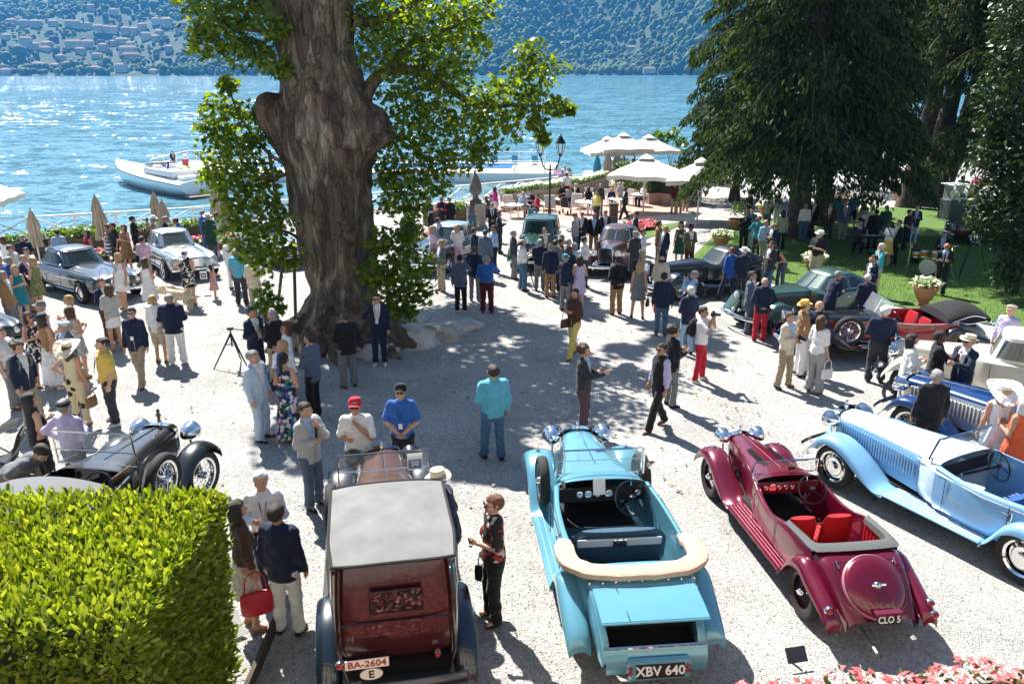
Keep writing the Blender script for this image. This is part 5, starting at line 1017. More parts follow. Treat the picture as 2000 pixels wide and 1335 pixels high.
def handle(root, x, y, z): b = MB(); b.tube([(x, y, z), (x + (.03 if x > 0 else -.03), y - .01, z), (x + (.03 if x > 0 else -.03), y - .13, z - .01)], .01, 6); b.build('door_handle', CHROME, root)
def spare(root, x, y, z, rw=.36, tw=.14, style='wire', rim=None, lean=0): return wheel(root, x, y, z, rw, tw, style, rim, name='spare_wheel', rot=(.4, 0, 0 if x > 0 else math.pi))

# ================================================================ car 1: maroon and black town car
def town_car():
    r_ = car_root('tall maroon and black town car with pale cloth roof, plate BA-2604', -1.63, 9.08, 10.9); r_.scale = (.93, .93, .88); wb = 3.5; mar = paint('maroon_paint', (.045, .006, .006)); brn = paint('brown_paint', (.085, .035, .024)); nv = paint('midnight_paint', (.008, .016, .028)); top = mat('roof_cloth', (.15, .15, .147), .95, col2=(.22, .22, .215), vscale=2.5, bump=.35, bscale=7)
    wheels4(r_, wb, .70, .42, .15, 'wire', BLACKP); chassis(r_, wb)
    loft([(2.12, hood_p(.30, 1.22, .62)), (1.4, hood_p(.36, 1.27, .6)), (.72, hood_p(.47, 1.32, .58))], 4, 3, cap1=False).build('bonnet', brn, r_); radiator(r_, 2.16, .30, .62, 1.24, mat('nickel', (.7, .66, .56), .15, 1)); hood_seams(r_, [(0, 2.1, 1.225), (0, 1.4, 1.275), (0, .74, 1.325)], mat('nickel', (.7, .66, .56), .15, 1), .012)
    louvres(r_, .345, .85, 1.9, .75, 1.05, 10, brn); louvres(r_, -.345, .85, 1.9, .75, 1.05, 10, brn)
    loft([(.74, deck_p(.48, 1.22, .5, .12)), (.45, deck_p(.6, 1.22, .5, .12))], 3, 2).build('scuttle', brn, r_); loft([(.45, tub_p(.62, 1.22, .5)), (-.1, tub_p(.72, 1.2, .5)), (-.98, tub_p(.76, 1.2, .5))], 3, 2).build('driver_tub', mar, r_); seat(r_, 0, -.75, 1.2, mat('black_leather', (.014, .014, .015), .45), .5, .5, .5)
    steering(r_, .32, .12, 1.2); windscreen(r_, .5, .66, 1.3, 1.93, 6, m=mat('nickel', (.7, .66, .56), .15, 1)); b = MB(); b.tube([(-.66, .5, 1.62), (.66, .5, 1.62)], .012, 6); b.build('windscreen_bar', CHROME, r_)
    # closed rear compartment
    ys = [-.95, -1.5, -2.1, -2.45, -2.62, -2.68]; P = []
    for i, y in enumerate(ys): w_ = (.70, .73, .73, .70, .66, .60)[i]; P.append((y, [(w_*.86, .5), (w_*.97, .75), (w_, 1.15), (w_*.985, 1.6), (w_*.95, 1.98), (w_*.93, 2.04)]))
    b = MB(); loft(P, 3, 2, 0, b, sym=False); 
    L = MB(); L.V = list(b.V); L.F = [f[::-1] for f in b.F]; L.M = list(b.M); R_ = MB(); R_.add([(-v[0], v[1], v[2]) for v in b.V], b.F); L.V = b.V; L.F = [f[::-1] for f in b.F]; L.build('side_panel', mar, r_); R_.build('side_panel', mar, r_)
    bk = []
    for z, yy, w_ in ((.80, -2.64, .54), (.88, -2.71, .59), (.98, -2.735, .60), (1.15, -2.735, .60), (1.6, -2.70, .595), (1.98, -2.66, .575), (2.05, -2.65, .56)): bk.append([(x*w_, yy + .05*abs(x)**6, z) for x in np.linspace(-1, 1, 13)])
    b = MB(); b.grid(bk); bp = b.build('rear_panel', mar, r_); b = MB(); b.tube([(-.6, -2.74, 1.36), (.6, -2.74, 1.36)], .012, 6); b.build('beading', BLACKP, bp); b = MB(); b.tube([(-.56, -2.66, .56), (-.61, -2.73, .9), (-.6, -2.7, 1.6), (-.575, -2.66, 2.02)], .014, 6); b.build('beading', BLACKP, bp); b = MB(); b.tube([(.56, -2.66, .56), (.61, -2.73, .9), (.6, -2.7, 1.6), (.575, -2.66, 2.02)], .014, 6); b.build('beading', BLACKP, bp)
    w0 = MB(); w0.box((0, -2.735, 1.62), (.54, .02, .27), bev=.006); wn = w0.build('rear_window', mat('rear_glass', (.02, .015, .015), .02, spec=1), r_); b = MB(); b.tube([(-.28, -2.75, 1.48), (.28, -2.75, 1.48), (.28, -2.745, 1.76), (-.28, -2.745, 1.76)], .011, 6, closed=True); b.build('frame', BLACKP, wn)
    b = MB(); rings = []
    for t in np.linspace(0, 1, 12):
        y = -.80 - 1.9*t; rings.append([((.70 - .10*max(0, t - .75)*2)*x, y + .05*abs(x)**4*(1 if t > .6 else -1), 2.06 + .10*(1 - x*x)*(1 - (2*t - 1)**4*.8)) for x in np.linspace(-1, 1, 15)])
    b.grid(rings, flip=True); rf = b.build('roof', top, r_); e = MB(); e.tube([p for p in rings[0]] + [q[-1] for q in rings[1:-1]] + rings[-1][::-1] + [q[0] for q in rings[1:-1]][::-1], .02, 6, closed=True); e.build('roof_beading', DARK, rf); MB().box((0, -1.75, 1.95), (1.3, 1.7, .04)).build('headlining', DARK, r_, smooth=False); MB().box((0, -.98, 1.3), (1.3, .04, 1.4)).build('division', DARK, r_, smooth=False)
    for s in (-1, 1):
        for y0, y1 in ((-1.55, -1.05), (-2.2, -1.65)): MB().box((s*.725, (y0+y1)/2, 1.62), (.02, y1 - y0, .5), bev=.01).build('side_window', GLASS, r_)
        fender(r_, s, [(2.42, .62, .45, .86, .06), (2.25, .82, .42, .88, .1), (1.95, 1.0, .42, .88, .14), (1.65, 1.02, .42, .88, .15), (1.3, .86, .42, .88, .12), (1.0, .62, .42, .88, .08), (.7, .46, .42, .88, .04)], nv)
        running_board(r_, s, -1.15, .72, .45, .9, .44, BLACKP, 4); fender(r_, s, [(-1.15, .5, .62, .92, .04), (-1.3, .75, .62, .92, .10), (-1.55, .96, .62, .92, .14), (-1.8, 1.0, .62, .92, .16), (-2.1, .93, .62, .92, .16), (-2.4, .72, .62, .92, .14), (-2.58, .5, .63, .9, .1), (-2.64, .36, .64, .88, .06)], nv)
        headlamp(r_, s*.47, 2.18, 1.05, .15, BLACKP, .22)
    spare(r_, -.8, .75, .86, .42, .15, 'wire', BLACKP); MB().box((0, -2.66, .6), (1.1, .3, .42)).build('tank_cover', BLACKP, r_, smooth=False); bumper(r_, -2.95, .72, .64, nv, .03, .06)
    for x, y, sx in ((-.52, -2.82, .07),): tail_lamp(r_, -.62, -2.9, .98, .045)
    plate(r_, (-.34, -2.93, .99), 'BA-2604', .46, .12, dark=False, size=.115); b = MB(); b.lathe([(0, -.008), (.5, -.008), (.5, .008), (0, .008)], 24, axis='y'); e = b.build('country_badge', PLATEW, r_, (-.3, -2.94, .855)); e.scale = (.24, 1, .14); inst('lettering', text_mesh('E', .13, LETK), r_, (-.3, -2.952, .855), (R(90), 0, 0)); tail_lamp(r_, .42, -2.8, .9, .035)
    # entry card in the windscreen
    b = MB(); b.box((0, 0, 0), (.22, .008, .26)); c = b.build('entry_card', WHITE, r_, (.44, .47, 1.72), (R(-6), 0, 0), smooth=False); b = MB(); b.box((0, -.006, -.03), (.19, .004, .14)); k = b.build('print', mat('print_blue', (.12, .2, .36), .6), c, smooth=False); inst('lettering', text_mesh('50', .11, LETW), k, (0, -.0085, -.03), (R(90), 0, 0))
town_car()
# ================================================================ car 2: ice blue tourer
def blue_tourer():
    r_ = car_root('ice blue open tourer with open boot lid and cream folded hood, plate XBV 640', 1.27, 9.62, 5.4); wb = 3.3; blu = paint('ice_blue_paint', (.13, .36, .46), .3, .25); lea = mat('navy_leather', (.04, .085, .13), .4, bump=.15, bscale=25); hoodc = mat('cream_cloth', (.45, .34, .25), .95, var=.06, bump=.5, bscale=14)
    wheels4(r_, wb, .72, .36, .15, 'wire', mat('blue_wire', (.1, .2, .25), .4, .3)); chassis(r_, wb)
    loft([(2.16, hood_p(.27, 1.06, .5)), (1.5, hood_p(.34, 1.11, .5)), (.62, hood_p(.52, 1.15, .5))], 5, 3).build('bonnet', blu, r_); radiator(r_, 2.2, .27, .5, 1.1, CHROME); hood_seams(r_, [(0, 2.12, 1.065), (0, 1.5, 1.115), (0, .64, 1.155)], CHROME, .006)
    for s in (-1, 1): hood_seams(r_, [(s*.225, 2.1, .985), (s*.29, 1.5, 1.035), (s*.47, .64, 1.065)], blu, .008); louvres(r_, s*.30, .95, 1.9, .68, .92, 14, blu, 0, -.0)
    loft([(.62, deck_p(.53, 1.07, .45, .08)), (.4, deck_p(.62, 1.07, .45, .09)), (.2, deck_p(.67, 1.06, .45, .08))], 3, 2).build('scuttle', blu, r_)
    loft([(.2, tub_p(.68, 1.07, .45)), (-.3, tub_p(.74, 1.03, .42)), (-.9, tub_p(.76, 1.02, .42)), (-1.45, tub_p(.74, 1.03, .45)), (-1.72, tub_p(.70, 1.03, .48))], 4, 2).build('body_tub', blu, r_)
    MB().box((0, .17, .93), (1.2, .03, .22), 0, 0, R(8)).build('dashboard', DARK, r_, smooth=False)
    for x, q in ((-.32, .045), (-.2, .05), (-.07, .04), (.09, .05), (.5, .04)): b = MB(); b.lathe([(q, .0), (q*1.1, -.015), (q*.9, -.02), (0, -.012)], 16, axis='y'); b.build('dial', CHROME, r_, (x, .14, .95))
    b = MB(); b.box((0, 0, 0), (.17, .006, .22)); b.build('entry_card', WHITE, r_, (-.05, .13, 1.06), (R(-14), 0, 0), smooth=False)
    MB().box((0, -.75, .425), (1.2, 1.8, .02)).build('carpet', mat('teal_carpet', (.06, .12, .14), .95), r_, smooth=False); steering(r_, .36, -.12, 1.0, .235); windscreen(r_, .42, .62, 1.13, 1.50, 4); b = MB(); b.tube([(-.6, .42, 1.33), (.6, .42, 1.33)], .008, 5); b.build('wiper_bar', CHROME, r_)
    for s in (-1, 1): MB().box((s*.63, .40, 1.3), (.03, .05, .38), 0, 0, R(4)).build('windscreen_post', CHROME, r_, smooth=False)
    b = MB(); b.lathe([(0, .012), (.06, .01), (.065, 0), (0, -.004)], 16, axis='y'); b.build('mirror', CHROME, r_, (.74, .36, 1.25)); MB().box((-.0, .36, 1.5), (.14, .02, .06), bev=.01).build('mirror', CHROME, r_)
    seat(r_, 0, -.78, 1.26, lea, .46, .42, .5, 8); MB().box((0, -.96, .84), (1.08, .03, .12), 0, 0, R(12), bev=.01).build('seat_back_panel', mat('pale_trim', (.62, .64, .66), .5), r_); MB().box((0, -.985, .84), (.18, .03, .13), 0, 0, R(12), bev=.01).build('instrument_box', CHROME, r_)
    for x in (-.045, .045): b = MB(); b.lathe([(.035, 0), (.03, -.02), (0, -.015)], 14, axis='y'); b.build('dial', PLATEK, r_, (x, -1.0, .835))
    seat(r_, 0, -1.62, 1.22, lea, .5, .4, .5, 8)
    # folded hood
    b = MB(); path = catmull([(-.74, -1.12, 1.03), (-.78, -1.4, 1.06), (-.75, -1.72, 1.08), (-.5, -1.93, 1.09), (0, -1.98, 1.09), (.5, -1.93, 1.09), (.75, -1.72, 1.08), (.78, -1.4, 1.06), (.74, -1.12, 1.03)], 4); rings = []
    for i, p in enumerate(path):
        d = path[min(i+1, len(path)-1)] - path[max(i-1, 0)]; d = d/np.linalg.norm(d); nrm = np.array((-d[1], d[0], 0)); e = .55 + .45*min(1, min(i, len(path)-1-i)/3); rings.append([tuple(p + nrm*(.125*e*math.copysign(abs(math.cos(a))**.6, math.cos(a))) + np.array((0, 0, .048*e*math.copysign(abs(math.sin(a))**.5, math.sin(a)) - .03 + .006*math.sin(i*2.1)))) for a in [2*math.pi*k/14 for k in range(14)]])
    b.grid(rings, closed=True, cap0=True, cap1=True, flip=True); hd = b.build('folded_hood', hoodc, r_)
    for k in range(9): t = -.6 + .15*k; b = MB(); b.lathe([(0, .008), (.012, .004), (.014, 0)], 8); b.build('stud', CHROME, hd, (t, -2.07 - .0*t, 1.0), (R(80), 0, 0))
    # tail with open boot
    def tl(y, w_, zt, zb): return (y, [(w_*.9, zb), (w_, zb + .2), (w_, zt - .16), (w_*.96, zt - .06), (w_*.86, zt), (w_*.6, zt + .02), (w_*.3, zt + .03), (0, zt + .03)])
    loft([tl(-1.72, .70, 1.0, .48), tl(-2.0, .66, .99, .46), tl(-2.16, .62, .95, .45)], 3, 2).build('rear_deck', blu, r_)
    for s in (-1, 1):
        b = MB(); P = [(-2.14, .95, .62), (-2.35, .86, .60), (-2.6, .66, .58), (-2.72, .45, .56)]; rings = [[(s*w_, y, z), (s*(w_ + .0), y + .0, .42), (s*(w_-.06), y, .40)] for y, z, w_ in P]; rings2 = [[(s*(w_-.09), y, z - .005), (s*(w_-.02), y, z + .012), (s*w_, y, z - .03), (s*(w_ + .01), y, max(.41, z - .3)), (s*(w_ - .03), y, .40)] for y, z, w_ in P]; b.grid([[tuple(v) for v in catmull(q, 2)] for q in rings2], flip=(s > 0)); b.build('boot_side', blu, r_)
    MB().box((0, -2.42, .44), (1.06, .5, .03)).build('boot_floor', DARK, r_, smooth=False); MB().box((0, -2.15, .68), (1.1, .03, .5)).build('boot_bulkhead', DARK, r_, smooth=False)
    b = MB(); rings = [[(x, y, z) for x in (-.58, -.3, 0, .3, .58)] for y, z in ((-2.14, .985), (-2.3, .985), (-2.5, .965), (-2.68, .93))]; b.grid(rings, flip=True); b.grid([[(p[0], p[1], p[2] - .03) for p in q] for q in rings]); ld = b.build('boot_lid', blu, r_); b = MB(); b.tube([(-.58, -2.69, .915), (.58, -2.69, .915)], .016, 6); b.build('lid_edge', blu, ld); door_seam(r_, [(-.32, -2.16, .993), (-.28, -2.68, .94)])
    b = MB(); rings = [[(x, -2.72 - .0, .63 - k*.0) for x in (-.56, 0, .56)] , [(x, -2.80, .5) for x in (-.55, 0, .55)], [(x, -2.78, .36) for x in (-.54, 0, .54)], [(x, -2.66, .30) for x in (-.5, 0, .5)]]; b = MB(); k = 0; b.grid(rings); b.build('tail_apron', blu, r_); b = MB(); b.tube([(-.55, -2.725, .64), (.55, -2.725, .64)], .018, 6); b.build('boot_sill', CHROME, r_)
    b = MB(); b.box((0, 0, 0), (.68, .06, .25), bev=.03); b.build('plate_box', blu, r_, (.02, -2.82, .44), (R(-12), 0, 0)); plate(r_, (.02, -2.857, .435), 'XBV 640', .52, .15, size=.145, rx=R(-12))
    for s in (-1, 1): tail_lamp(r_, s*.31, -2.86, .44, .03); tail_lamp(r_, s*.31, -2.86, .50, .025)
    swept(r_, wb, blu, .46, .92, hi=.92, full=.5, rear_hi=.88, tail=.78, sm=mat('blue_strip', (.35, .55, .6), .3, .5), rear_in=.60)
    for s in (-1, 1):
        spare(r_, s*.74, .88, .82, .36, .14, 'wire', mat('blue_wire', (.1, .2, .25), .4, .3)); headlamp(r_, s*.42, 2.2, .98, .145, CHROME, .24, (0, -.05, .2)); b = MB(); b.lathe([(0, .04), (.03, .03), (.035, 0)], 10); b.tube([(0, 0, .03), (0, 0, .08)], .008, 5); b.build('side_lamp', CHROME, r_, (s*.7, wb/2 + .05, .915)); door_seam(r_, [(s*.752, -.05, 1.0), (s*.752, -.05, .5)]); door_seam(r_, [(s*.762, -.95, 1.0), (s*.762, -.95, .5)]); handle(r_, s*.765, -.85, .9); b = MB(); b.tube([(s*.765, -.1, .97), (s*.775, -1.6, .97)], .007, 5); b.build('waist_beading', CHROME, r_)
    headlamp(r_, -.0, 2.32, .6, .09, CHROME, .14)
blue_tourer()
# ================================================================ car 3: claret roadster
def claret():
    r_ = car_root('claret open four seater with red seats and covered spare wheel, plate CLO 5', 4.0, 10.0, 6.9); r_.scale = (.82, .96, .96); wb = 3.35; cl = paint('claret_paint', (.14, .004, .022), .25, .28); red = mat('red_leather', (.36, .016, .02), .42, bump=.12, bscale=22); gry = mat('grey_tonneau', (.085, .09, .09), .85)
    wheels4(r_, wb, .70, .36, .14, 'wire', mat('dark_wire', (.05, .02, .025), .4, .3)); chassis(r_, wb)
    loft([(2.0, hood_p(.25, .98, .48)), (1.4, hood_p(.31, 1.02, .48)), (.45, hood_p(.52, 1.06, .46))], 5, 3).build('bonnet', cl, r_); radiator(r_, 2.04, .25, .48, 1.0, CHROME); hood_seams(r_, [(0, 1.98, .985), (0, 1.4, 1.025), (0, .46, 1.065)], mat('claret_light', (.5, .2, .25), .3, .3), .006)
    for s in (-1, 1):
        louvres(r_, s*.36, .62, 1.7, .62, .86, 16, cl)
        for k in range(12): MB().box((s*(.20 + .0*k), .62 + k*.055, 1.055 - .0022*k), (.12, .022, .02), 0, 0, 0, s*R(9), bev=.006).build('louvre', DARK, r_)
    loft([(.45, deck_p(.53, .98, .42, .08)), (.2, deck_p(.62, .98, .42, .08))], 3, 2).build('scuttle', cl, r_)
    loft([(.2, tub_p(.63, .98, .42)), (-.2, tub_p(.68, .88, .40)), (-.55, tub_p(.71, .86, .4)), (-.95, tub_p(.73, .95, .4)), (-1.4, tub_p(.72, .98, .42)), (-1.72, tub_p(.68, .97, .45))], 4, 2).build('body_tub', cl, r_)
    MB().box((0, .17, .88), (1.12, .03, .2), 0, 0, R(8), bev=.01).build('dashboard', mat('claret_dash', (.10, .006, .015), .3, coat=.6), r_)
    for x, q in ((-.42, .035), (-.3, .055), (-.18, .035), (-.06, .035), (.06, .03)): b = MB(); b.lathe([(q, .0), (q*1.1, -.015), (q*.9, -.02), (0, -.012)], 16, axis='y'); b.build('dial', CHROME, r_, (x, .145, .90))
    steering(r_, .3, -.08, .95, .21); windscreen(r_, .34, .60, 1.04, 1.26, 14); b = MB(); b.tube([(-.6, .32, 1.06), (-.6, .1, 1.0)], .012, 5); b.build('screen_stay', CHROME, r_); MB().box((.12, .30, 1.12), (.14, .02, .05), bev=.01).build('mirror', PLATEK, r_)
    seat(r_, -.31, -.72, .54, red, .48, .36, .46, 6); seat(r_, .31, -.72, .54, red, .48, .36, .46, 6); seat(r_, 0, -1.48, 1.1, red, .42, .36, .42, 12, 10)
    for s in (-1, 1):
        for k in range(8): MB().box((s*.625, -1.05 - k*.075, .74), (.02, .05, .38), bev=.008).build('pleat', red, r_)
        door_seam(r_, [(s*.70, -.02, .92), (s*.71, -.02, .46)]); door_seam(r_, [(s*.74, -.78, .90), (s*.735, -.78, .46)])
    b = MB(); path = [(-.72, -1.02, .985), (-.715, -1.4, 1.0), (-.68, -1.74, .995), (-.5, -1.8, 1.0), (0, -1.82, 1.005), (.5, -1.8, 1.0), (.68, -1.74, .995), (.715, -1.4, 1.0), (.72, -1.02, .985)]; inn = [(-.60, -1.04, .99), (-.595, -1.4, 1.02), (-.57, -1.58, 1.02), (-.45, -1.63, 1.02), (0, -1.64, 1.02), (.45, -1.63, 1.02), (.57, -1.58, 1.02), (.595, -1.4, 1.02), (.60, -1.04, .99)]
    b.grid([[o, ((o[0]+i[0])/2, (o[1]+i[1])/2, 1.035), i, (i[0]*.98, i[1]+.01, .93)] for o, i in zip(catmull(path, 3), catmull(inn, 3))]); tn = b.build('tonneau_rim', gry, r_)
    for k, p in enumerate(catmull(path, 2)): b = MB(); b.lathe([(0, .01), (.012, .005), (.013, 0)], 8); b.build('stud', CHROME, tn, (p[0]*.985, p[1] + .01, p[2] + .004))
    def tl(y, w_, zt, zb): return (y, [(w_*.92, zb), (w_, zb + .15), (w_*.99, zt - .12), (w_*.95, zt - .03), (w_*.8, zt + .01), (w_*.5, zt + .02), (w_*.2, zt + .02), (0, zt + .02)])
    loft([tl(-1.72, .68, .96, .46), tl(-1.9, .645, .92, .42), tl(-2.1, .61, .80, .40), tl(-2.3, .575, .62, .38), tl(-2.48, .54, .42, .30)], 4, 2).build('tail', cl, r_)
    sl = math.atan2(.5, .58); b = MB(); b.lathe([(.0, .10), (.22, .095), (.345, .075), (.39, .03), (.395, -.02), (.395, -.10)], 40); cv = b.build('spare_cover', cl, r_, (0, -2.20, .72), (R(44), 0, 0)); b = MB(); b.lathe([(.385, .045), (.398, .03), (.398, .0)], 40); b.build('cover_rim', mat('claret_light', (.5, .2, .25), .3, .3), cv); b = MB(); b.lathe([(0, .05), (.03, .045), (.045, .02), (.05, 0)], 14); b.tube([(-.09, 0, .03), (.09, 0, .03)], .016, 6); b.build('wing_nut', CHROME, cv, (0, 0, .10))
    MB().box((0, -2.545, .60), (.40, .10, .04), 0, 0, R(0), bev=.01).build('plate_hood', cl, r_); plate(r_, (0, -2.58, .53), 'CLO 5', .36, .12, size=.12, rx=R(-12))
    for s in (-1, 1): b = MB(); b.box((s*.44, -1.98, .905), (.03, .09, .03), bev=.01); b.tube([(s*.44, -1.98, .92), (s*.44, -1.94, .95)], .014, 6); b.build('boot_hinge', CHROME, r_)
    door_seam(r_, [(-.52, -2.46, .5), (-.52, -2.05, .86), (-.45, -1.93, .925), (.45, -1.93, .925), (.52, -2.05, .86), (.52, -2.46, .5)])
    swept(r_, wb, cl, .44, .86, hi=.86, full=.5, rear_hi=.86, tail=.82, sm=mat('claret_light', (.5, .2, .25), .3, .3), strips=7, rear_in=.58)
    for s in (-1, 1): headlamp(r_, s*.36, 2.05, .94, .125, CHROME, .22, (0, -.05, .2)); tail_lamp(r_, s*.76, -2.38, .56, .05); tail_lamp(r_, s*.78, -2.46, .45, .055) if s > 0 else None; b = MB(); b.lathe([(0, .05), (.025, .04), (.03, 0)], 10); b.build('side_lamp', CHROME, r_, (s*.66, wb/2 + .05, .855))
    b = MB(); b.tube([(-.2, -2.3, .24), (-.24, -2.75, .2)], .025, 8); b.build('exhaust', mat('steel_dark', (.2, .2, .2), .4, .8), r_)
claret()
for o in bpy.data.objects:
    if o.parent and o.parent.get('label', '').startswith('claret') and o.name.split('.')[0] in ('spare_cover', 'headlamp', 'tail_lamp', 'steering_wheel', 'dial'): o.scale.x = 1.17
# ================================================================ car 4: pale blue drophead
def pale_drophead(lb, x, y, rz, body, side, wingm, lea, rimstyle='disc', wb=3.15, louv=28, hoodm=None, stripe=None, plate_txt=None, spare_on=False, steer=0):
    r_ = car_root(lb, x, y, rz); wheels4(r_, wb, .71, .37, .16, rimstyle, steer=steer); chassis(r_, wb); f = wb/2
    loft([(f + .48, hood_p(.27, 1.1, .5)), (f - .2, hood_p(.34, 1.14, .5)), (.2, hood_p(.53, 1.18, .48))], 5, 3).build('bonnet', body, r_); radiator(r_, f + .52, .28, .5, 1.13, CHROME); hood_seams(r_, [(0, f + .44, 1.105), (0, f - .2, 1.145), (0, .22, 1.185)], CHROME, .006)
    for s in (-1, 1): hood_side(r_, s, [(f + .42, .27, 1.1, .5), (f - .2, .34, 1.14, .5), (.22, .53, 1.18, .48)], side)
    for s in (-1, 1): louvres(r_, s*.31, .35, f + .3, .66, .98, louv, side, 0, .0) if False else [MB().box((s*(.545 - (.545 - .30)*t), .3 + (f + .05)*t, .83), (.03, .032, .30), 0, s*math.atan2(.245, f + .05)*1, bev=.01).build('louvre', stripe or side, r_) for t in np.linspace(0, .95, louv)]
    loft([(.2, deck_p(.54, 1.08, .45, .1)), (0, deck_p(.64, 1.08, .45, .1)), (-.15, deck_p(.68, 1.07, .45, .08))], 3, 2).build('scuttle', body, r_)
    loft([(-.15, tub_p(.69, 1.08, .42)), (-.6, tub_p(.75, 1.03, .40)), (-1.1, tub_p(.76, 1.03, .4)), (-1.55, tub_p(.73, 1.05, .42)), (-1.8, tub_p(.7, 1.05, .45))], 4, 2).build('body_tub', side, r_)
    loft([(-1.8, deck_p(.7, 1.0, .45, .05)), (-2.1, deck_p(.66, .92, .43, .04)), (-2.4, deck_p(.58, .72, .4, .03)), (-2.6, deck_p(.5, .45, .36, .02))], 4, 2).build('tail', body, r_)
    steering(r_, .33, -.45, 1.0, .22); windscreen(r_, .02, .62, 1.12, 1.46, 16, m=BLACKP if stripe else None); MB().box((0, -.16, .95), (1.2, .03, .2), 0, 0, R(8)).build('dashboard', DARK, r_, smooth=False)
    seat(r_, -.32, -1.02, .56, lea, .46, .4, .46, 6); seat(r_, .32, -1.02, .56, lea, .46, .4, .46, 6); seat(r_, 0, -1.75, 1.1, lea, .42, .4, .4, 8)
    b = MB(); path = catmull([(-.72, -1.62, 1.06), (-.7, -1.95, 1.1), (-.4, -2.1, 1.12), (0, -2.12, 1.12), (.4, -2.1, 1.12), (.7, -1.95, 1.1), (.72, -1.62, 1.06)], 4); b.tube(path, [.09 + .05*math.sin(math.pi*i/(len(path)-1)) for i in range(len(path))], 12); b.build('folded_hood', hoodm or mat('cream_cloth', (.62, .50, .38), .95), r_)
    swept(r_, wb, wingm, .46, .9, .37, hi=.92, full=.52, rear_hi=.88, tail=.7, rear_in=.6, strips=7, sm=mat('pale_strip', (.6, .65, .7), .3, .5))
    for s in (-1, 1):
        headlamp(r_, s*.40, f + .5, .98, .14, CHROME, .22, (0, -.05, .2)); door_seam(r_, [(s*.735, -.35, 1.02), (s*.735, -.35, .46)]); door_seam(r_, [(s*.772, -1.3, 1.0), (s*.772, -1.3, .44)]); handle(r_, s*.77, -1.18, .9); b = MB(); b.box((s*.765, -1.33, .8), (.02, .05, .26), bev=.008); b.build('door_hinge', CHROME, r_); b = MB(); b.tube([(s*.55, .25, 1.03), (s*.70, -.2, 1.0), (s*.772, -.9, .97), (s*.76, -1.6, .99)], .008, 5); b.build('waist_beading', CHROME, r_)
    bumper(r_, f + .85, .72, .48, CHROME, .1, .035)
    return r_
pb = paint('pale_blue_paint', (.20, .42, .66)); pb2 = paint('pale_blue_white', (.52, .66, .78))
pale_drophead('pale blue drophead with blue interior and long louvred bonnet at right', 6.72, 10.78, 26.8, pb2, pb, pb, mat('blue_leather', (.035, .10, .28), .4))
db = paint('deep_blue_paint', (.004, .035, .14), .2, .25); sl_ = mat('brushed_aluminium', (.62, .61, .6), .32, .85)
pale_drophead('deep blue and polished silver tourer between the white saloon and pale blue drophead', 8.95, 12.72, 34, db, sl_, db, mat('red_leather', (.36, .016, .02), .42), 'wire', 3.2, 22, DARK, sl_)
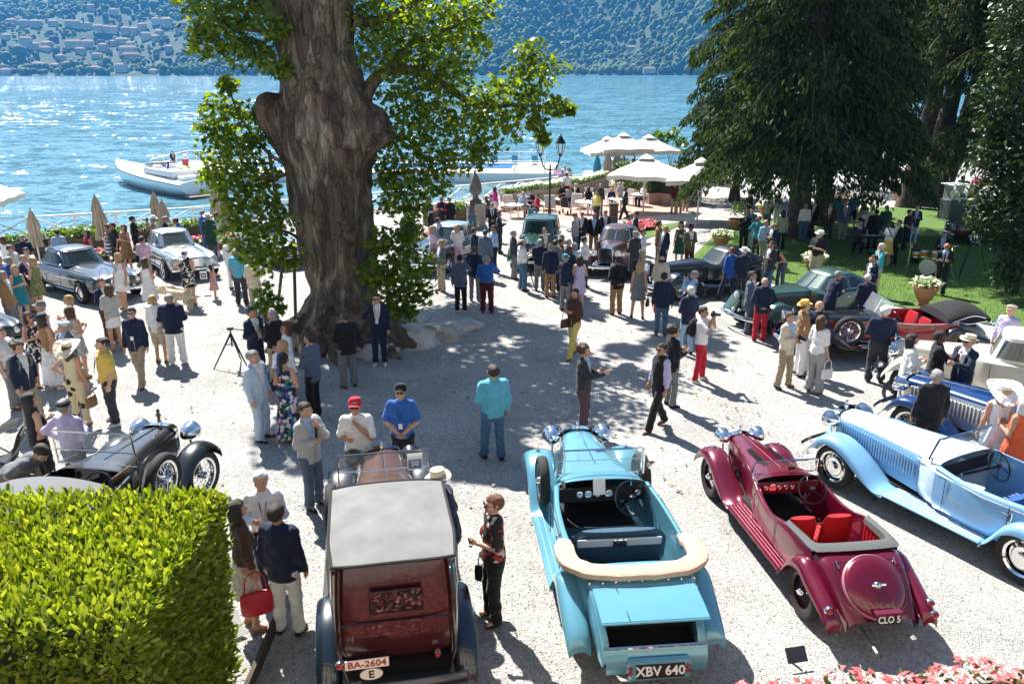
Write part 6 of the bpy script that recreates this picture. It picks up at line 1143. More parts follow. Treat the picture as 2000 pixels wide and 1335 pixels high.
# ================================================================ car 7: red and black cabriolet
def cabriolet():
    r_ = car_root('red and black cabriolet with red seats and black folded hood', 9.25, 19.35, 89); wb = 3.35; f = wb/2; red = paint('signal_red_paint', (.26, .008, .012)); wheels4(r_, wb, .72, .38, .16, 'wire', CHROME); chassis(r_, wb)
    loft([(f + .4, hood_p(.30, 1.02, .5)), (f - .3, hood_p(.36, 1.06, .5)), (.15, hood_p(.55, 1.08, .48))], 5, 3).build('bonnet', BLACKP, r_); radiator(r_, f + .44, .30, .5, 1.05)
    for s in (-1, 1):
        hood_side(r_, s, [(f + .36, .30, 1.02, .5), (f - .3, .36, 1.06, .5), (.15, .55, 1.08, .48)], red)
        for k in range(6): MB().box((s*(.50 - .035*k), .4 + .17*k, .72), (.03, .12, .025), bev=.008).build('vent', CHROME, r_)
    loft([(.15, deck_p(.56, 1.0, .45, .08)), (-.15, deck_p(.68, 1.0, .45, .08))], 3, 2).build('scuttle', BLACKP, r_); loft([(-.15, tub_p(.69, 1.0, .42)), (-.6, tub_p(.76, .97, .40)), (-1.2, tub_p(.78, .97, .4)), (-1.75, tub_p(.74, 1.0, .42))], 4, 2).build('body_tub', red, r_); loft([(-1.75, deck_p(.74, .98, .45, .06)), (-2.1, deck_p(.68, .93, .43, .06)), (-2.5, deck_p(.52, .75, .4, .05)), (-2.75, deck_p(.3, .5, .38, .03))], 4, 2).build('tail', BLACKP, r_)
    windscreen(r_, .05, .64, 1.06, 1.45, 24, True); steering(r_, -.33, -.4, 1.0, .21); lea = mat('red_leather', (.36, .016, .02), .42); seat(r_, -.34, -1.0, .6, lea, .5, .4, .46, 6); seat(r_, .34, -1.0, .6, lea, .5, .4, .46, 6); seat(r_, 0, -1.68, 1.2, lea, .45, .4, .4, 10)
    bk = mat('black_mohair', (.016, .016, .017), .95, bump=.6, bscale=8); b = MB()
    P = [(-1.45, .18, .03), (-1.75, .34, .05), (-2.05, .36, .12), (-2.35, .28, .16), (-2.55, .16, .1)]; rings = []
    for y, hh, w_ in P: rings.append([(.74*math.cos(a)*(1 - .12*(abs(y) - 1.45)), y - .25*max(0, math.sin(a))*hh, 1.0 + hh*max(-.2, math.sin(a))**1 * (1 if math.sin(a) > 0 else .4)) for a in [2*math.pi*k/22 for k in range(22)]])
    b.grid([[tuple(v) for v in q] for q in np.stack([catmull(np.array(rings)[:, k], 3) for k in range(22)], 1)], closed=True, cap0=True, cap1=True, flip=True); b.build('folded_hood', bk, r_); b = MB(); b.tube(catmull([(-.76, -1.55, 1.0), (-.78, -2.0, 1.18), (-.74, -2.35, 1.12)], 4), .016, 6); b.tube(catmull([(-.76, -1.6, 1.05), (-.79, -1.9, .98), (-.75, -2.4, 1.05)], 4), .014, 6); b.build('hood_iron', CHROME, r_)
    swept(r_, wb, BLACKP, .46, .94, .38, hi=.92, full=.52, rear_hi=.92, tail=.95, rear_in=.62, strips=3, drop=.24, fr=.56)
    for s in (-1, 1): headlamp(r_, s*.42, f + .52, .88, .14); b = MB(); b.tube([(s*.70, -.1, .985), (s*.785, -.8, .965), (s*.77, -1.7, .985)], .012, 5); b.build('waist_strip', CHROME, r_); b = MB(); b.tube([(s*.5, f - .5, .53), (s*.70, .1, .45), (s*.78, -.9, .43), (s*.7, -1.3, .44)], .014, 5); b.build('sill_strip', CHROME, r_); door_seam(r_, [(s*.79, -1.15, .96), (s*.79, -1.15, .45)]); handle(r_, s*.79, -1.05, .86)
    spare(r_, -.74, f - .75, .78, .37, .14, 'wire', CHROME); headlamp(r_, -.78, -2.5, 1.02, .05, CHROME, .08); bumper(r_, f + .8, .6, .45)
cabriolet()
# ================================================================ car 16: black vintage tourer behind the laurel
def black_tourer():
    r_ = car_root('black vintage open tourer with flat windscreen behind the laurel hedge', -5.94, 9.93, -8); wb = 3.3; f = wb/2; wheels4(r_, wb, .71, .40, .13, 'wire', CHROME, R(-8)); chassis(r_, wb)
    loft([(f + .12, hood_p(.28, 1.16, .6, .1)), (f - .6, hood_p(.33, 1.19, .6, .1)), (.35, hood_p(.48, 1.22, .58, .1))], 4, 3).build('bonnet', BLACKP, r_); radiator(r_, f + .16, .28, .6, 1.2); hood_seams(r_, [(0, f + .1, 1.168), (0, .36, 1.228)], CHROME, .007)
    b = MB(); b.lathe([(0, 0), (.03, 0), (.02, .06), (.045, .1), (.02, .14), (.035, .18), (0, .22)], 10); b.build('mascot', mat('bronze', (.25, .2, .12), .3, .9), r_, (0, f + .13, 1.24))
    loft([(.35, deck_p(.49, 1.14, .5, .08)), (.05, deck_p(.6, 1.14, .5, .08))], 3, 2).build('scuttle', BLACKP, r_); loft([(.05, tub_p(.62, 1.15, .5)), (-.6, tub_p(.7, 1.12, .48)), (-1.3, tub_p(.72, 1.12, .48)), (-2.0, tub_p(.68, 1.12, .5))], 3, 2).build('body_tub', BLACKP, r_); loft([(-2.0, deck_p(.68, 1.1, .5, .04)), (-2.2, deck_p(.62, .95, .5, .03))], 2, 2).build('tail', BLACKP, r_)
    windscreen(r_, .22, .62, 1.2, 1.72, 6, m=mat('nickel', (.7, .66, .56), .15, 1)); b = MB(); b.tube([(-.62, .2, 1.42), (.62, .2, 1.42)], .01, 5); b.build('windscreen_bar', CHROME, r_); b = MB(); b.tube([(-.62, .2, 1.2), (-.6, .62, 1.16)], .012, 5); b.tube([(.62, .2, 1.2), (.6, .62, 1.16)], .012, 5); b.build('screen_stay', CHROME, r_); steering(r_, .32, -.3, 1.12, .22); seat(r_, 0, -.85, 1.15, mat('tan_leather', (.25, .13, .07), .5), .4, .5, .46)
    tc = mat('grey_cover', (.12, .125, .13), .8, bump=.2, bscale=5); b = MB(); rings = [[(x*w_, y, z + .09*(1 - x*x)) for x in np.linspace(-1, 1, 11)] for y, w_, z in ((-.55, .70, 1.30), (-1.2, .76, 1.44), (-1.9, .75, 1.48), (-2.25, .68, 1.44))]; b.grid(rings, flip=True); b.grid([[(p[0]*1.01, p[1], p[2] - .34) for p in q] for q in rings]); b.build('tonneau_cover', tc, r_)
    for s in (-1, 1):
        fender(r_, s, [(f + .42, .62, .5, .86, .05), (f + .36, .80, .5, .86, .08), (f + .1, .95, .5, .86, .1), (f - .25, .92, .5, .86, .1), (f - .6, .7, .5, .86, .08), (f - .95, .48, .48, .86, .04)], BLACKP); running_board(r_, s, -f + .5, f - .95, .46, .86, .44, BLACKP, 3); fender(r_, s, [(-f + .5, .48, .6, .88, .03), (-f + .3, .82, .6, .88, .1), (-f, .94, .6, .88, .12), (-f - .35, .8, .6, .88, .1), (-f - .5, .5, .6, .88, .05)], BLACKP); headlamp(r_, s*.44, f + .3, 1.04, .15, CHROME, .26, (0, -.05, .25)); b = MB(); b.tube([(s*.44, f + .24, .8), (s*.6, f + .2, .75)], .014, 5); b.build('lamp_bar', CHROME, r_)
    spare(r_, .76, .55, .86, .40, .13, 'wire', CHROME); MB().box((.48, .0, 1.18), (.03, .5, .08), bev=.01).build('door_cap', mat('varnish', (.2, .08, .03), .3, coat=.6), r_)
black_tourer()
# ================================================================ closed cars
def saloon(lb, x, y, rz, m, wingm=None, wb=3.1, cab=None, style='wire', rim=None, hoodw=(.28, .34, .56), hz=(1.08, 1.12, 1.16), lampm=CHROME, grille=True, drop=.2, wingw=(.46, .9), hi=.92, tailz=None, white=None, roofm=None, chromef=True, steer=0, spareon=False, split=False, plate_txt=None, vee=False):
    r_ = car_root(lb, x, y, rz); f = wb/2; wingm = wingm or m; wheels4(r_, wb, .72, .36, .16, style, rim, steer, white); chassis(r_, wb)
    loft([(f + .42, hood_p(hoodw[0], hz[0], .5)), (f - .25, hood_p(hoodw[1], hz[1], .5)), (.3, hood_p(hoodw[2], hz[2], .48))], 5, 3, cap0=not grille).build('bonnet', m, r_)
    if grille: radiator(r_, f + .46, hoodw[0], .5, hz[0] + .03)
    hood_seams(r_, [(0, f + .4, hz[0] + .006), (0, f - .25, hz[1] + .006), (0, .32, hz[2] + .006)], CHROME, .008)
    cy0, cyr, ct0, ctr, zb, zr, wbl, wt = cab; bw = wbl + .04
    loft([(.32, deck_p(hoodw[2] + .02, hz[2] - .06, .42, .06)), (0, deck_p(bw - .02, zb, .40, .05)), (-.6, deck_p(bw, zb, .38, .03)), (-1.2, deck_p(bw, zb, .38, .03)), (-1.7, deck_p(bw - .03, zb - .03, .4, .03)), (-2.1, deck_p(bw - .12, zb - .2, .42, .05)), (-2.4, deck_p(bw - .24, zb - .45, .40, .05)), (-2.55, deck_p(bw - .34, zb - .62, .36, .03))], 4, 2, cap1=True).build('body', m, r_)
    C = Cabin(*cab[:8], n=4.2, dome=.10); C.build(r_, m, roofm=roofm); fr = CHROME if chromef else None
    ln = cy0 - cyr; C.front(r_, .84, frame=fr, split=split); C.front(r_, .55, .3, .8, -1, name='rear_window'); a = cy0 - .16; mid = cy0 - ln*.42; e = cyr + ln*.22; at = ct0 - .1; et = max(ctr + .12, cyr + ln*.3)
    C.side(r_, mid + .04, a, mid + .04, at, frame=fr); C.side(r_, e, mid - .04, et, mid - .04, frame=fr)
    swept(r_, wb, wingm, *wingw, .36, hi=hi, full=.55, rear_hi=hi - .03, tail=.72, rear_in=.6, drop=drop, strips=4)
    for s in (-1, 1): headlamp(r_, s*.45, f + .46, .92, .14, lampm, .22); door_seam(r_, [(s*(bw + .003), mid, zb - .06), (s*(bw + .003), mid, .45)]); door_seam(r_, [(s*(bw + .0), -.02, zb - .06), (s*(bw + .0), -.02, .5)]); handle(r_, s*(bw + .003), mid + .14, zb - .14); headlamp(r_, s*.3, f + .66, .55, .08, CHROME, .1)
    bumper(r_, f + .85, .78, .46); 
    if spareon: spare(r_, -.74, f - .72, .8, .35, .14, style, rim)
    if plate_txt: plate(r_, (0, f + .9, .36), plate_txt, .5, .11, rear=False)
    return r_
cream = paint('cream_paint', (.70, .66, .56)); saloon('cream white vintage saloon at the right edge behind the handshake', 10.2, 15.9, 58, cream, cab=(.05, -1.75, -.15, -1.5, 1.08, 1.58, .72, .60), style='wire', wb=3.4, hi=.9).scale = (1, .88, 1)
grn = paint('racing_green_paint', (.006, .06, .035)); saloon('racing green tall saloon facing the camera with big headlamps', 1.05, 31.6, 170, grn, cab=(.1, -1.95, -.05, -1.75, 1.1, 1.72, .74, .64), style='disc', wb=3.2, hi=.92)
brw = paint('chestnut_paint', (.075, .028, .020), .15); saloon('chestnut brown rounded saloon with tall narrow grille', 4.0, 30.4, 163, brw, cab=(.25, -2.2, -.35, -1.35, 1.05, 1.52, .74, .55), style='disc', wb=3.0, hi=.9, drop=.32, split=True, lampm=paint('chestnut_paint', (.1, .04, .03)), wingw=(.44, .94))
dgr = paint('sage_green_paint', (.045, .10, .082), .2); saloon('dark sage green streamlined coupe with long bonnet beside the lawn', 8.5, 22.3, 113, dgr, cab=(.0, -2.3, -.5, -1.35, 1.02, 1.46, .72, .50), style='wire', wb=3.2, hi=.92, drop=.42, wingw=(.42, .96), split=True, grille=False, lampm=dgr)
saloon('glossy black low coupe with teardrop wings in front of the white flower bowl', 6.55, 26.3, 113, BLACKP, wingm=paint('midnight_paint', (.008, .016, .028)), cab=(-.1, -2.2, -.55, -1.3, 1.0, 1.42, .70, .48), style='wire', wb=3.1, hi=.9, drop=.4, wingw=(.42, .95), split=False)
def fifties(lb, x, y, rz, m, m2=None, wb=3.0, cab=(.25, -1.75, -.25, -1.3, .98, 1.46, .74, .58), style='slot', grillew=.30, fins=.9, white=None, hood_z=.98, steer=0, plate_txt=None, lamps=1, roofm=None):
    r_ = car_root(lb, x, y, rz, 'classic_car'); f = wb/2; wheels4(r_, wb, .73, .34, .17, style, None, steer, white)
    def pr(y, w_, zt, zb=.30, fz=None, c=.03): fz = fz or zt; return (y, [(w_*.88, zb), (w_*.985, zb + .14), (w_, (zb + fz)/2 + .06), (w_*.97, fz - .10), (w_*.86, fz), (w_*.66, fz - .035 + (zt - fz)*.5), (w_*.4, zt + c*.7), (0, zt + c)])
    loft([pr(f + .86, .70, .72, .42, .74), pr(f + .78, .80, .82, .34, .86), pr(f + .4, .86, .90, .30, .92), pr(f - .4, .885, .95, .28, .93), pr(.3, .89, hood_z, .27, .95), pr(-.6, .89, .97, .27, .95), pr(-1.3, .885, .96, .27, .94), pr(-1.8, .86, .90, .30, .90), pr(-f - .7, .80, .80, .36, .82), pr(-f - .92, .70, .66, .42, .68)], 4, 3, cap0=True, cap1=True).build('body', m, r_)
    C = Cabin(*cab, n=4.4, dome=.09); C.build(r_, m2 or m, roofm=roofm or m2); ln = cab[0] - cab[1]; C.front(r_, .88, .10, .92, frame=CHROME); C.front(r_, .7, .2, .85, -1, name='rear_window', frame=CHROME); mid = cab[0] - ln*.52; a = cab[0] - .2; at = cab[2] - .1; e = cab[1] + ln*.18; et = cab[3] + .06
    C.side(r_, mid + .03, a, mid + .03, at, frame=CHROME); C.side(r_, e, mid - .03, et, mid - .03, frame=CHROME)
    g = MB(); g.box((0, f + .83, .62), (grillew*2, .14, .40), bev=.03); gr = g.build('grille', CHROME, r_)
    for k in range(14): MB().box((-grillew*.9 + grillew*1.8*(k + .5)/14, f + .905, .62), (.012, .02, .34)).build('slat', mat('steel_dark', (.2, .2, .2), .4, .8), gr, smooth=False)
    bumper(r_, f + 1.0, .84, .44); bumper(r_, -f - 1.04, .82, .46)
    for s in (-1, 1):
        headlamp(r_, s*.58, f + .82, .68, .11, m, .12); headlamp(r_, s*.38, f + .93, .5, .06, CHROME, .08)
        for yy in (f, -f):
            b = MB(); b.lathe([(.40, -.03), (.42, .0), (.415, .025), (.36, .03)], 28, axis='x'); b.lathe([(.0, .012), (.385, .012)], 28, axis='x'); b.build('wheel_arch', DARK, r_, (s*.874, yy, .36), (0, 0, 0 if s > 0 else math.pi))
        b = MB(); b.tube(catmull([(s*.80, f + .7, .78), (s*.895, f - .3, .74), (s*.90, -.6, .70), (s*.87, -f - .3, .66)], 4), .012, 5); b.build('side_strip', CHROME, r_); b = MB(); b.tube([(s*.875, f - .45, .33), (s*.885, -f + .45, .33)], .016, 5); b.build('sill_strip', CHROME, r_); door_seam(r_, [(s*.893, mid, .9), (s*.897, mid, .4)]); door_seam(r_, [(s*.89, .2, .9), (s*.896, .2, .4)]); handle(r_, s*.895, mid + .16, .8); tail_lamp(r_, s*.6, -f - .93, .66, .05)
        b = MB(); b.lathe([(0, .03), (.04, .03), (.05, 0)], 10, axis='y'); b.tube([(0, .01, 0), (-s*.05, .0, -.1)], .008, 4); b.build('door_mirror', CHROME, r_, (s*.84, .25, 1.08))
    for s in (-1, 1): b = MB(); b.tube([(s*.12 - .3, .40, hood_z + .04), (s*.12 + .1, .28, hood_z + .12)], .007, 4); b.build('wiper', CHROME, r_)
    hood_seams(r_, [(0, f + .75, .86), (0, f, .935), (0, .35, hood_z + .036)], CHROME, .007)
    if plate_txt: plate(r_, (0, f + 1.05, .40), plate_txt, .5, .11, rear=False)
    # wheels stand proud of dark arches
    for o in [c for c in r_.children if c.name.startswith('wheel') and not c.name.startswith('wheel_arch')]: o.location.x = math.copysign(.868, o.location.x)
    return r_
gm = paint('graphite_paint', (.075, .085, .095), .5, .25); sv_ = paint('silver_green_paint', (.42, .46, .46), .5, .25); lb_ = paint('silver_blue_paint', (.36, .46, .54), .4, .25)
fifties('graphite grey coupe with pale roof highlight on the left', -14.45, 26.2, -127, gm, steer=0)
fifties('silver green coupe with tall chrome grille and white walled tyres', -12.85, 30.0, -143, sv_, white=mat('white_rubber', (.7, .7, .68), .7), grillew=.28, style='wire')
fifties('silver blue over black saloon right of the plane tree', -2.75, 31.2, 160, BLACKP, lb_, cab=(.3, -1.9, -.15, -1.55, .98, 1.52, .74, .6)); fifties('dark teal classic car cut by the left edge, plate YU 420', -14.75, 19.9, -124, paint('dark_teal_paint', (.008, .022, .026)), plate_txt='YU 420', grillew=.2)
fifties('silver grey coupe mostly hidden behind the plane trunk', -9.85, 32.3, -140, paint('pale_silver_paint', (.45, .48, .5), .5, .25)); fifties('dark red car with chrome front under the magnolia', 22.6, 36.2, 80, paint('oxblood_paint', (.06, .008, .01)))

# ================================================================ people
CLR = dict(navy=(.012, .02, .05), black=(.012, .012, .014), white=(.74, .74, .74), beige=(.42, .34, .24), khaki=(.32, .26, .18), grey=(.16, .17, .18), lightgrey=(.40, .40, .40), lightblue=(.36, .50, .72), skyblue=(.10, .38, .52), blue=(.03, .12, .42), royalblue=(.015, .07, .34), denim=(.05, .13, .22), paledenim=(.28, .42, .55), teal=(.02, .22, .27), lilac=(.48, .44, .68), pink=(.68, .46, .58), magenta=(.55, .03, .25), red=(.48, .015, .03), maroon=(.085, .012, .014), brown=(.085, .04, .025), tan=(.30, .17, .08), olive=(.10, .10, .05), green=(.03, .09, .05), sage=(.30, .31, .22), yellow=(.66, .46, .10), paleyellow=(.72, .58, .16), cream=(.62, .55, .42), charcoal=(.035, .038, .045), plum=(.09, .05, .065), orange=(.6, .09, .03), bluegrey=(.09, .12, .18), paleblue=(.44, .54, .66), turquoise=(.03, .36, .48))
HAIRC = dict(black=(.012, .010, .009), dark=(.03, .02, .014), brown=(.075, .04, .022), blonde=(.42, .28, .12), grey=(.26, .25, .24), white=(.60, .59, .57), auburn=(.11, .03, .015), red=(.16, .06, .025))
SKINS = [mat('skin_%d' % i, c, .5, var=.08, vscale=12, spec=.35) for i, c in enumerate(((.50, .28, .19), (.42, .22, .14), (.56, .34, .25), (.13, .065, .04)))]
EYE = mat('eye_dark', (.02, .015, .012), .2); LIP = mat('lip', (.30, .10, .08), .5)
def pattern(name, kind, c1, c2, scale):
    if name in MATS: return MATS[name]
    m = bpy.data.materials.new('fabric_' + name); t, b, L = nodes_of(m); tc = t.nodes.new('ShaderNodeTexCoord'); r = t.nodes.new('ShaderNodeValToRGB'); r.color_ramp.interpolation = 'CONSTANT'; e = r.color_ramp.elements
    if kind == 'stripe': n = t.nodes.new('ShaderNodeTexWave'); n.bands_direction = 'Z'; n.inputs['Scale'].default_value = scale; n.inputs['Distortion'].default_value = .3; L.new(tc.outputs['Object'], n.inputs['Vector']); L.new(n.outputs['Fac'], r.inputs[0]); e[1].position = .5; e[0].color = (*c1, 1); e[1].color = (*c2[0], 1)
    else:
        n = t.nodes.new('ShaderNodeTexVoronoi'); n.inputs['Scale'].default_value = scale; L.new(tc.outputs['Object'], n.inputs['Vector'])
        if kind == 'spot': L.new(n.outputs['Distance'], r.inputs[0]); e[0].color = (*c2[0], 1); e[1].color = (*c1, 1); e[1].position = .33
        else:
            s = t.nodes.new('ShaderNodeSeparateColor'); L.new(n.outputs['Color'], s.inputs[0]); L.new(s.outputs[0], r.inputs[0]); e[0].color = (*c1, 1); e[1].position = .9; e[1].color = (*c2[-1], 1)
            for i, c in enumerate(c2[:-1]): e.new(.4 + .5*i/len(c2)).color = (*c, 1)
    L.new(r.outputs[0], b.inputs['Base Color']); b.inputs['Roughness'].default_value = .85; MATS[name] = m
    return m
W_, K_ = (.72, .72, .70), (.015, .015, .015)
PATS = {'floral navy': ('mix', (.012, .02, .06), [(.02, .10, .4), (.03, .22, .08), (.6, .5, .55), (.6, .1, .06)], 16), 'floral red': ('mix', (.02, .015, .015), [(.35, .03, .03), (.6, .5, .4), (.02, .02, .02), (.4, .05, .04)], 18), 'cream flowered': ('spot', (.60, .52, .34), [(.03, .02, .015)], 5), 'black and white': ('mix', K_, [W_, K_, W_], 22), 'grey patterned': ('mix', (.38, .36, .33), [(.2, .2, .22), (.6, .56, .5), (.3, .3, .33)], 26), 'red striped': ('stripe', (.70, .62, .58), [(.5, .1, .08)], 9), 'navy striped': ('stripe', W_, [(.02, .05, .16)], 2.2), 'grey striped': ('stripe', (.55, .54, .52), [(.08, .08, .09)], 14), 'green patterned': ('mix', (.18, .20, .06), [(.30, .30, .12), (.12, .15, .04), (.35, .34, .2)], 30), 'white lace': ('mix', (.62, .56, .48), [(.7, .66, .6), (.5, .44, .36), (.66, .6, .5)], 30)}
def cmat(c):
    if c in PATS: k = PATS[c]; return pattern(c, *k)
    return cloth(CLR[c], c)
ARMS = dict(d=((.055, -.02, -.28), (.075, .05, -.53)), p=((.13, -.07, -.26), (.035, .07, -.45)), b=((.07, .0, -.28), (-.06, .23, -.22)), f=((.14, .15, -.2), (-.075, .09, .10)), c=((.10, .20, -.17), (-.11, .23, .10)), x=((.09, .05, -.27), (-.22, .20, -.22)), k=((.12, -.14, -.25), (-.13, -.17, -.42)), h=((.24, -.05, -.2), (.03, .05, -.36)), o=((.06, .18, -.21), (-.02, .43, -.14)), n=((.06, .13, -.26), (-.15, .17, -.02)), l=((.10, .03, -.27), (-.14, .19, -.43)), w=((.06, .08, -.27), (.05, .25, -.44)), v=((.07, -.13, -.25), (.07, -.15, -.5)), r=((.12, .14, .08), (.02, .16, .32)))
LEGS = dict(s=((.115, .0), (.115, .02)), a=((.17, .03), (.16, -.04)), w=((.10, .30), (.10, -.28)), t=((.12, .10), (.11, -.04)), i=None)
def joints(sex, pose):
    J = {}; sit = pose[2] == 'i'; dz = -.42 if sit else 0; sh = .176 if sex == 'm' else .155; J['dz'] = dz
    for k, s in ((0, 1), (1, -1)):
        S = np.array((s*sh, .0, 1.43 + dz)); e, w_ = ARMS[pose[k]]; J['S', s] = S; J['E', s] = S + np.array((s*e[0], -e[1], e[2])); J['W', s] = S + np.array((s*w_[0], -w_[1], w_[2]))
        H = np.array((s*(.095 if sex == 'm' else .10), .0, .91 + dz)); J['H', s] = H
        if sit: J['K', s] = np.array((s*.15, -.45, .50)); J['A', s] = np.array((s*.15, -.40, .09))
        else:
            fx, fy = LEGS[pose[2]][k]; A = np.array((s*fx, -fy, .085 if fy > -.2 else .12)); J['A', s] = A; J['K', s] = (H + A)/2 + np.array((0, -.035 if fy > -.2 else -.09, .02))
    return J
def body_grid(J, h=.0255, lo=None, hi=None):
    P = np.array([v for k, v in J.items() if k != 'dz']); a = np.minimum(P.min(0), (-.25, -.2, 0)) - .13; c = np.maximum(P.max(0), (.25, .2, 1.5 + J['dz'])) + .13
    return SDF(a, c, h)
def torso(s, J, sex, o=0, hem=None):
    dz = J['dz']; f = sex == 'f'; g = lambda z: z + dz
    s.cap((0, .005, g(.93)), (0, .0, g(1.02)), (.168 if f else .160) + o, (.148 if f else .152) + o, .05, .72); s.cap((0, .0, g(1.02)), (0, .0, g(1.2)), (.132 if f else .152) + o, (.14 if f else .162) + o, .05, .70); s.cap((0, .0, g(1.2)), (0, .005, g(1.34)), (.142 if f else .166) + o, (.138 if f else .160) + o, .05, .72)
    if f:
        for k in (-1, 1): s.cap((k*.065, -.085, g(1.25)), (k*.06, -.075, g(1.29)), .058 + o*.7, .05 + o*.7, .05)
    sh = .176 if not f else .155; s.cap((-sh + .03, .005, g(1.42)), (sh - .03, .005, g(1.42)), .058 + o, .058 + o, .06); s.cap((0, .012, g(1.40)), (0, .0, g(1.47)), .075 + o, .055 + o, .05)
def arms(s, J, o=0, ln=1.0, k=.03, slim=1):
    for sd in (1, -1):
        S, E, W = J['S', sd], J['E', sd], J['W', sd]
        if ln <= .5: s.cap(S, S + (E - S)*ln*2, (.056 + o), (.052 + o*1.25), k)
        else: s.cap(S, E, .054*slim + o, .043*slim + o, k); s.cap(E, E + (W - E)*min(1, (ln - .5)*2), .043*slim + o, .034*slim + o*.9, k)
def legs(s, J, o=0, k=.03, lo=1.0, wide=0):
    for sd in (1, -1):
        H, K, A = J['H', sd], J['K', sd], J['A', sd]; s.cap(H, K, .085 + o, .058 + o, k)
        if lo > .5: s.cap(K, K + (A - K)*min(1, (lo - .5)*2), .056 + o, .040 + o + wide, k)
_hand = {}
def hand_mesh(grip):
    if grip in _hand: return _hand[grip]
    s = SDF((-.06, -.10, -.23), (.06, .06, .03), .0098); s.cap((0, 0, 0), (0, -.002, -.05), .026, .030, .02, .6); s.cap((0, -.02, -.05), (0, .02, -.085), .026, .026, .02); c = .9 if grip else .3
    for i, (y, ln) in enumerate(((-.032, .072), (-.011, .082), (.011, .076), (.031, .058))):
        a = np.array((0, y, -.09)); b_ = a + np.array((-math.sin(c*.6)*ln*.5, 0, -math.cos(c*.6)*ln*.5)); e = b_ + np.array((-math.sin(c*1.7)*ln*.5, 0, -math.cos(c*1.7)*ln*.5)); s.cap(a, b_, .0105, .0095, .008); s.cap(b_, e, .0095, .0078, .006)
    s.cap((0, -.022, -.03), (-.008, -.055, -.07), .014, .011, .012); s.cap((-.008, -.055, -.07), (-.018, -.062, -.10), .0105, .008, .006); _hand[grip] = s.mesh(); return _hand[grip]
_head = {}
def head_mesh(sex):
    if sex in _head: return _head[sex]
    s = SDF((-.13, -.16, -.12), (.13, .16, .24), .0125); f = sex == 'f'; s.cap((0, .03, .105), (0, -.012, .108), .079, .076, .03); s.cap((0, .02, .125), (0, -.02, .125), .074, .070, .03); s.cap((0, -.04, .06), (0, -.052, .022), .058 if not f else .054, .040 if not f else .034, .04); s.cap((0, -.075, .012), (0, -.078, .010), .020, .018, .03)
    s.cap((0, -.094, .098), (0, -.115, .064), .010, .0155, .014); s.cap((-.03, -.083, .112), (.03, -.083, .112), .012, .012, .02); s.cap((-.022, -.100, .036), (.022, -.100, .036), .007, .007, .012)
    for k in (-1, 1): s.cap((k*.031, -.094, .094), (k*.034, -.096, .094), .014, .014, .01, op='s'); s.cap((k*.078, .012, .075), (k*.084, .018, .115), .012, .017, .012); s.cap((k*.05, -.06, .06), (k*.045, -.07, .05), .028, .022, .03)
    s.cap((0, .018, .03), (0, .012, -.10), .056 if not f else .047, .058 if not f else .05, .03)
    V, F = s.mesh(); b = MB()
    for k in (-1, 1):
        b.lathe([(0, -.008), (.010, -.004), (.011, 0), (.010, .004), (0, .008)], 8, c=(k*.032, -.083, .093), axis='y')
    V2, F2 = np.array(b.V), np.array(b.F); _head[sex] = (V, F, V2, F2); return _head[sex]
def bend(V, ang, dz=0):
    if not ang: return V
    V = V.copy(); z0 = .92 + dz; t = np.clip((V[:, 2] - z0 + .08)/.30, 0, 1); a = R(ang)*t*t*(3 - 2*t); y, z = V[:, 1], V[:, 2] - z0; m = z > -.08
    ny = np.where(m, y*np.cos(a) - np.maximum(z, 0)*np.sin(a), y); nz_ = np.where(m, np.maximum(z, 0)*np.cos(a) + y*np.sin(a)*1.0 + np.minimum(z, 0), z); V[:, 1] = ny; V[:, 2] = nz_ + z0; return V
_bodies = {}
def cached(key, fn):
    if key not in _bodies: _bodies[key] = fn()
    return _bodies[key]
def person_body(sex, pose, lean, turn):
    def mk():
        J = joints(sex, pose); s = body_grid(J); torso(s, J, sex); arms(s, J, slim=1 if sex == 'm' else .86); legs(s, J); dz = J['dz']; s.cap((0, .012, 1.40 + dz), (0, .0, 1.55 + dz), .058 if sex == 'm' else .048, .055 if sex == 'm' else .047, .03)
        for sd in (1, -1): A = J['A', sd]; s.cap(A, A + np.array((sd*.01, -.12, -.05)), .04, .03, .03)
        V, F = s.mesh(); hV, hF, eV, eF = head_mesh(sex); T = Matrix.Rotation(R(turn), 3, 'Z') @ Matrix.Rotation(R(-6), 3, 'X'); T = np.array(T); hv = hV @ T.T + np.array((0, -.005, 1.55 + dz)); ev = eV @ T.T + np.array((0, -.005, 1.55 + dz)); VV = [V, hv, ev]; FF = [F, hF + len(V), eF + len(V) + len(hV)]; mi = [np.zeros(len(F)), np.zeros(len(hF)), np.ones(len(eF))]; off = len(V) + len(hV) + len(eV)
        for sd, c in ((1, pose[0]), (-1, pose[1])):
            gV, gF = hand_mesh(c in 'cfbonxlr'); g = gV.copy(); g[:, 0] *= -sd if False else sd; W = J['W', sd]; d = W - J['E', sd]; d /= np.linalg.norm(d); Q = Vector((0, 0, -1)).rotation_difference(Vector(d)).to_matrix(); g = g @ np.array(Q).T + W - d*.015; VV.append(g); FF.append((gF if sd > 0 else gF[:, ::-1]) + off); mi.append(np.zeros(len(gF))); off += len(g)
        V = bend(np.concatenate(VV), lean, dz); return np_mesh('person', V, np.concatenate(FF), [SKINS[0], EYE], True, np.concatenate(mi))
    return cached(('body', sex, pose, lean, turn), mk)
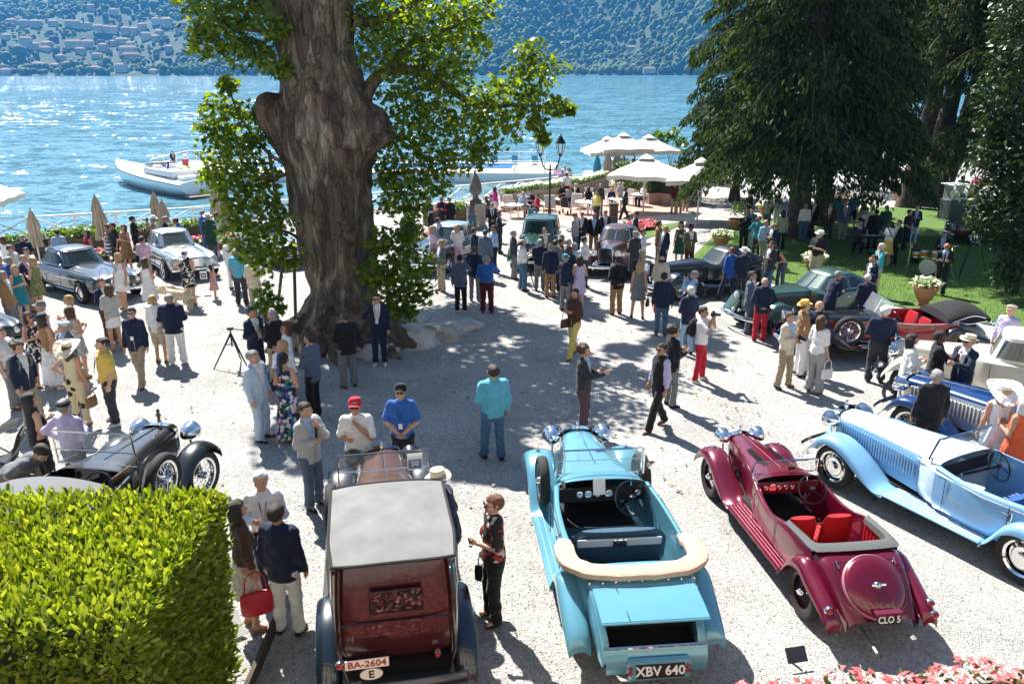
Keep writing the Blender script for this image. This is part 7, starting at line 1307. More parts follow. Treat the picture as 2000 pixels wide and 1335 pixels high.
def garment(kind, sex, pose, lean):
    def mk():
        J = joints(sex, pose); s = body_grid(J, .034 if kind == 'inner' else .0255); dz = J['dz']; X, Y, Z = s.grids(); base = .022 if sex == 'm' else .018
        if kind in ('jacket', 'coat'):
            torso(s, J, sex, base); arms(s, J, .014, .98); s.cap((0, .0, (.80 if dz == 0 else .88) + dz), (0, .0, 1.02 + dz), .192, .172, .05, .74)
            if kind == 'coat': s.cap((0, .0, .52), (0, 0, .9), .225, .19, .06, .8)
            hem = (.80 if kind == 'jacket' else .46) if dz == 0 else .86 + dz
            # open front
            v = np.abs(X) - np.clip((Z - (1.06 + dz))*.24, -.02, .085); v = np.maximum(v, Y + .02); s.f = np.where(Z > 1.02 + dz, np.maximum(s.f, -v), s.f); s.clip(hem - Z + 0*X)
            lip = np.abs(X) - .006; lip = np.maximum(lip, Y + .03); s.f = np.where(Z < 1.06 + dz, np.maximum(s.f, -lip), s.f)
        elif kind in ('shirt', 'overshirt'): torso(s, J, sex, .015); arms(s, J, .013, .97); s.cap((0, .0, .86 + dz), (0, .0, 1.0 + dz), .176, .168, .05, .74) if kind == 'overshirt' else None; s.clip((.84 if kind == 'overshirt' else .95) + dz - Z + 0*X)
        elif kind in ('polo', 'tee'): torso(s, J, sex, .017); arms(s, J, .020, .40); s.cap((0, .0, .88 + dz), (0, .0, 1.0 + dz), .178, .17, .05, .74); s.clip((.88 if kind == 'polo' else .90) + dz - Z + 0*X)
        elif kind in ('vest', 'tank'): torso(s, J, sex, .026 if kind == 'vest' else .014); s.clip(.90 + dz - Z + 0*X); s.clip(np.abs(X) - (.17 if kind == 'vest' else .14) + 0*Z)
        elif kind in ('dress', 'gown', 'frock'):
            torso(s, J, sex, .014); hem, r0 = dict(dress=(.60, .235), gown=(.10, .27), frock=(.48, .27))[kind]; s.cap((0, .0, hem), (0, .0, .95), r0, .172, .06, .85); s.clip(np.where(Z > 1.3, np.abs(X) - .145, -1) + 0*Y); s.clip(hem - Z + 0*X); s.clip(Z - 1.46 + 0*X)
            s.f = s.f + np.where(Z < .9, .010*np.sin(14*np.arctan2(X, Y)), 0)
        elif kind in ('trousers', 'jeans', 'wide trousers', 'shorts', 'chinos'):
            o = dict(trousers=.021, jeans=.014, chinos=.02, shorts=.035).get(kind, .03); legs(s, J, o, .03, .5 if kind == 'shorts' else 1.0, .016 if kind != 'wide trousers' else .05); s.cap((0, .005, .92 + dz), (0, .0, 1.0 + dz), (.172 if sex == 'm' else .178), .162 if sex == 'm' else .15, .05, .74); s.clip(Z - (1.01 + dz) + 0*X); s.clip((.055 if kind != 'shorts' else .0) - Z + 0*X)
            for sd in (1, -1): s.f = s.f + .006*np.sin(38*Z + 5*X*sd)*np.clip(.55 - Z, 0, .3)*2
        elif kind in ('skirt', 'mini skirt', 'long skirt'): hem, r0 = {'skirt': (.50, .22), 'mini skirt': (.66, .20), 'long skirt': (.16, .27)}[kind]; s.cap((0, 0, hem), (0, 0, .98), r0, .158, .05, .85); s.clip(Z - 1.0 + 0*X); s.clip(hem - Z + 0*X); s.f = s.f + .010*np.sin(14*np.arctan2(X, Y))
        elif kind == 'inner': torso(s, J, sex, .011); s.cap((0, .012, 1.42 + dz), (0, .0, 1.50 + dz), .068, .064, .03); s.clip(1.0 + dz - Z + 0*X)
        s.f = s.f + .007*np.sin(21*X + 13*Z + 4*np.sin(9*Z))*np.cos(19*Z + 8*Y + 5*np.sin(7*X))
        V, F = s.mesh(); return np_mesh(kind.replace(' ', '_'), bend(V, lean, dz), F, [DARK], True)
    return cached((kind, sex, pose, lean), mk)
def tie_mesh(): 
    b = MB(); b.box((0, -.176, 1.27), (.05, .014, .3), bev=.006); b.box((0, -.125, 1.44), (.045, .02, .04), bev=.006); return b.mesh('tie', DARK)
def shoe_mesh():
    s = SDF((-.07, -.24, -.02), (.07, .10, .14), .012); s.cap((0, .03, .045), (0, -.05, .045), .042, .040, .03); s.cap((0, -.05, .035), (.0, -.15, .026), .042, .034, .03); s.cap((0, .015, .05), (0, .01, .09), .042, .044, .02); Z = s.ax[2][None, None, :]; s.clip(-Z + 0*s.ax[0][:, None, None] + 0*s.ax[1][None, :, None]); V, F = s.mesh(); return np_mesh('shoe', V, F, [DARK], True)
def hair_mesh(st):
    s = SDF((-.19, -.18, -.34), (.19, .22, .30), .015); X, Y, Z = s.grids()
    if st != 'bald':
        s.cap((0, .035, .11), (0, -.010, .122), .092, .086, .03); s.cap((0, .03, .135), (0, -.018, .14), .082, .078, .03); fr = Y + .058 + np.clip(Z - .13, -.3, .1)*.75; face = np.maximum(-fr*-1*-1, Z - .155); s.f = np.where((Y < -.045 + np.clip((Z - .15)*-.4, -.06, .03)) & (Z < .152), np.maximum(s.f, .02), s.f)
        low = {'short': .055, 'crop': .07}.get(st, .02); s.f = np.where((Z < low - .0*X) & (Y < .03), np.maximum(s.f, .02), s.f); s.f = np.where(Z < low - .04, np.maximum(s.f, .02), s.f)
        if st == 'long': [s.cap((k*.065, .035, .08), (k*.07, .055, -.16), .055, .038, .04) for k in (-1, 1)]; s.cap((0, .065, .1), (0, .085, -.22), .07, .05, .05)
        if st == 'bob': [s.cap((k*.072, .01, .1), (k*.078, .02, -.02), .046, .045, .04) for k in (-1, 1)]; s.cap((0, .06, .1), (0, .06, -.02), .07, .065, .05)
        if st == 'tail': s.cap((0, .11, .12), (0, .14, -.02), .034, .03, .03); s.cap((0, .14, -.02), (0, .12, -.20), .03, .016, .03)
        if st == 'bun': s.cap((0, .10, .17), (0, .115, .17), .045, .045, .02)
        if st == 'curly': [s.cap((.085*math.cos(a), .03 + .085*math.sin(a), .15 + .05*math.sin(3*a)), (.085*math.cos(a), .03 + .085*math.sin(a), .16), .045, .045, .02) for a in np.linspace(-.3, 3.5, 9)]; s.cap((0, .0, .2), (0, .05, .2), .05, .05, .03)
        s.f = s.f + .005*np.sin(70*X + 14*np.sin(9*Z))*np.sin(31*Y)
    else:
        s.cap((0, .04, .09), (0, .0, .09), .094, .088, .03); s.f = np.where((Z > .125) | (Y < -.015) | (Z < .03), np.maximum(s.f, .02), s.f)
    V, F = s.mesh(); return np_mesh('hair', V, F, [DARK], True)
def hat_mesh(st):
    b = MB()
    if st == 'cap': b.lathe([(.100, .115), (.104, .15), (.098, .19), (.07, .222), (0, .232)], 20, c=(0, .012, 0)); b.grid([[(x*.085, -.075 - .0*abs(x), .128 + .012*(1 - x*x)) for x in np.linspace(-1, 1, 9)], [(x*.080, -.175 + .05*x*x, .112 + .02*(1 - x*x)) for x in np.linspace(-1, 1, 9)]]); b.grid([[(x*.085, -.075, .120 + .012*(1 - x*x)) for x in np.linspace(-1, 1, 9)], [(x*.080, -.175 + .05*x*x, .106 + .02*(1 - x*x)) for x in np.linspace(-1, 1, 9)]], flip=True)
    elif st == 'flat': b.lathe([(.098, .12), (.115, .15), (.112, .18), (.08, .20), (0, .208)], 20, c=(0, .01, 0)); b.grid([[(x*.08, -.08, .135) for x in np.linspace(-1, 1, 7)], [(x*.07, -.135 + .03*x*x, .122) for x in np.linspace(-1, 1, 7)]]); b.grid([[(x*.08, -.08, .128) for x in np.linspace(-1, 1, 7)], [(x*.07, -.135 + .03*x*x, .116) for x in np.linspace(-1, 1, 7)]], flip=True)
    else:
        rb = .165 if st != 'sun' else .27; n = 28; rings = []
        for r0, z in ((.10, .14), (.13, .146), (rb*.8, .145), (rb, .152), (rb, .146), (.12, .138), (.10, .13)): rings.append([(r0*math.cos(a), .01 + r0*1.06*math.sin(a), z + (.02*math.cos(2*a) if st != 'sun' else -.035*math.sin(a) + .02*math.cos(2*a))*(r0/.16)**2*(1 if r0 > .11 else 0)) for a in [2*math.pi*k/n for k in range(n)]])
        b.grid(rings, closed=True, flip=False); b.lathe([(.101, .135), (.099, .16)], n, 1, c=(0, .01, 0)); b.lathe([(.100, .16), (.096, .20), (.092, .235), (.06, .245), (.03, .235), (0, .233)], n, c=(0, .01, 0))
    return b.mesh('hat', [DARK, DARK])
def glasses_mesh():
    b = MB()
    for k in (-1, 1): b.box((k*.033, -.108, .093), (.052, .012, .036), bev=.004); b.tube([(k*.058, -.102, .098), (k*.086, -.01, .10)], .003, 4)
    b.tube([(-.01, -.112, .1), (.01, -.112, .1)], .003, 4); return b.mesh('sunglasses', mat('sunglass', (.01, .01, .012), .08, coat=1))
def badge_mesh():
    b = MB(); b.tube([(-.055, -.06, 1.46), (-.035, -.15, 1.36), (0, -.186, 1.17), (.035, -.15, 1.36), (.055, -.06, 1.46)], .006, 4, 0); b.box((0, -.192, 1.13), (.07, .006, .09), 1); return b.mesh('lanyard', [mat('lanyard_dark', (.02, .03, .06), .7), WHITE], False)
HAIRS, HATS = {}, {}
SHOE, TIE, GLAS, BADGE = shoe_mesh(), tie_mesh(), glasses_mesh(), badge_mesh()
def camera_obj(loc, rz, lb):
    r_ = empty('camera', loc, rz, ' '.join(lb.split()[:16]), 'camera', 'cameras held by visitors'); k = mat('camera_black', (.014, .014, .015), .45); b = MB(); b.box((0, 0, 0), (.14, .07, .09), bev=.012); b.box((0, -.005, .055), (.05, .05, .035), bev=.01); b.build('camera_body', k, r_); b = MB(); b.lathe([(.032, -.03), (.036, -.06), (.034, -.12), (.039, -.17), (.034, -.17), (.0, -.165)], 16, axis='y'); b.build('lens_barrel', k, r_)
def bag_obj(loc, rz, col, lb, s=1):
    r_ = empty('handbag', loc, rz, ' '.join(lb.split()[:16]), 'bag', 'bags carried by visitors'); b = MB(); w_ = .17*s; rings = [[(w_*k*math.cos(a), .06*s*k2*math.sin(a), z*s) for a in [2*math.pi*q/16 for q in range(16)]] for z, k, k2 in ((-.14, .96, 1.1), (-.13, 1, 1.2), (0, 1.02, 1), (.10, .98, .5), (.11, .95, .4))]; b.grid(rings, closed=True, cap0=True, cap1=True); b.build('pouch', mat('bag_' + col, CLR[col], .5, bump=.2, bscale=20), r_); b = MB(); b.tube(catmull([(-.12*s, 0, .1*s), (-.09*s, 0, .30*s), (0, 0, .36*s), (.09*s, 0, .30*s), (.12*s, 0, .1*s)], 4), .008, 6); b.build('strap', mat('bag_' + col, CLR[col], .5), r_)
def pack_obj(loc, rz, col, lb):
    r_ = empty('backpack', loc, rz, ' '.join(lb.split()[:16]), 'bag', 'bags carried by visitors'); b = MB(); b.box((0, 0, 0), (.30, .16, .42), bev=.06); b.box((0, .1, -.05), (.22, .07, .2), bev=.03); b.build('pouch', cmat(col), r_)
    for k in (-1, 1): b = MB(); b.tube(catmull([(k*.1, -.08, .18), (k*.12, -.2, .22), (k*.13, -.33, .1), (k*.12, -.2, -.15), (k*.1, -.08, -.17)], 4), .016, 6); b.build('strap', cmat(col), r_)
def person(spec):
    pos, sex, head, pose, top, bot, shoe, hair, ext, loc = [q.strip() for q in spec.split('|')]
    items = ext.split(); ext = ''.join(q for q in items if '=' not in q); pos = pos.strip('()').split(','); x, y = float(pos[0]), float(pos[1]); child = 'C' in ext; hs = head.split(':'); rz = R(float(hs[0])); lean = float(hs[1]) if len(hs) > 1 and hs[1] else 0; z = float(hs[3]) if len(hs) > 3 else gz(x, y) + .005; turn = 0
    if len(hs) > 2 and hs[2]: turn = float(hs[2])
    tk, tc = top.split(':')[:2]; inner = top.split(':')[2] if top.count(':') > 1 else None; bk_, bc = (bot.split(':') + [''])[:2]
    hst, hc = hair.split(':')[:2]; hat = hair.split(':')[2:] ; rr = random.Random(int(x*97) + int(y*31)); sc = (1.02 if sex == 'm' else 1.0)*(rr.uniform(.985, 1.02)); wd = sc*rr.uniform(.92, 1.02)
    if 'B' in ext: wd *= 1.14
    if child: sc = wd = .66
    me = person_body(sex, pose, lean, turn); skin = SKINS[3 if 'K' in ext else rr.choice((0, 0, 1, 2))]
    word = lambda c, k: ('%s %s' % (c, k))
    kn = {'jacket': 'blazer', 'tee': 'T-shirt', 'overshirt': 'loose shirt', 'tank': 'sleeveless top', 'vest': 'body warmer', 'frock': 'knee-length dress', 'gown': 'long dress', 'polo': 'polo shirt'}.get(tk, tk); cn = {'lightblue': 'light blue', 'lightgrey': 'light grey', 'skyblue': 'sky blue', 'royalblue': 'royal blue', 'paledenim': 'faded denim', 'paleyellow': 'yellow', 'bluegrey': 'blue-grey', 'paleblue': 'pale blue'}
    lb = ('child' if child else 'person') + ' in ' + word(cn.get(tc, tc), kn) + ((' and ' + word(cn.get(bc, bc), bk_)) if bc else '') + ' ' + loc
    if len(lb.split()) > 16: lb = ('child' if child else 'person') + ' in ' + word(cn.get(tc, tc), kn) + ' ' + loc
    o = inst('person', me, None, (x, y, z), (0, 0, rz), (wd, wd, sc), [skin, None]); tag(o, lb, 'person', 'visitors at the car show')
    g = lambda kind, c, nm: inst(nm, garment(kind, sex, pose, lean), o, mats=[cmat(c)])
    g(tk, tc, {'jacket': 'blazer', 'polo': 'polo_shirt', 'tee': 't_shirt'}.get(tk, tk))
    if tk in ('jacket', 'coat'): g('inner', inner or 'white', 'shirt')
    if tk == 'vest': g('shirt', inner or 'white', 'shirt')
    if bc: g(bk_, bc, bk_.replace(' ', '_'))
    J = joints(sex, pose); dz = J['dz']
    for sd in (1, -1):
        A = J['A', sd]; inst('shoe', SHOE, o, (A[0], A[1] + .01, A[2] - .085), (R(0) if pose[2] != 'w' or A[1] < .1 else R(12), 0, sd*R(8)), (.95 if sex == 'm' else .82,)*3, [cmat(shoe)])
    hp = np.array([[0, -.005, 1.55 + dz], [0, -.005 + .0001, 1.55 + dz + .1]]); q = bend(hp, lean, dz); hl = Vector(q[0]); up = Vector(q[1] - q[0]); hr = Matrix.Rotation(R(turn), 3, 'Z') @ Matrix.Rotation(R(-6), 3, 'X'); hr = (Matrix.Rotation(-math.atan2(-up.y, up.z) * -1, 3, 'X') @ hr).to_euler()
    if hst not in HAIRS: HAIRS[hst] = hair_mesh(hst)
    inst('hair', HAIRS[hst], o, hl, hr, mats=[mat('hair_' + hc, HAIRC[hc], .55, var=.25, vscale=40, bump=.6, bscale=120)])
    if hat:
        if hat[0] not in HATS: HATS[hat[0]] = hat_mesh(hat[0])
        inst('hat', HATS[hat[0]], o, hl, hr, mats=[cmat(hat[1]), cmat('black')])
    if 'g' in ext: inst('sunglasses', GLAS, o, hl, hr)
    if not lean and not dz:
        if 'l' in ext: inst('lanyard', BADGE, o)
        if 't' in ext: inst('tie', TIE, o, mats=[cmat('navy' if tc != 'navy' else 'maroon')])
    Mx = Matrix.Translation((x, y, z)) @ Matrix.Rotation(rz, 4, 'Z') @ Matrix.Diagonal((wd, wd, sc, 1)); short = ('%s %s' % (cn.get(tc, tc), kn))
    if 'c' in ext: up_ = pose[0] == 'c' or pose[1] == 'c'; camera_obj(Mx @ Vector((.0, -.215 if up_ else -.30, (1.635 if up_ else 1.24) + dz)), rz, 'black camera held %s by visitor in %s %s' % ('to the eye' if up_ else 'at the chest', short, ' '.join(loc.split()[:6])))
    for e in items:
        if e.startswith('bag='): bag_obj(Mx @ Vector((J['W', -1][0] - .05, J['W', -1][1] + .02, J['W', -1][2] - .36 if J['W', -1][2] < 1.05 else .92)), rz + R(80), e[4:], '%s handbag carried by visitor in %s %s' % (e[4:], short, ' '.join(loc.split()[:7])), 1.1 if 'red' in e else .85)
        if e.startswith('pack='): pack_obj(Mx @ Vector((0, .22, 1.25)), rz, e[5:], '%s rucksack on the back of visitor in %s %s' % (e[5:], short, ' '.join(loc.split()[:6])))
    return o

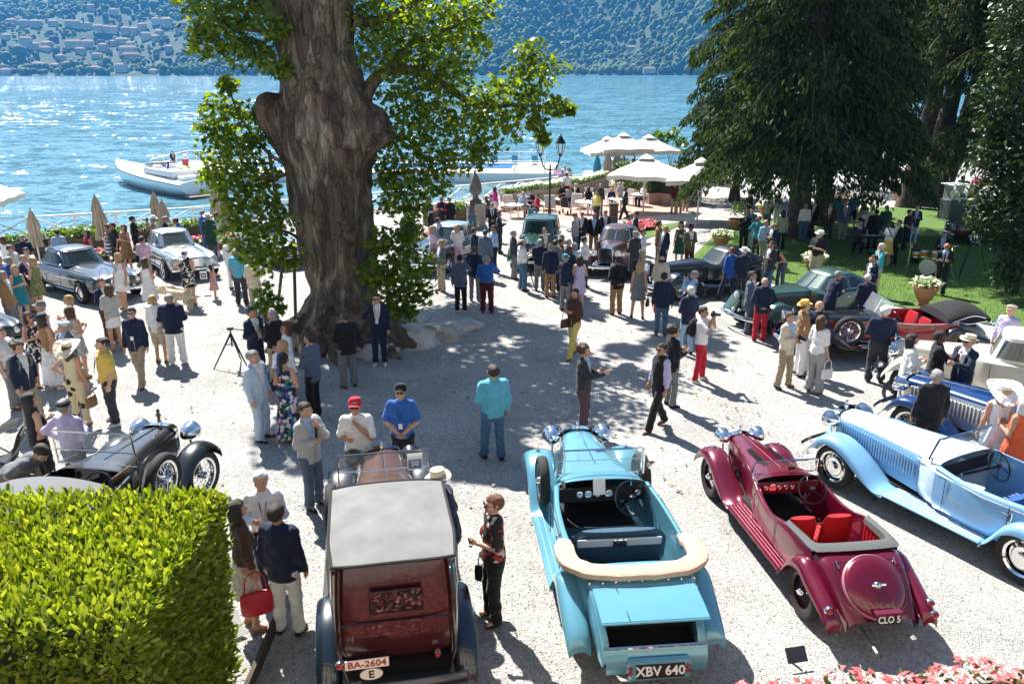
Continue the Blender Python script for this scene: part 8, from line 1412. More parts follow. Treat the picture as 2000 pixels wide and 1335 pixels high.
CROWD = '''
(-16.52,28.63)|m|-140|bbs|shirt:lightblue|trousers:grey|black|short:dark||behind the roof of the graphite coupe
(-17.1,27.45)|m|-150|bds|polo:navy|trousers:black|black|crop:grey|c|beside the left planters
(-17.64,27.3)|f|150|dds|shirt:white|trousers:beige|tan|bob:auburn||at the far left edge behind the crowd
(-16.15,25.25)|m|90|bds|jacket:cream|trousers:beige|brown|short:brown|g|third row at the left edge
(-15.31,24.68)|m|60|dps|shirt:white|trousers:navy|black|short:black||behind the couple by the graphite coupe
(-14.92,23.12)|m|170|dds|jacket:royalblue|trousers:royalblue|black|crop:grey||with back turned at the far left
(-14.8,23.64)|m|85|bds|jacket:navy:pink|trousers:khaki|brown|crop:grey|B|facing the blonde in green by the graphite coupe
(-14.36,23.32)|f|-100|bds|dress:green patterned||tan|long:blonde||with long blonde hair beside the graphite coupe
(-15.43,23.45)|m|80|dds|shirt:lightgrey|trousers:grey|black|crop:grey||cut by the left edge of the crowd
(-12.08,23.9)|f|-15|ddt|dress:white||tan|bob:blonde|l|with red bag in front of the graphite coupe bonnet
(-10.72,20.19)|m|60|bbs|jacket:navy|trousers:brown|black|short:brown||talking at the graphite coupe front wheel
(-10.24,19.52)|f|-130|bbs|tee:lightgrey|mini skirt:white|tan|long:brown|bag=navy|with back turned at the graphite coupe wheel
(-10.95,17.75)|m|-70|bbs|shirt:lilac|trousers:khaki|brown|short:grey:cap:grey||wearing a grey cap near the left edge car
(-10.63,18.36)|f|-60|bbs|dress:grey patterned||tan|bob:blonde|g|with blonde bob left of the gravel opening
(-10.04,17.35)|f|160|bbs|dress:grey patterned||tan|bob:brown||with brown hair seen from behind
(-15.56,30.32)|f|-70|bds|dress:navy striped||white|bun:brown|g|beside the planters
(-15.25,30.17)|m|-40|dds|polo:black|trousers:black|black|short:black|g|next to the striped dress by the planters
(-14.72,29.92)|f|-20|bbs|frock:tan||brown|long:brown||between the two parked left coupes
(-15.26,31.89)|m|100|xxs|shirt:black|trousers:black|black|short:dark:cap:black||with arms crossed by the planters
(-14.51,32.03)|m|-80|ccs|tank:white|trousers:grey|black|short:grey:panama:white|c|wearing a white hat at the quay railing
(-13.99,32.03)|m|90|bbs|jacket:black|trousers:black|black|short:grey:flat:grey||wearing a flat cap behind the silver coupe
(-13.37,32.29)|m|-70:25|ccs|polo:blue|trousers:navy|black|short:dark|c|stooping behind the silver coupe windscreen
(-13.16,33.81)|m|150|dds|jacket:blue|trousers:blue|black|short:grey||left of the long green coat
(-12.64,33.0)|m|175|dds|coat:green|trousers:grey|brown|short:grey:panama:white|B|seen from behind under the plane leaves
(-12.48,33.57)|f|160|bds|tee:white|shorts:white|white|tail:brown||under the left plane foliage
(-12.81,27.22)|m|175|bbs|shirt:pink|trousers:khaki|brown|short:dark||seen from behind between the left coupes
(-10.94,23.24)|f|160|dbs|frock:white||tan|long:brown||seen from behind at the silver coupe
(-10.51,24.99)|m|150|bbs|jacket:navy|trousers:white|brown|short:grey:panama:cream||wearing a straw boater by the chrome grille
(-10.25,24.53)|f|170|hbt|dress:black and white||tan|long:black:sun:white||wearing a wide hat by the chrome grille
(-9.76,25.26)|f|100|bds|frock:red striped||white|bob:black|C|holding a card by the silver coupe
(-9.62,26.68)|m|160|dds|shirt:white|trousers:white|black|short:grey||left of the sky blue polo
(-8.62,24.48)|m|175|dps|polo:skyblue|trousers:charcoal|black|crop:grey|B|standing left of the plane foliage with back turned
(-7.85,23.5)|f|190|bbs|jacket:cream|trousers:beige|white|bob:grey||half hidden by the plane foliage
(-8.45,16.93)|m|5|ddw|jacket:navy:navy|chinos:khaki|navy|short:black|gl|walking towards the camera on open gravel
(-8.66,18.49)|f|170|dbs|overshirt:white|shorts:beige|brown|crop:blonde|bag=white|seen from behind beside the navy blazer
(-8.23,18.42)|m|-165|bbs|jacket:navy|trousers:white|white|crop:grey|B|beside the white blouse on open gravel
(-10.68,16.82)|f|70|bbs|dress:black and white||black|bob:dark|g|at the front of the left edge car
(-10.25,16.63)|f|150|bbs|tank:tan|long skirt:white|white|long:dark||with long white skirt in the left group
(-9.35,15.8)|m|-30|bds|jacket:bluegrey:lightblue|trousers:grey|brown|short:grey:flat:paleblue||wearing a pale blue cap in the left group
(-8.57,14.5)|f|175|hds|tank:cream flowered|trousers:cream flowered|tan|long:brown:sun:cream|bag=tan|wearing a wide straw hat on the gravel
(-7.98,14.65)|m|-50|dda|polo:yellow|trousers:charcoal|white|crop:dark|Bl|left of the open gravel
(-9.51,14.47)|m|70|pdt|jacket:navy|chinos:khaki|brown|curly:brown|pack=grey|carrying a grey rucksack at the left
(-10.46,15.46)|m|90|bds|tee:white|jeans:grey|brown|short:brown||cut by the left edge below the dark car
(-7.66,11.68)|f|140|bbs|tank:black|trousers:black|black|long:black||with bare back near the black tourer
(-6.88,11.26)|m|170|hbs|shirt:lilac|trousers:grey|black|crop:grey:flat:black||leaning at the black tourer door
(-7.32,10.37)|m|80:55|bbs|tee:grey|shorts:khaki|brown|short:dark||bending at the left edge behind the laurel hedge
(-5.82,17.07)|m|60|bbs|jacket:navy|trousers:navy|black|crop:dark|cl|beside the black tripod
(-5.31,16.89)|m|-120|bbs|jacket:black|chinos:khaki|brown|crop:grey||facing the navy suit by the tripod
(-4.76,15.93)|f|-60|bbs|shirt:white|trousers:brown|brown|long:auburn|g|with auburn hair and sunglasses on her head
(-4.44,14.52)|f|-20|bbs|jacket:white:blue|trousers:beige|brown|bob:blonde|bag=navy|behind the floral gown
(-4.19,13.72)|f|165|bbs|gown:floral navy||brown|tail:black||with long black ponytail
(-4.77,13.81)|m|75|dds|jacket:paleblue|trousers:paleblue|black|crop:grey|B|facing the floral gown
(-4.01,14.93)|m|-110|xbs|jacket:bluegrey|trousers:black|black|crop:dark||facing the auburn haired woman
(-3.67,16.73)|m|-150|bds|jacket:black|trousers:grey|black|short:brown|B|in front of the plane roots
(-3.24,18.39)|m|0|dfs|jacket:navy|trousers:navy|white|short:brown|gl|phoning against the plane trunk
(-3.15,11.16)|m|60|nbs|jacket:lightgrey:lightblue|trousers:bluegrey|navy|crop:dark|t|left of the town car wing
(-2.41,11.26)|m|5|nbs|polo:white|jeans:denim|black|short:grey:cap:red|g|wearing a red cap at the town car radiator
(-1.8,11.9)|m|0|lls|polo:blue|trousers:black|black|short:dark:cap:black|gl|wearing a black cap at the town car radiator
(-3.11,8.77)|m|15|bbs|shirt:white|trousers:navy|black|short:white|l|with white hair near the laurel hedge
(-3.18,8.09)|f|125|bds|shirt:brown|skirt:white lace|tan|bob:dark|bag=red|beside the laurel hedge with a red bag
(-2.69,7.98)|m|170|dds|jacket:navy|trousers:white|navy|short:dark||seen from behind left of the town car
(-0.79,8.74)|m|-110:12|bbs|jacket:navy|chinos:khaki|black|crop:grey:panama:cream||wearing a cream panama at the town car door
(-0.22,8.24)|f|-75|bds|polo:floral red|trousers:black|black|crop:red|g bag=black|between the town car and the ice blue tourer
(-0.33,12.91)|m|-160|bdt|overshirt:skyblue|jeans:denim|black|crop:dark|B|alone ahead of the ice blue tourer
(1.38,14.23)|m|70|bos|jacket:charcoal:lightblue|trousers:plum|black|curly:brown||holding out a hand ahead of the ice blue tourer
(1.55,18.98)|f|-40|bbw|jacket:brown:brown|trousers:paleyellow|brown|crop:dark|bag=brown|standing alone in the dappled shade
(2.86,14.33)|m|-60|ddw|vest:black:lilac|trousers:black|brown|crop:dark|g|walking ahead of the claret car
(3.34,15.57)|m|100|bbs|jacket:black|jeans:grey|black|curly:dark|g|behind the lilac sleeved body warmer
(4.31,17.15)|m|60|cca|tee:white|jeans:red|white|crop:dark|c pack=black|aiming a camera on the gravel
(4.46,19.25)|m|-160|bbt|jacket:navy|jeans:paledenim|black|crop:white||with white hair behind the red jeans photographer
(4.97,21.15)|m|-120|ccs|shirt:lightblue|trousers:grey|black|crop:grey|c pack=black|photographing at the black coupe wheel
(4.11,20.93)|m|170|dds|jacket:navy|jeans:denim|brown|crop:black||seen from behind at the black coupe
(4.5,23.37)|m|160|bbs|jacket:cream|trousers:red|brown|bald:dark||behind the navy blazer and jeans
(3.74,22.76)|f|170|dda|dress:grey||brown|long:blonde|bag=black|seen from behind left of the black coupe
(3.17,23.26)|m|-160|kks|jacket:black|chinos:tan|black|short:dark|B|hands behind back beside the chestnut saloon
(4.4,28.13)|m|-150|bbs|jacket:charcoal|trousers:charcoal|black|bald:grey:flat:grey||at the chestnut saloon door
(4.81,28.89)|m|60|bbs|shirt:white|trousers:beige|brown|short:dark||with white shirt right of the chestnut saloon
(5.78,29.77)|m|-60|dds|jacket:navy|trousers:navy|black|bald:dark||left of the long green coat with hat
(5.75,30.87)|m|100|obs|jacket:tan|chinos:khaki|brown|short:brown||stretching an arm behind the chestnut saloon
(6.63,31.01)|f|-20|bds|frock:green||brown|long:brown:panama:black||wearing a black hat behind the black coupe
(6.71,29.64)|m|15|bbs|jacket:olive:white|trousers:maroon|brown|crop:dark:panama:black|K|wearing a dark hat behind the black coupe
(7.0,24.93)|m|-150|pdw|jacket:royalblue|trousers:navy|brown|short:brown||walking past the black coupe
(7.37,24.85)|m|180|bbs|jacket:navy|trousers:charcoal|black|crop:grey:panama:white||wearing a white panama by the sage green bonnet
(8.56,25.85)|m|-70|bds|jacket:charcoal|jeans:denim|black|short:dark||with elbow patches at the lawn edge
(9.22,26.56)|f|-60:40|bbs|tank:black|jeans:bluegrey|black|tail:black|c|stooping with a camera at the lawn edge
(9.95,31.01)|m|20|bds|shirt:lightblue|chinos:sage|white|bald:grey||on the lawn left of the conifer trunk
(10.03,30.31)|m|-60|xxs|jacket:navy|trousers:navy|black|bald:dark|g|arms crossed by the conifer trunk
(9.89,33.63)|m|-10|dns|shirt:black|trousers:black|black|short:grey|g|hand on chin by the small potted shrub
(10.57,35.0)|m|-30|bbs|shirt:denim|jeans:paledenim|brown|crop:dark||behind the black shirt on the lawn
(10.07,32.33)|m|-40|ccs|overshirt:teal|jeans:charcoal|black|short:brown|c|photographing on the lawn left of the trunk
(11.7,34.25)|f|170|dds|jacket:sage|trousers:black|brown|long:black||with long dark hair against the conifer trunk
(12.24,41.12)|m|-80|bbs|tee:black|shorts:khaki|brown|crop:dark||with phone under the low conifer
(9.39,46.26)|m|-20|dds|polo:maroon|chinos:beige|brown|short:grey:cap:bluegrey||left of the trio by the hedge
(9.76,46.67)|m|-10|dds|jacket:navy|chinos:beige|black|crop:white|g|middle of the trio by the hedge
(10.37,47.74)|m|10|dds|jacket:navy:lightblue|chinos:beige|black|short:dark||right of the trio by the hedge
(6.26,44.28)|m|-70|bbw|jacket:black|trousers:black|black|crop:dark|tK|waiter walking past the garden tables
(4.52,42.38)|m|-60|bds|shirt:paleyellow|trousers:charcoal|black|short:black|B|at the terrace armchairs
(5.08,46.16)|m|160|dds|jacket:charcoal|trousers:grey|black|crop:grey||behind the yellow shirt
(5.24,33.63)|m|-100|dds|jacket:navy|trousers:navy|black|crop:dark||beside the coral flower bed
(2.65,33.15)|m|60|bds|jacket:lightgrey|jeans:denim|brown|short:brown||leftmost of four men behind the green saloon
(2.95,33.48)|m|-10|lls|jacket:navy|trousers:navy|black|bald:grey|g|second of four men behind the green saloon
(3.47,33.48)|m|-5|dds|jacket:black:lightblue|chinos:tan|brown|bald:dark|B|third of four men behind the chestnut saloon
(4.02,34.16)|m|0|dds|jacket:navy|trousers:charcoal|black|short:brown|l|rightmost of four men behind the chestnut saloon
(-0.92,36.91)|m|5|lls|jacket:black|trousers:black|black|crop:grey|tg|facing the camera left of the green saloon
(-0.54,33.63)|m|80|bbs|jacket:charcoal|trousers:charcoal|black|crop:dark||in profile left of the green saloon
(0.35,26.56)|m|110|bbs|shirt:white|jeans:denim|black|bald:dark|B|filming at the green saloon radiator
(0.95,26.57)|m|175|bbs|polo:navy|trousers:grey|black|crop:grey||seen from behind at the green saloon radiator
(1.26,25.43)|m|170|dds|jacket:navy|chinos:tan|maroon|crop:grey||seen from behind right of the green saloon
(1.63,23.7)|m|140|bds|jacket:navy|trousers:grey|black|crop:grey:cap:teal||wearing a teal cap by the chestnut saloon
(2.06,23.65)|f|175|bbs|dress:lilac||brown|long:dark|bag=black|seen from behind at the chestnut grille
(1.69,26.8)|m|100|bbs|jacket:brown|trousers:charcoal|black|crop:dark||in brown left of the chestnut grille
(1.91,26.48)|m|120|bbs|jacket:grey|trousers:navy|black|crop:grey||grey haired left of the chestnut grille
(2.5,27.1)|m|110|bbs|shirt:white|trousers:charcoal|black|crop:dark||touching the chestnut saloon wing
(1.86,25.36)|f|150|bbs|tee:navy|trousers:navy|black|bob:brown||between the teal cap and the lilac dress
(-0.77,23.43)|m|170|bcs|shirt:blue|trousers:maroon|maroon|crop:grey|B|photographing with back turned near the plane roots
(-1.57,23.5)|m|175|dcs|jacket:bluegrey|trousers:black|white|short:black|bag=navy|photographing with back turned beside the plane shoots
(-1.21,24.99)|m|170|bbs|jacket:navy|jeans:grey|grey|crop:brown||between the two photographers by the plane
(-2.39,26.44)|f|-60|bbs|jacket:grey|trousers:beige|tan|bob:blonde||right of the leafy plane shoots
(-2.09,30.18)|f|170|bbs|tee:white|trousers:pink|tan|long:blonde|bag=brown|seen from behind at the two toned saloon
(-2.97,29.54)|f|100|dds|tee:pink|trousers:beige|tan|long:blonde||at the wing of the two toned saloon
(-2.94,31.59)|m|100|bds|shirt:white|trousers:navy|black|short:black||leaning over the two toned saloon bonnet
(-1.4,29.13)|m|120|bbs|jacket:navy|trousers:navy|black|crop:dark|g|between two toned and green saloons
(-0.96,28.37)|m|170|dds|jacket:bluegrey|trousers:bluegrey|black|crop:dark||back turned left of the green saloon wing
(-0.69,29.65)|m|-60|bbs|shirt:lightblue|trousers:navy|black|crop:dark|g|facing the blue-grey suit left of the green saloon
(-3.95,38.32)|m|60|bbs|vest:black:lilac|trousers:black|black|crop:dark||leftmost of three behind the two toned roof
(-3.45,39.02)|m|-10|bbs|vest:navy:red|trousers:black|black|crop:dark|g|middle of three behind the two toned roof
(-3.05,39.02)|m|10|dds|shirt:black|trousers:black|black|crop:dark|g|rightmost of three behind the two toned roof
(-1.93,38.59)|f|170|dds|tank:bluegrey|jeans:denim|tan|bob:auburn|bag=beige|beside the stone finial
(-4.5,33.81)|m|-10|pps|jacket:bluegrey:white|trousers:bluegrey|brown|crop:brown||behind the leafy plane shoots
(0.64,45.36)|m|30|rbi|shirt:lightblue|chinos:beige|brown|crop:grey||leaning back in a lounge chair
(1.4,44.57)|f|-60|bbi|tee:red|jeans:denim|tan|crop:dark||seated left of the lamp post
(1.1,46.47)|m|-20|bbi|tee:navy|trousers:navy|black|crop:dark||seated behind the red T-shirt
(-0.94,44.72)|f|120|dds|shirt:magenta|trousers:white|white|bob:brown||standing by the white flower wall
(-1.37,43.8)|f|60|bbi|tee:charcoal|trousers:black|black|bob:dark||seated right of the stone finial
(-1.19,44.31)|m|-60|bbi|tee:pink|trousers:grey|black|crop:dark||seated second right of the stone finial
(4.02,50.56)|m|-30|bbi|jacket:black|trousers:black|black|crop:white||seated at the flower wall
(3.13,50.23)|f|30|bbi|tee:black|skirt:black|black|bob:dark||seated right of the lamp post
(3.6,53.14)|m|170|dds|shirt:white|trousers:maroon|black|crop:black||waiter standing at the white clothed table
(4.14,58.46)|f|-20|bbs|tee:white|trousers:beige|tan|bob:brown||right at the white clothed table
(3.9,59.89)|m|-10|bbs|tee:white|trousers:beige|tan|crop:dark:panama:white||hatted at the white clothed table
(3.48,56.16)|m|10|bbs|shirt:lilac|trousers:beige|tan|crop:grey||left at the white clothed table
(3.37,60.67)|f|30|dds|tee:pink|skirt:tan|tan|bob:red||farthest left at the white clothed table
(9.97,72.71)|f|-10|bbs|tee:green|trousers:navy|black|bob:black||under the second open parasol
(9.63,68.22)|m|-60|dds|jacket:black|trousers:black|black|crop:dark||beside the green T-shirt under the parasols
(10.88,72.05)|m|160|dds|jacket:charcoal|trousers:black|black|crop:dark||dark suit under the broad parasol
(10.39,67.88)|m|0|bbs|jacket:brown|trousers:charcoal|black|crop:white||below the broad parasol front
(10.65,66.0)|m|20|dds|jacket:navy:lightblue|trousers:navy|black|crop:dark||right below the broad parasol front
(12.09,71.98)|m|-20|dds|shirt:white|trousers:beige|tan|crop:grey||at the parasol terrace railing
(11.53,60.48)|f|150|bbi|tee:white|trousers:beige|tan|crop:grey||seated behind the clipped hedge
(12.47,62.17)|f|-20|bbi|tee:pink|trousers:beige|tan|bob:red||seated second behind the clipped hedge
(12.28,60.01)|f|120|bbi|tee:tan|trousers:beige|tan|bob:brown||seated right behind the clipped hedge
(11.12,63.97)|m|-90|bbi|tee:black|trousers:black|black|crop:black||seated near the flowers under the parasol
(8.21,50.02)|m|-60|bbi|shirt:white|trousers:navy|black|crop:dark||seated in an armchair by the hedge
(6.01,48.33)|f|10|bbi|tee:navy|trousers:beige|tan|bob:blonde||seated under the left folded parasol
(6.95,51.58)|m|30|bbi|shirt:lightgrey|trousers:beige|tan|crop:grey||seated under the right folded parasol
(4.65,48.63)|f|150|bbi|tee:black|trousers:black|black|bob:black||seated left of the yellow shirt
(10.95,28.03)|m|-60|bbs|tee:black|shorts:beige|black|crop:grey:panama:white|Bc|wearing a pale hat on the shaded lawn
(14.88,33.81)|m|-20|bbi|jacket:black:lilac|trousers:black|black|bald:grey||playing the keyboard
(14.79,30.87)|f|-60|cbs|tee:white|frock:yellow|black|bob:black|K|singing on the lawn
(15.09,30.87)|m|-70|dds|jacket:black|trousers:black|black|crop:brown||behind the singer
(15.81,34.5)|m|170|dds|jacket:black|trousers:black|black|crop:black|B|dark figure behind the keyboard
(16.12,35.64)|f|170|dds|coat:cream|trousers:beige|white|crop:grey:cap:white||with white cap behind the keyboard
(18.3,35.97)|m|-20|bbs|jacket:navy:lightblue|jeans:lightblue|black|bald:grey||by the leaning conifer trunk
(17.16,34.3)|m|30|lls|polo:black|trousers:black|black|crop:dark||left of the light blue jeans by the trunk
(15.43,36.91)|m|0|dds|jacket:bluegrey:lightgrey|chinos:sage|brown|crop:grey||behind the keyboard on the left
(17.47,40.82)|m|-10|ddw|tee:blue|shorts:black|white|crop:dark||walking on the far lawn path
(14.36,37.73)|m|-60|bdw|jacket:black|trousers:charcoal|black|crop:dark||walking right of the conifer trunk
(16.94,30.85)|m|-40|bbi|jacket:black:lightblue|trousers:black|black|crop:brown|t|drumming on the lawn
(14.3,25.79)|m|-30|bbs|jacket:black:lightblue|trousers:black|black|bald:grey|tg|saxophone player standing by the drums
(12.03,25.55)|m|-90|fbs|polo:turquoise|trousers:beige|tan|crop:white|pack=olive|on the lawn behind the sage green coupe
(10.93,23.57)|m|-80|bds|jacket:navy|trousers:navy|black|crop:dark|t|in profile behind the sage green coupe
(9.58,20.71)|m|170:20|bbs|jacket:navy|trousers:navy|black|crop:white||bending behind the red cabriolet windscreen
(8.82,21.27)|m|110:15|bbs|jacket:navy|trousers:navy|black|short:grey||looking into the sage green coupe
(6.58,21.2)|m|60|bbs|jacket:bluegrey|trousers:bluegrey|brown|crop:dark|g|left of the red trousers at the sage green nose
(6.67,20.39)|m|175|kks|jacket:navy|trousers:red|brown|bald:grey||hands behind back at the sage green nose
(6.12,16.74)|m|35|bba|jacket:cream:lightblue|chinos:khaki|charcoal|short:brown|c|bearded photographer left of the red cabriolet
(6.74,17.57)|m|90|bbs|jacket:tan|trousers:white|brown|short:brown:panama:yellow||wearing a straw hat by the red cabriolet nose
(7.1,17.68)|m|-40|bbs|shirt:navy|trousers:white|brown|bald:grey||bald man at the red cabriolet bonnet
(6.68,16.38)|f|120|bds|tee:white|wide trousers:grey striped|brown|long:brown|bag=white|by the red cabriolet wing
(8.35,17.09)|m|165|bbs|shirt:navy|trousers:charcoal|brown|crop:white|B|at the red cabriolet door
(8.02,15.09)|f|80|bbs|jacket:white|trousers:black|black|long:black||left of the handshake at the cream saloon
(8.6,15.15)|m|70|bos|coat:black:black|trousers:black|black|short:black|K|shaking hands at the cream saloon
(8.98,14.82)|m|-70|obs|jacket:navy|trousers:charcoal|black|crop:grey:panama:cream|Bgt|wearing a panama and shaking hands
(7.29,12.74)|m|175|dds|jacket:black|trousers:black|black|crop:grey||between the deep blue and pale blue cars
(7.99,11.99)|f|170|dbs|tank:white|wide trousers:white|white|long:blonde:sun:white||wearing a wide white hat at the pale blue drophead
(8.04,11.54)|f|-150|bbs|dress:orange||black|bob:white||cut by the right edge beside the wide white hat
(11.24,17.2)|m|-60|dds|shirt:lilac|trousers:beige|brown|crop:grey:flat:beige||behind the roof of the cream saloon
(29.06,53.47)|m|175|dds|shirt:grey|trousers:maroon|black|crop:grey||walking away beyond the lawn
(31.75,59.39)|m|150|dds|jacket:black|trousers:black|black|crop:dark||far off beyond the conifer trunks
(-32.46,77.82)|m|40:::-2.98|bbs|jacket:black|chinos:beige|black|crop:brown||standing on the floating deck
(-29.5,83.14)|m|-40:::-2.98|dds|jacket:black|trousers:black|black|crop:dark||on the deck behind the plane leaves
(-29.07,68.48)|f|-60:::-2.98|dds|overshirt:blue|trousers:navy|black|long:black||on the deck behind the motorboat
(1.46,26.38)|m|160|bbs|jacket:grey|trousers:charcoal|black|crop:dark||squeezed in front of the green saloon wing
(2.04,25.58)|m|-160|bbs|shirt:paleblue|trousers:navy|black|crop:grey||between brown blazer and chestnut grille
(1.21,29.14)|m|20|bbs|jacket:olive|trousers:beige|brown|short:brown||over the bonnet of the green saloon
(0.06,28.39)|m|100|bds|jacket:charcoal|trousers:grey|black|crop:grey||by the green saloon left headlamp
(16.38,40.01)|f|150|dds|tee:teal|skirt:grey|black|bob:dark||shaded at the back of the lawn by the dark pot
(13.53,36.69)|m|170|dds|shirt:white|jeans:denim|brown|crop:grey||right behind the broad conifer trunk
(14.84,37.08)|m|-40|bbs|jacket:brown|trousers:charcoal|black|crop:dark||in brown left of the keyboard
(16.63,37.59)|f|10|bbs|tank:white|trousers:black|black|long:dark||behind the pianist in the shade
(16.73,35.54)|m|-10|dds|polo:green|chinos:beige|brown|crop:grey||in green behind the singer
(28.59,51.21)|m|170|ddw|shirt:lightblue|chinos:beige|brown|crop:dark||walking on the sunny path beyond the lawn
(28.31,49.39)|f|20|dds|dress:pink||tan|long:blonde||in pink on the sunny far path
(12.75,39.65)|m|150|dds|polo:lightgrey|jeans:denim|white|crop:dark||under the low conifer by the far bowl
(13.78,41.32)|f|-150|bbs|shirt:pink|trousers:white|tan|bob:brown||in pink shirt under the low conifer
(-15.82,26.75)|f|120|bbs|tee:white|trousers:navy|tan|long:dark||left of the light blue shirt behind the graphite coupe
(-14.16,22.13)|f|60|bbs|dress:teal||tan|bob:blonde||in teal dress deep in the left crowd
(-13.81,21.02)|m|100|dds|jacket:tan|trousers:grey|brown|crop:grey||in tan blazer at the far left edge
(-15.53,28.78)|f|-30|dds|tank:red|trousers:white|tan|bob:dark||in red behind the graphite coupe boot
'''
for ln in CROWD.strip().splitlines(): person(ln)

# ================================================================ band, tripods, dogs, pushchairs
BK = mat('matt_black', (.014, .014, .015), .6)
def tripod(lb, p, h, head=True, spread=.42, rz=0):
    r_ = empty('tripod', (p[0], p[1], gz(*p)), R(rz), lb, 'tripod', 'tripods in the court')
    for a in (90, 210, 330): b = MB(); b.tube([(0, 0, h*.9), (spread*math.cos(R(a)), spread*math.sin(R(a)), 0)], [.026, .014], 6); b.build('leg', BK, r_)
    b = MB(); b.tube([(0, 0, h*.55), (0, 0, h)], .02, 8); b.build('column', BK, r_); b = MB(); b.tube([(.25*spread*math.cos(R(a)), .25*spread*math.sin(R(a)), h*.62) for a in (90, 210, 330)], .008, 4, closed=True); b.build('brace', BK, r_)
    if head: b = MB(); b.box((0, 0, h + .03), (.14, .1, .06), bev=.01); b.tube([(0, 0, h + .02), (.28, .1, h - .04)], .012, 6); b.build('head', BK, r_)
tripod('black tripod standing open on the gravel left of the navy suit', (-6.78,18.22), .95, spread=.5); tripod('slim tripod under the white shirted man at the green saloon', (0.49,27.1), 1.1, spread=.35); tripod('tall black stand with spread feet right of the saxophonist', (16.71,28.38), 2.3, False, .6)
def dog(lb, p, rz, s=1):
    key = 'dogmesh'
    if key not in MATS:
        q = SDF((-.22, -.75, -.02), (.22, .75, .82), .021); q.cap((0, .25, .47), (0, -.22, .49), .13, .155, .06); q.cap((0, -.2, .45), (0, -.24, .40), .13, .10, .05); q.cap((0, .0, .44), (0, .2, .46), .12, .11, .05); q.cap((0, -.28, .54), (0, -.44, .66), .10, .075, .05); q.cap((0, -.46, .68), (0, -.52, .68), .078, .068, .03); q.cap((0, -.54, .65), (0, -.64, .635), .042, .032, .03)
        for k in (-1, 1):
            q.cap((k*.065, -.46, .72), (k*.085, -.45, .62), .022, .028, .02); q.cap((k*.075, -.25, .42), (k*.08, -.25, .22), .058, .036, .03); q.cap((k*.08, -.25, .22), (k*.08, -.26, .05), .034, .028, .02); q.cap((k*.08, -.27, .03), (k*.08, -.31, .025), .032, .026, .015)
            q.cap((k*.08, .27, .44), (k*.09, .22, .29), .085, .05, .04); q.cap((k*.09, .22, .29), (k*.09, .36, .19), .044, .032, .025); q.cap((k*.09, .36, .19), (k*.09, .34, .04), .03, .026, .02); q.cap((k*.09, .33, .03), (k*.09, .28, .025), .03, .026, .015)
        q.cap((0, .36, .5), (0, .52, .42), .04, .045, .04); q.cap((0, .52, .42), (0, .66, .44), .045, .02, .03); X, Y, Z = q.grids(); q.f = q.f + .006*np.sin(40*Y + 20*Z)*np.cos(30*X); MATS[key] = q.mesh()
    V, F = MATS[key]; o = inst('dog', np_mesh('dog', V*s, F, [mat('cream_fur', (.62, .50, .36), .9, var=.12, vscale=14, bump=.8, bscale=60)], True), None, (p[0], p[1], gz(*p)), (0, 0, R(rz))); tag(o, lb, 'dog', 'cream dogs by the silver coupe')
    b = MB(); b.lathe([(0, .02), (.016, .01), (.014, -.005), (0, -.01)], 8, c=(0, -.665*s, .645*s), axis='y'); b.build('nose', BK, o)
dog('front cream dog standing beside the wide hat and boater', (-10.32,23.76), -95, 1.05); dog('rear cream dog behind the other, near the white dress', (-11.19,24.69), -80, 1.0)
def pushchair(lb, p, rz, s=1):
    r_ = empty('pushchair', (p[0], p[1], gz(*p)), R(rz), lb, 'pushchair', 'pushchairs'); r_.scale = (s, s, s); al = mat('steel_dark', (.2, .2, .2), .4, .8)
    for x in (-.24, .24):
        for y in (-.32, .34): b = MB(); b.lathe([(.10, -.02), (.13, -.02), (.135, 0), (.13, .02), (.10, .02), (0, .012)], 16, axis='x', c=(x, y, .13)); b.build('wheel', BK, r_)
        b = MB(); b.tube([(x, -.32, .13), (x, .2, .62), (x, .48, 1.02)], .014, 6); b.tube([(x, .34, .13), (x, -.15, .6)], .014, 6); b.build('frame_bar', al, r_)
    b = MB(); b.tube([(-.24, .48, 1.02), (.24, .48, 1.02)], .02, 8); b.build('handle', BK, r_); b = MB(); b.box((0, -.05, .42), (.42, .4, .06), 0, 0, R(8), bev=.02); b.box((0, .2, .66), (.42, .06, .5), 0, 0, R(-22), bev=.02); b.build('seat', cmat('charcoal'), r_)
    b = MB(); b.grid([[(x*.23, .28 - .42*math.sin(a), .72 + .34*math.cos(a) - .05*x*x) for x in np.linspace(-1, 1, 7)] for a in np.linspace(0, 1.5, 6)]); b.build('canopy', cmat('black'), r_)
pushchair('black pushchair among the white loungers', (3.11,46.41), 160); pushchair('dark pushchair at the left edge behind the laurel hedge', (-8.42,11.89), -70, 1.1)
x, y = (-10.41,26.15); r_ = empty('number_card', (x, y, gz(x, y) + .62), R(15), 'white card with number 20 held by the girl in stripes', 'card'); MB().box((0, 0, 0), (.22, .012, .26)).build('board', WHITE, r_, smooth=False); MB().box((0, -.008, -.01), (.16, .006, .16)).build('print', mat('print_navy', (.02, .03, .12), .6), r_, smooth=False); inst('lettering', text_mesh('20', .12, LETW), r_, (0, -.013, -.01), (R(90), 0, 0))
bag_obj(Vector((*(-13.06,24.83), gz(*(-13.06,24.83)) + .55)), R(60), 'red', 'red bag hanging beside the white dress at the graphite coupe', 1.6)
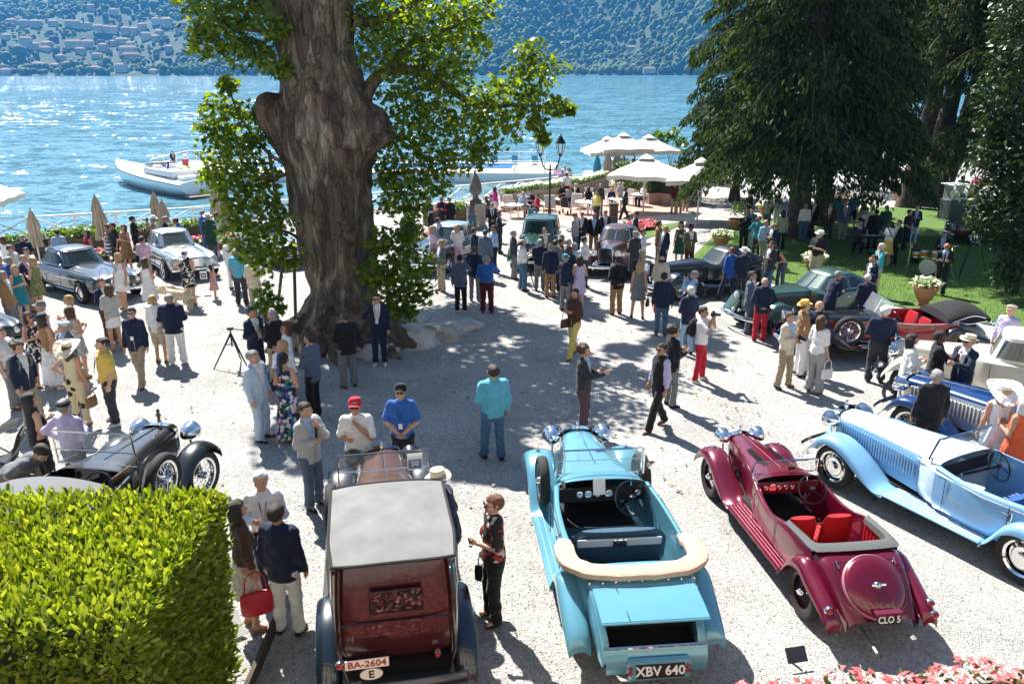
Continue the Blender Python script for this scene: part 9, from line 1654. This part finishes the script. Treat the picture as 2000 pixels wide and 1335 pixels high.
def keyboard():
    x, y = (14.81,33.0); r_ = empty('keyboard', (x, y, gz(x, y) + .03), R(-4), 'black stage keyboard on crossed legs', 'keyboard'); b = MB(); b.box((0, 0, .80), (1.45, .34, .10), bev=.02); b.build('case', BK, r_); MB().box((0, .06, .856), (1.25, .16, .014)).build('white_keys', WHITE, r_, smooth=False)
    for k in range(25): MB().box((-.6 + .05*k, .03, .868), (.022, .09, .014)).build('black_key', BK, r_, smooth=False)
    for s in (-1, 1):
        for q in (-1, 1): b = MB(); b.tube([(q*.38, s*.16, 0), (-q*.38, s*.16, .75)], .018, 6); b.build('leg', BK, r_)
    b = MB(); b.box((-.45, -.12, .98), (.5, .03, .3), 0, 0, R(-15), bev=.01); b.build('music_stand', BK, r_)
keyboard()
def drums():
    x, y = (15.71,29.3); r_ = empty('drum_kit', (x, y, gz(x, y) + .03), R(-35), 'amber drum kit with cymbals on the lawn', 'drum kit'); am = mat('amber_lacquer', (.34, .12, .03), .2, coat=.8); sk = mat('drum_skin', (.7, .68, .62), .5); gold = mat('cymbal_brass', (.75, .55, .2), .2, 1)
    def drum(c, r0, h, ax='z', nm='drum'):
        b = MB(); b.lathe([(r0, -h/2), (r0, h/2)], 28, axis=ax); d = b.build(nm, am, r_, c)
        for s in (-1, 1): b = MB(); b.lathe([(0, s*h*.49), (r0*.98, s*h*.49)], 24, axis=ax); b.build('skin', sk if s > 0 or ax == 'y' else BK, d); b = MB(); b.lathe([(r0*.98, s*h/2 - .02), (r0*1.04, s*h/2 - .02), (r0*1.04, s*h/2 + .02), (r0*.98, s*h/2 + .02)], 24, axis=ax); b.build('hoop', CHROME, d)
    drum((0, -.2, .30), .29, .4, 'y', 'bass_drum'); drum((-.2, -.2, .76), .15, .2, 'z', 'tom'); drum((.18, -.2, .76), .16, .22, 'z', 'tom'); drum((.55, .15, .42), .21, .4, 'z', 'floor_tom'); drum((-.5, .2, .62), .18, .14, 'z', 'snare')
    for cx, cy_, h in ((-.7, -.3, 1.12), (.75, -.3, 1.2), (-.75, .25, .9)): b = MB(); b.tube([(cx, cy_, 0), (cx, cy_, h)], .011, 6); b.tube([(cx - .2, cy_, 0), (cx, cy_, .3), (cx + .2, cy_, 0)], .009, 5); s = b.build('cymbal_stand', CHROME, r_); b = MB(); b.lathe([(0, .035), (.04, .03), (.06, .012), (.22, 0), (.22, -.003), (.06, .008)], 24, c=(cx, cy_, h - .02)); b.build('cymbal', gold, s)
    b = MB(); b.lathe([(0, .5), (.17, .5), (.17, .44), (0, .44)], 16); b.tube([(0, 0, 0), (0, 0, .45)], .02, 6); b.build('stool', BK, r_, (0, .55, 0))
drums()
b = MB(); b.tube(catmull([(0, 0, .42), (.02, -.02, .30), (.03, -.03, .05), (.0, -.10, -.08), (-.06, -.17, .0), (-.09, -.22, .14)], 5), list(np.linspace(.012, .055, 26)), 10); b.tube([(0, 0, .42), (0, .07, .47)], .009, 6); b.build('saxophone', mat('sax_brass', (.7, .5, .18), .2, 1), None, (*(14.88,26.46), gz(*(14.88,26.46)) + 1.0), (0, 0, R(-20)), label='brass saxophone held by the bald player at the drums', cat='saxophone')
def box_speaker(lb, p, sz, rz=0, z=0):
    r_ = empty('loudspeaker', (p[0], p[1], gz(*p) + .03 + z), R(rz), lb, 'loudspeaker', 'loudspeakers on the lawn'); b = MB(); b.box((0, 0, sz[2]/2), sz, bev=.02); b.build('cabinet', BK, r_); b = MB(); b.box((0, -sz[1]/2 - .006, sz[2]/2), (sz[0]*.88, .01, sz[2]*.9)); b.build('speaker_grille', mat('speaker_cloth', (.03, .03, .03), .9, bump=.5, bscale=200), r_, smooth=False)
box_speaker('black loudspeaker left of the drum kit', (16.1,31.31), (.4, .35, .6), -20); box_speaker('tall dark loudspeaker behind the conifer trunk', (18.82,47.81), (.7, .5, 1.3), 10)
def kiosk():
    x, y = (24.42,44.25); r_ = empty('display_case', (x, y, gz(x, y)), R(12), 'dark pedestal with glass display case beyond the lawn', 'display case'); MB().box((0, 0, .55), (1.0, .9, 1.1), bev=.02).build('plinth', mat('plinth_grey', (.06, .065, .07), .6), r_); MB().box((0, 0, 1.5), (.8, .7, .78)).build('glass_case', mat('clear_glass', (.9, .95, .95), .03, alpha=.22), r_, smooth=False); MB().box((0, 0, 1.93), (1.1, 1.0, .06), bev=.01).build('lid', WHITE, r_); b = MB(); b.lathe([(0, 1.12), (.14, 1.12), (.1, 1.2), (.2, 1.4), (.16, 1.6), (0, 1.62)], 14); b.build('exhibit', mat('silver', (.7, .7, .72), .2, 1), r_)
kiosk()
def music_stand():
    x, y = (15.36,32.42); r_ = empty('music_stand', (x, y, gz(x, y) + .03), R(30), 'thin music stand in front of the singer', 'music stand'); b = MB(); b.tube([(0, 0, .1), (0, 0, 1.1)], .012, 6); b.build('column', BK, r_); b = MB(); b.box((0, 0, 1.2), (.5, .02, .32), 0, 0, R(-30)); b.build('desk', BK, r_, smooth=False)
    for a in (90, 210, 330): b = MB(); b.tube([(0, 0, .25), (.3*math.cos(R(a)), .3*math.sin(R(a)), 0)], .009, 5); b.build('foot', BK, r_)
music_stand()
for lb, p in (('white clothed table with guests on the lower terrace', (3.88,59.64)), ('white clothed serving table left of the folded parasols', (7.12,67.96))):
    r_ = empty('banquet_table', (p[0], p[1], gz(*p)), R(35), lb, 'table', 'white clothed tables'); rings = []
    for z, k in ((.76, .2), (.765, .96), (.75, 1), (.4, 1.03), (.03, 1.08)): rings.append([(1.3*k*math.copysign(abs(math.cos(a))**.4, math.cos(a))*(1 + .015*math.sin(9*a)*(z < .7)), .5*k*math.copysign(abs(math.sin(a))**.4, math.sin(a)), z) for a in [2*math.pi*q/40 for q in range(40)]])
    b = MB(); b.grid(rings, closed=True, cap0=True, flip=True); b.build('table_cloth', WCANVAS, r_)
    for k in range(5): b = MB(); b.lathe([(0, 0), (.03, 0), (.006, .01), (.006, .09), (.035, .13), (.03, .2)], 10); b.build('glass', mat('clear_glass', (.9, .95, .95), .03, alpha=.22), r_, (-.8 + .4*k, .1*(-1)**k, .765))
x, y = (6.43,61.15); r_ = empty('turquoise_lantern', (x, y, gz(x, y)), 0, 'tall turquoise lattice lantern by the terrace railing', 'lantern'); tq = mat('turquoise_paint', (.04, .28, .40), .5)
b = MB(); b.lathe([(.28, .9), (.34, 1.2), (.30, 1.6), (.2, 2.1), (.1, 2.4), (.03, 2.55), (0, 2.8)], 8); b.build('shade', tq, r_); b = MB(); b.tube([(0, 0, 0), (0, 0, .95)], .06, 8); b.build('stem', tq, r_)
# ================================================================ loose litter on the gravel
def litter():
    n = 420; x = RNG.uniform(-8, 6, n); y = RNG.uniform(9.5, 24, n); P = np.stack([x, y, -SLOPE*y + .035], 1); o = inst('fallen_leaves', leaf_mesh('fallen_leaves', P, .07, MAPLE, leafmat('dry_leaf', (.10, .07, .03), (.26, .20, .08), .2), 3)); tag(o, 'scattered dry leaves lying on the gravel', 'leaves', kind='stuff')
    n = 9000; y = 7 + 11*RNG.uniform(0, 1, n)**1.5; x = RNG.uniform(-.62, .66, n)*(y + 3); s = RNG.uniform(.006, .02, n); tv = np.array([(1, 0, -.5), (-.5, .87, -.5), (-.5, -.87, -.5), (0, 0, .8)]); a = RNG.uniform(0, 6.28, n); c, d = np.cos(a), np.sin(a)
    V = np.stack([x[:, None] + s[:, None]*(tv[None, :, 0]*c[:, None] - tv[None, :, 1]*d[:, None]), y[:, None] + s[:, None]*(tv[None, :, 0]*d[:, None] + tv[None, :, 1]*c[:, None]), (-SLOPE*y + .012)[:, None] + .03*0 + s[:, None]*tv[None, :, 2]], 2).reshape(-1, 3); F = (np.arange(n)[:, None, None]*4 + np.array([(0, 1, 3), (1, 2, 3), (2, 0, 3)])[None]).reshape(-1, 3)
    o = inst('loose_pebbles', np_mesh('loose_pebbles', V, F, [leafmat('pebble', (.22, .21, .2), (.62, .6, .56), 0, .8)])); tag(o, 'loose pale pebbles strewn over the gravel', 'pebbles', kind='stuff')
litter()

# ================================================================ haze over the lake
b = MB(); b.box((0, 1200, 257), (5200, 2900, 526)); hz = b.build('haze', [], smooth=False, kind='stuff')
hm = bpy.data.materials.new('haze'); hm.use_nodes = True; t = hm.node_tree; t.nodes.remove(t.nodes['Principled BSDF'])
pv = t.nodes.new('ShaderNodeVolumePrincipled'); pv.inputs['Color'].default_value = (.10, .46, 1, 1); pv.inputs['Density'].default_value = .00010; pv.inputs['Anisotropy'].default_value = .3
t.links.new(pv.outputs[0], t.nodes['Material Output'].inputs['Volume']); hz.data.materials.clear(); hz.data.materials.append(hm)
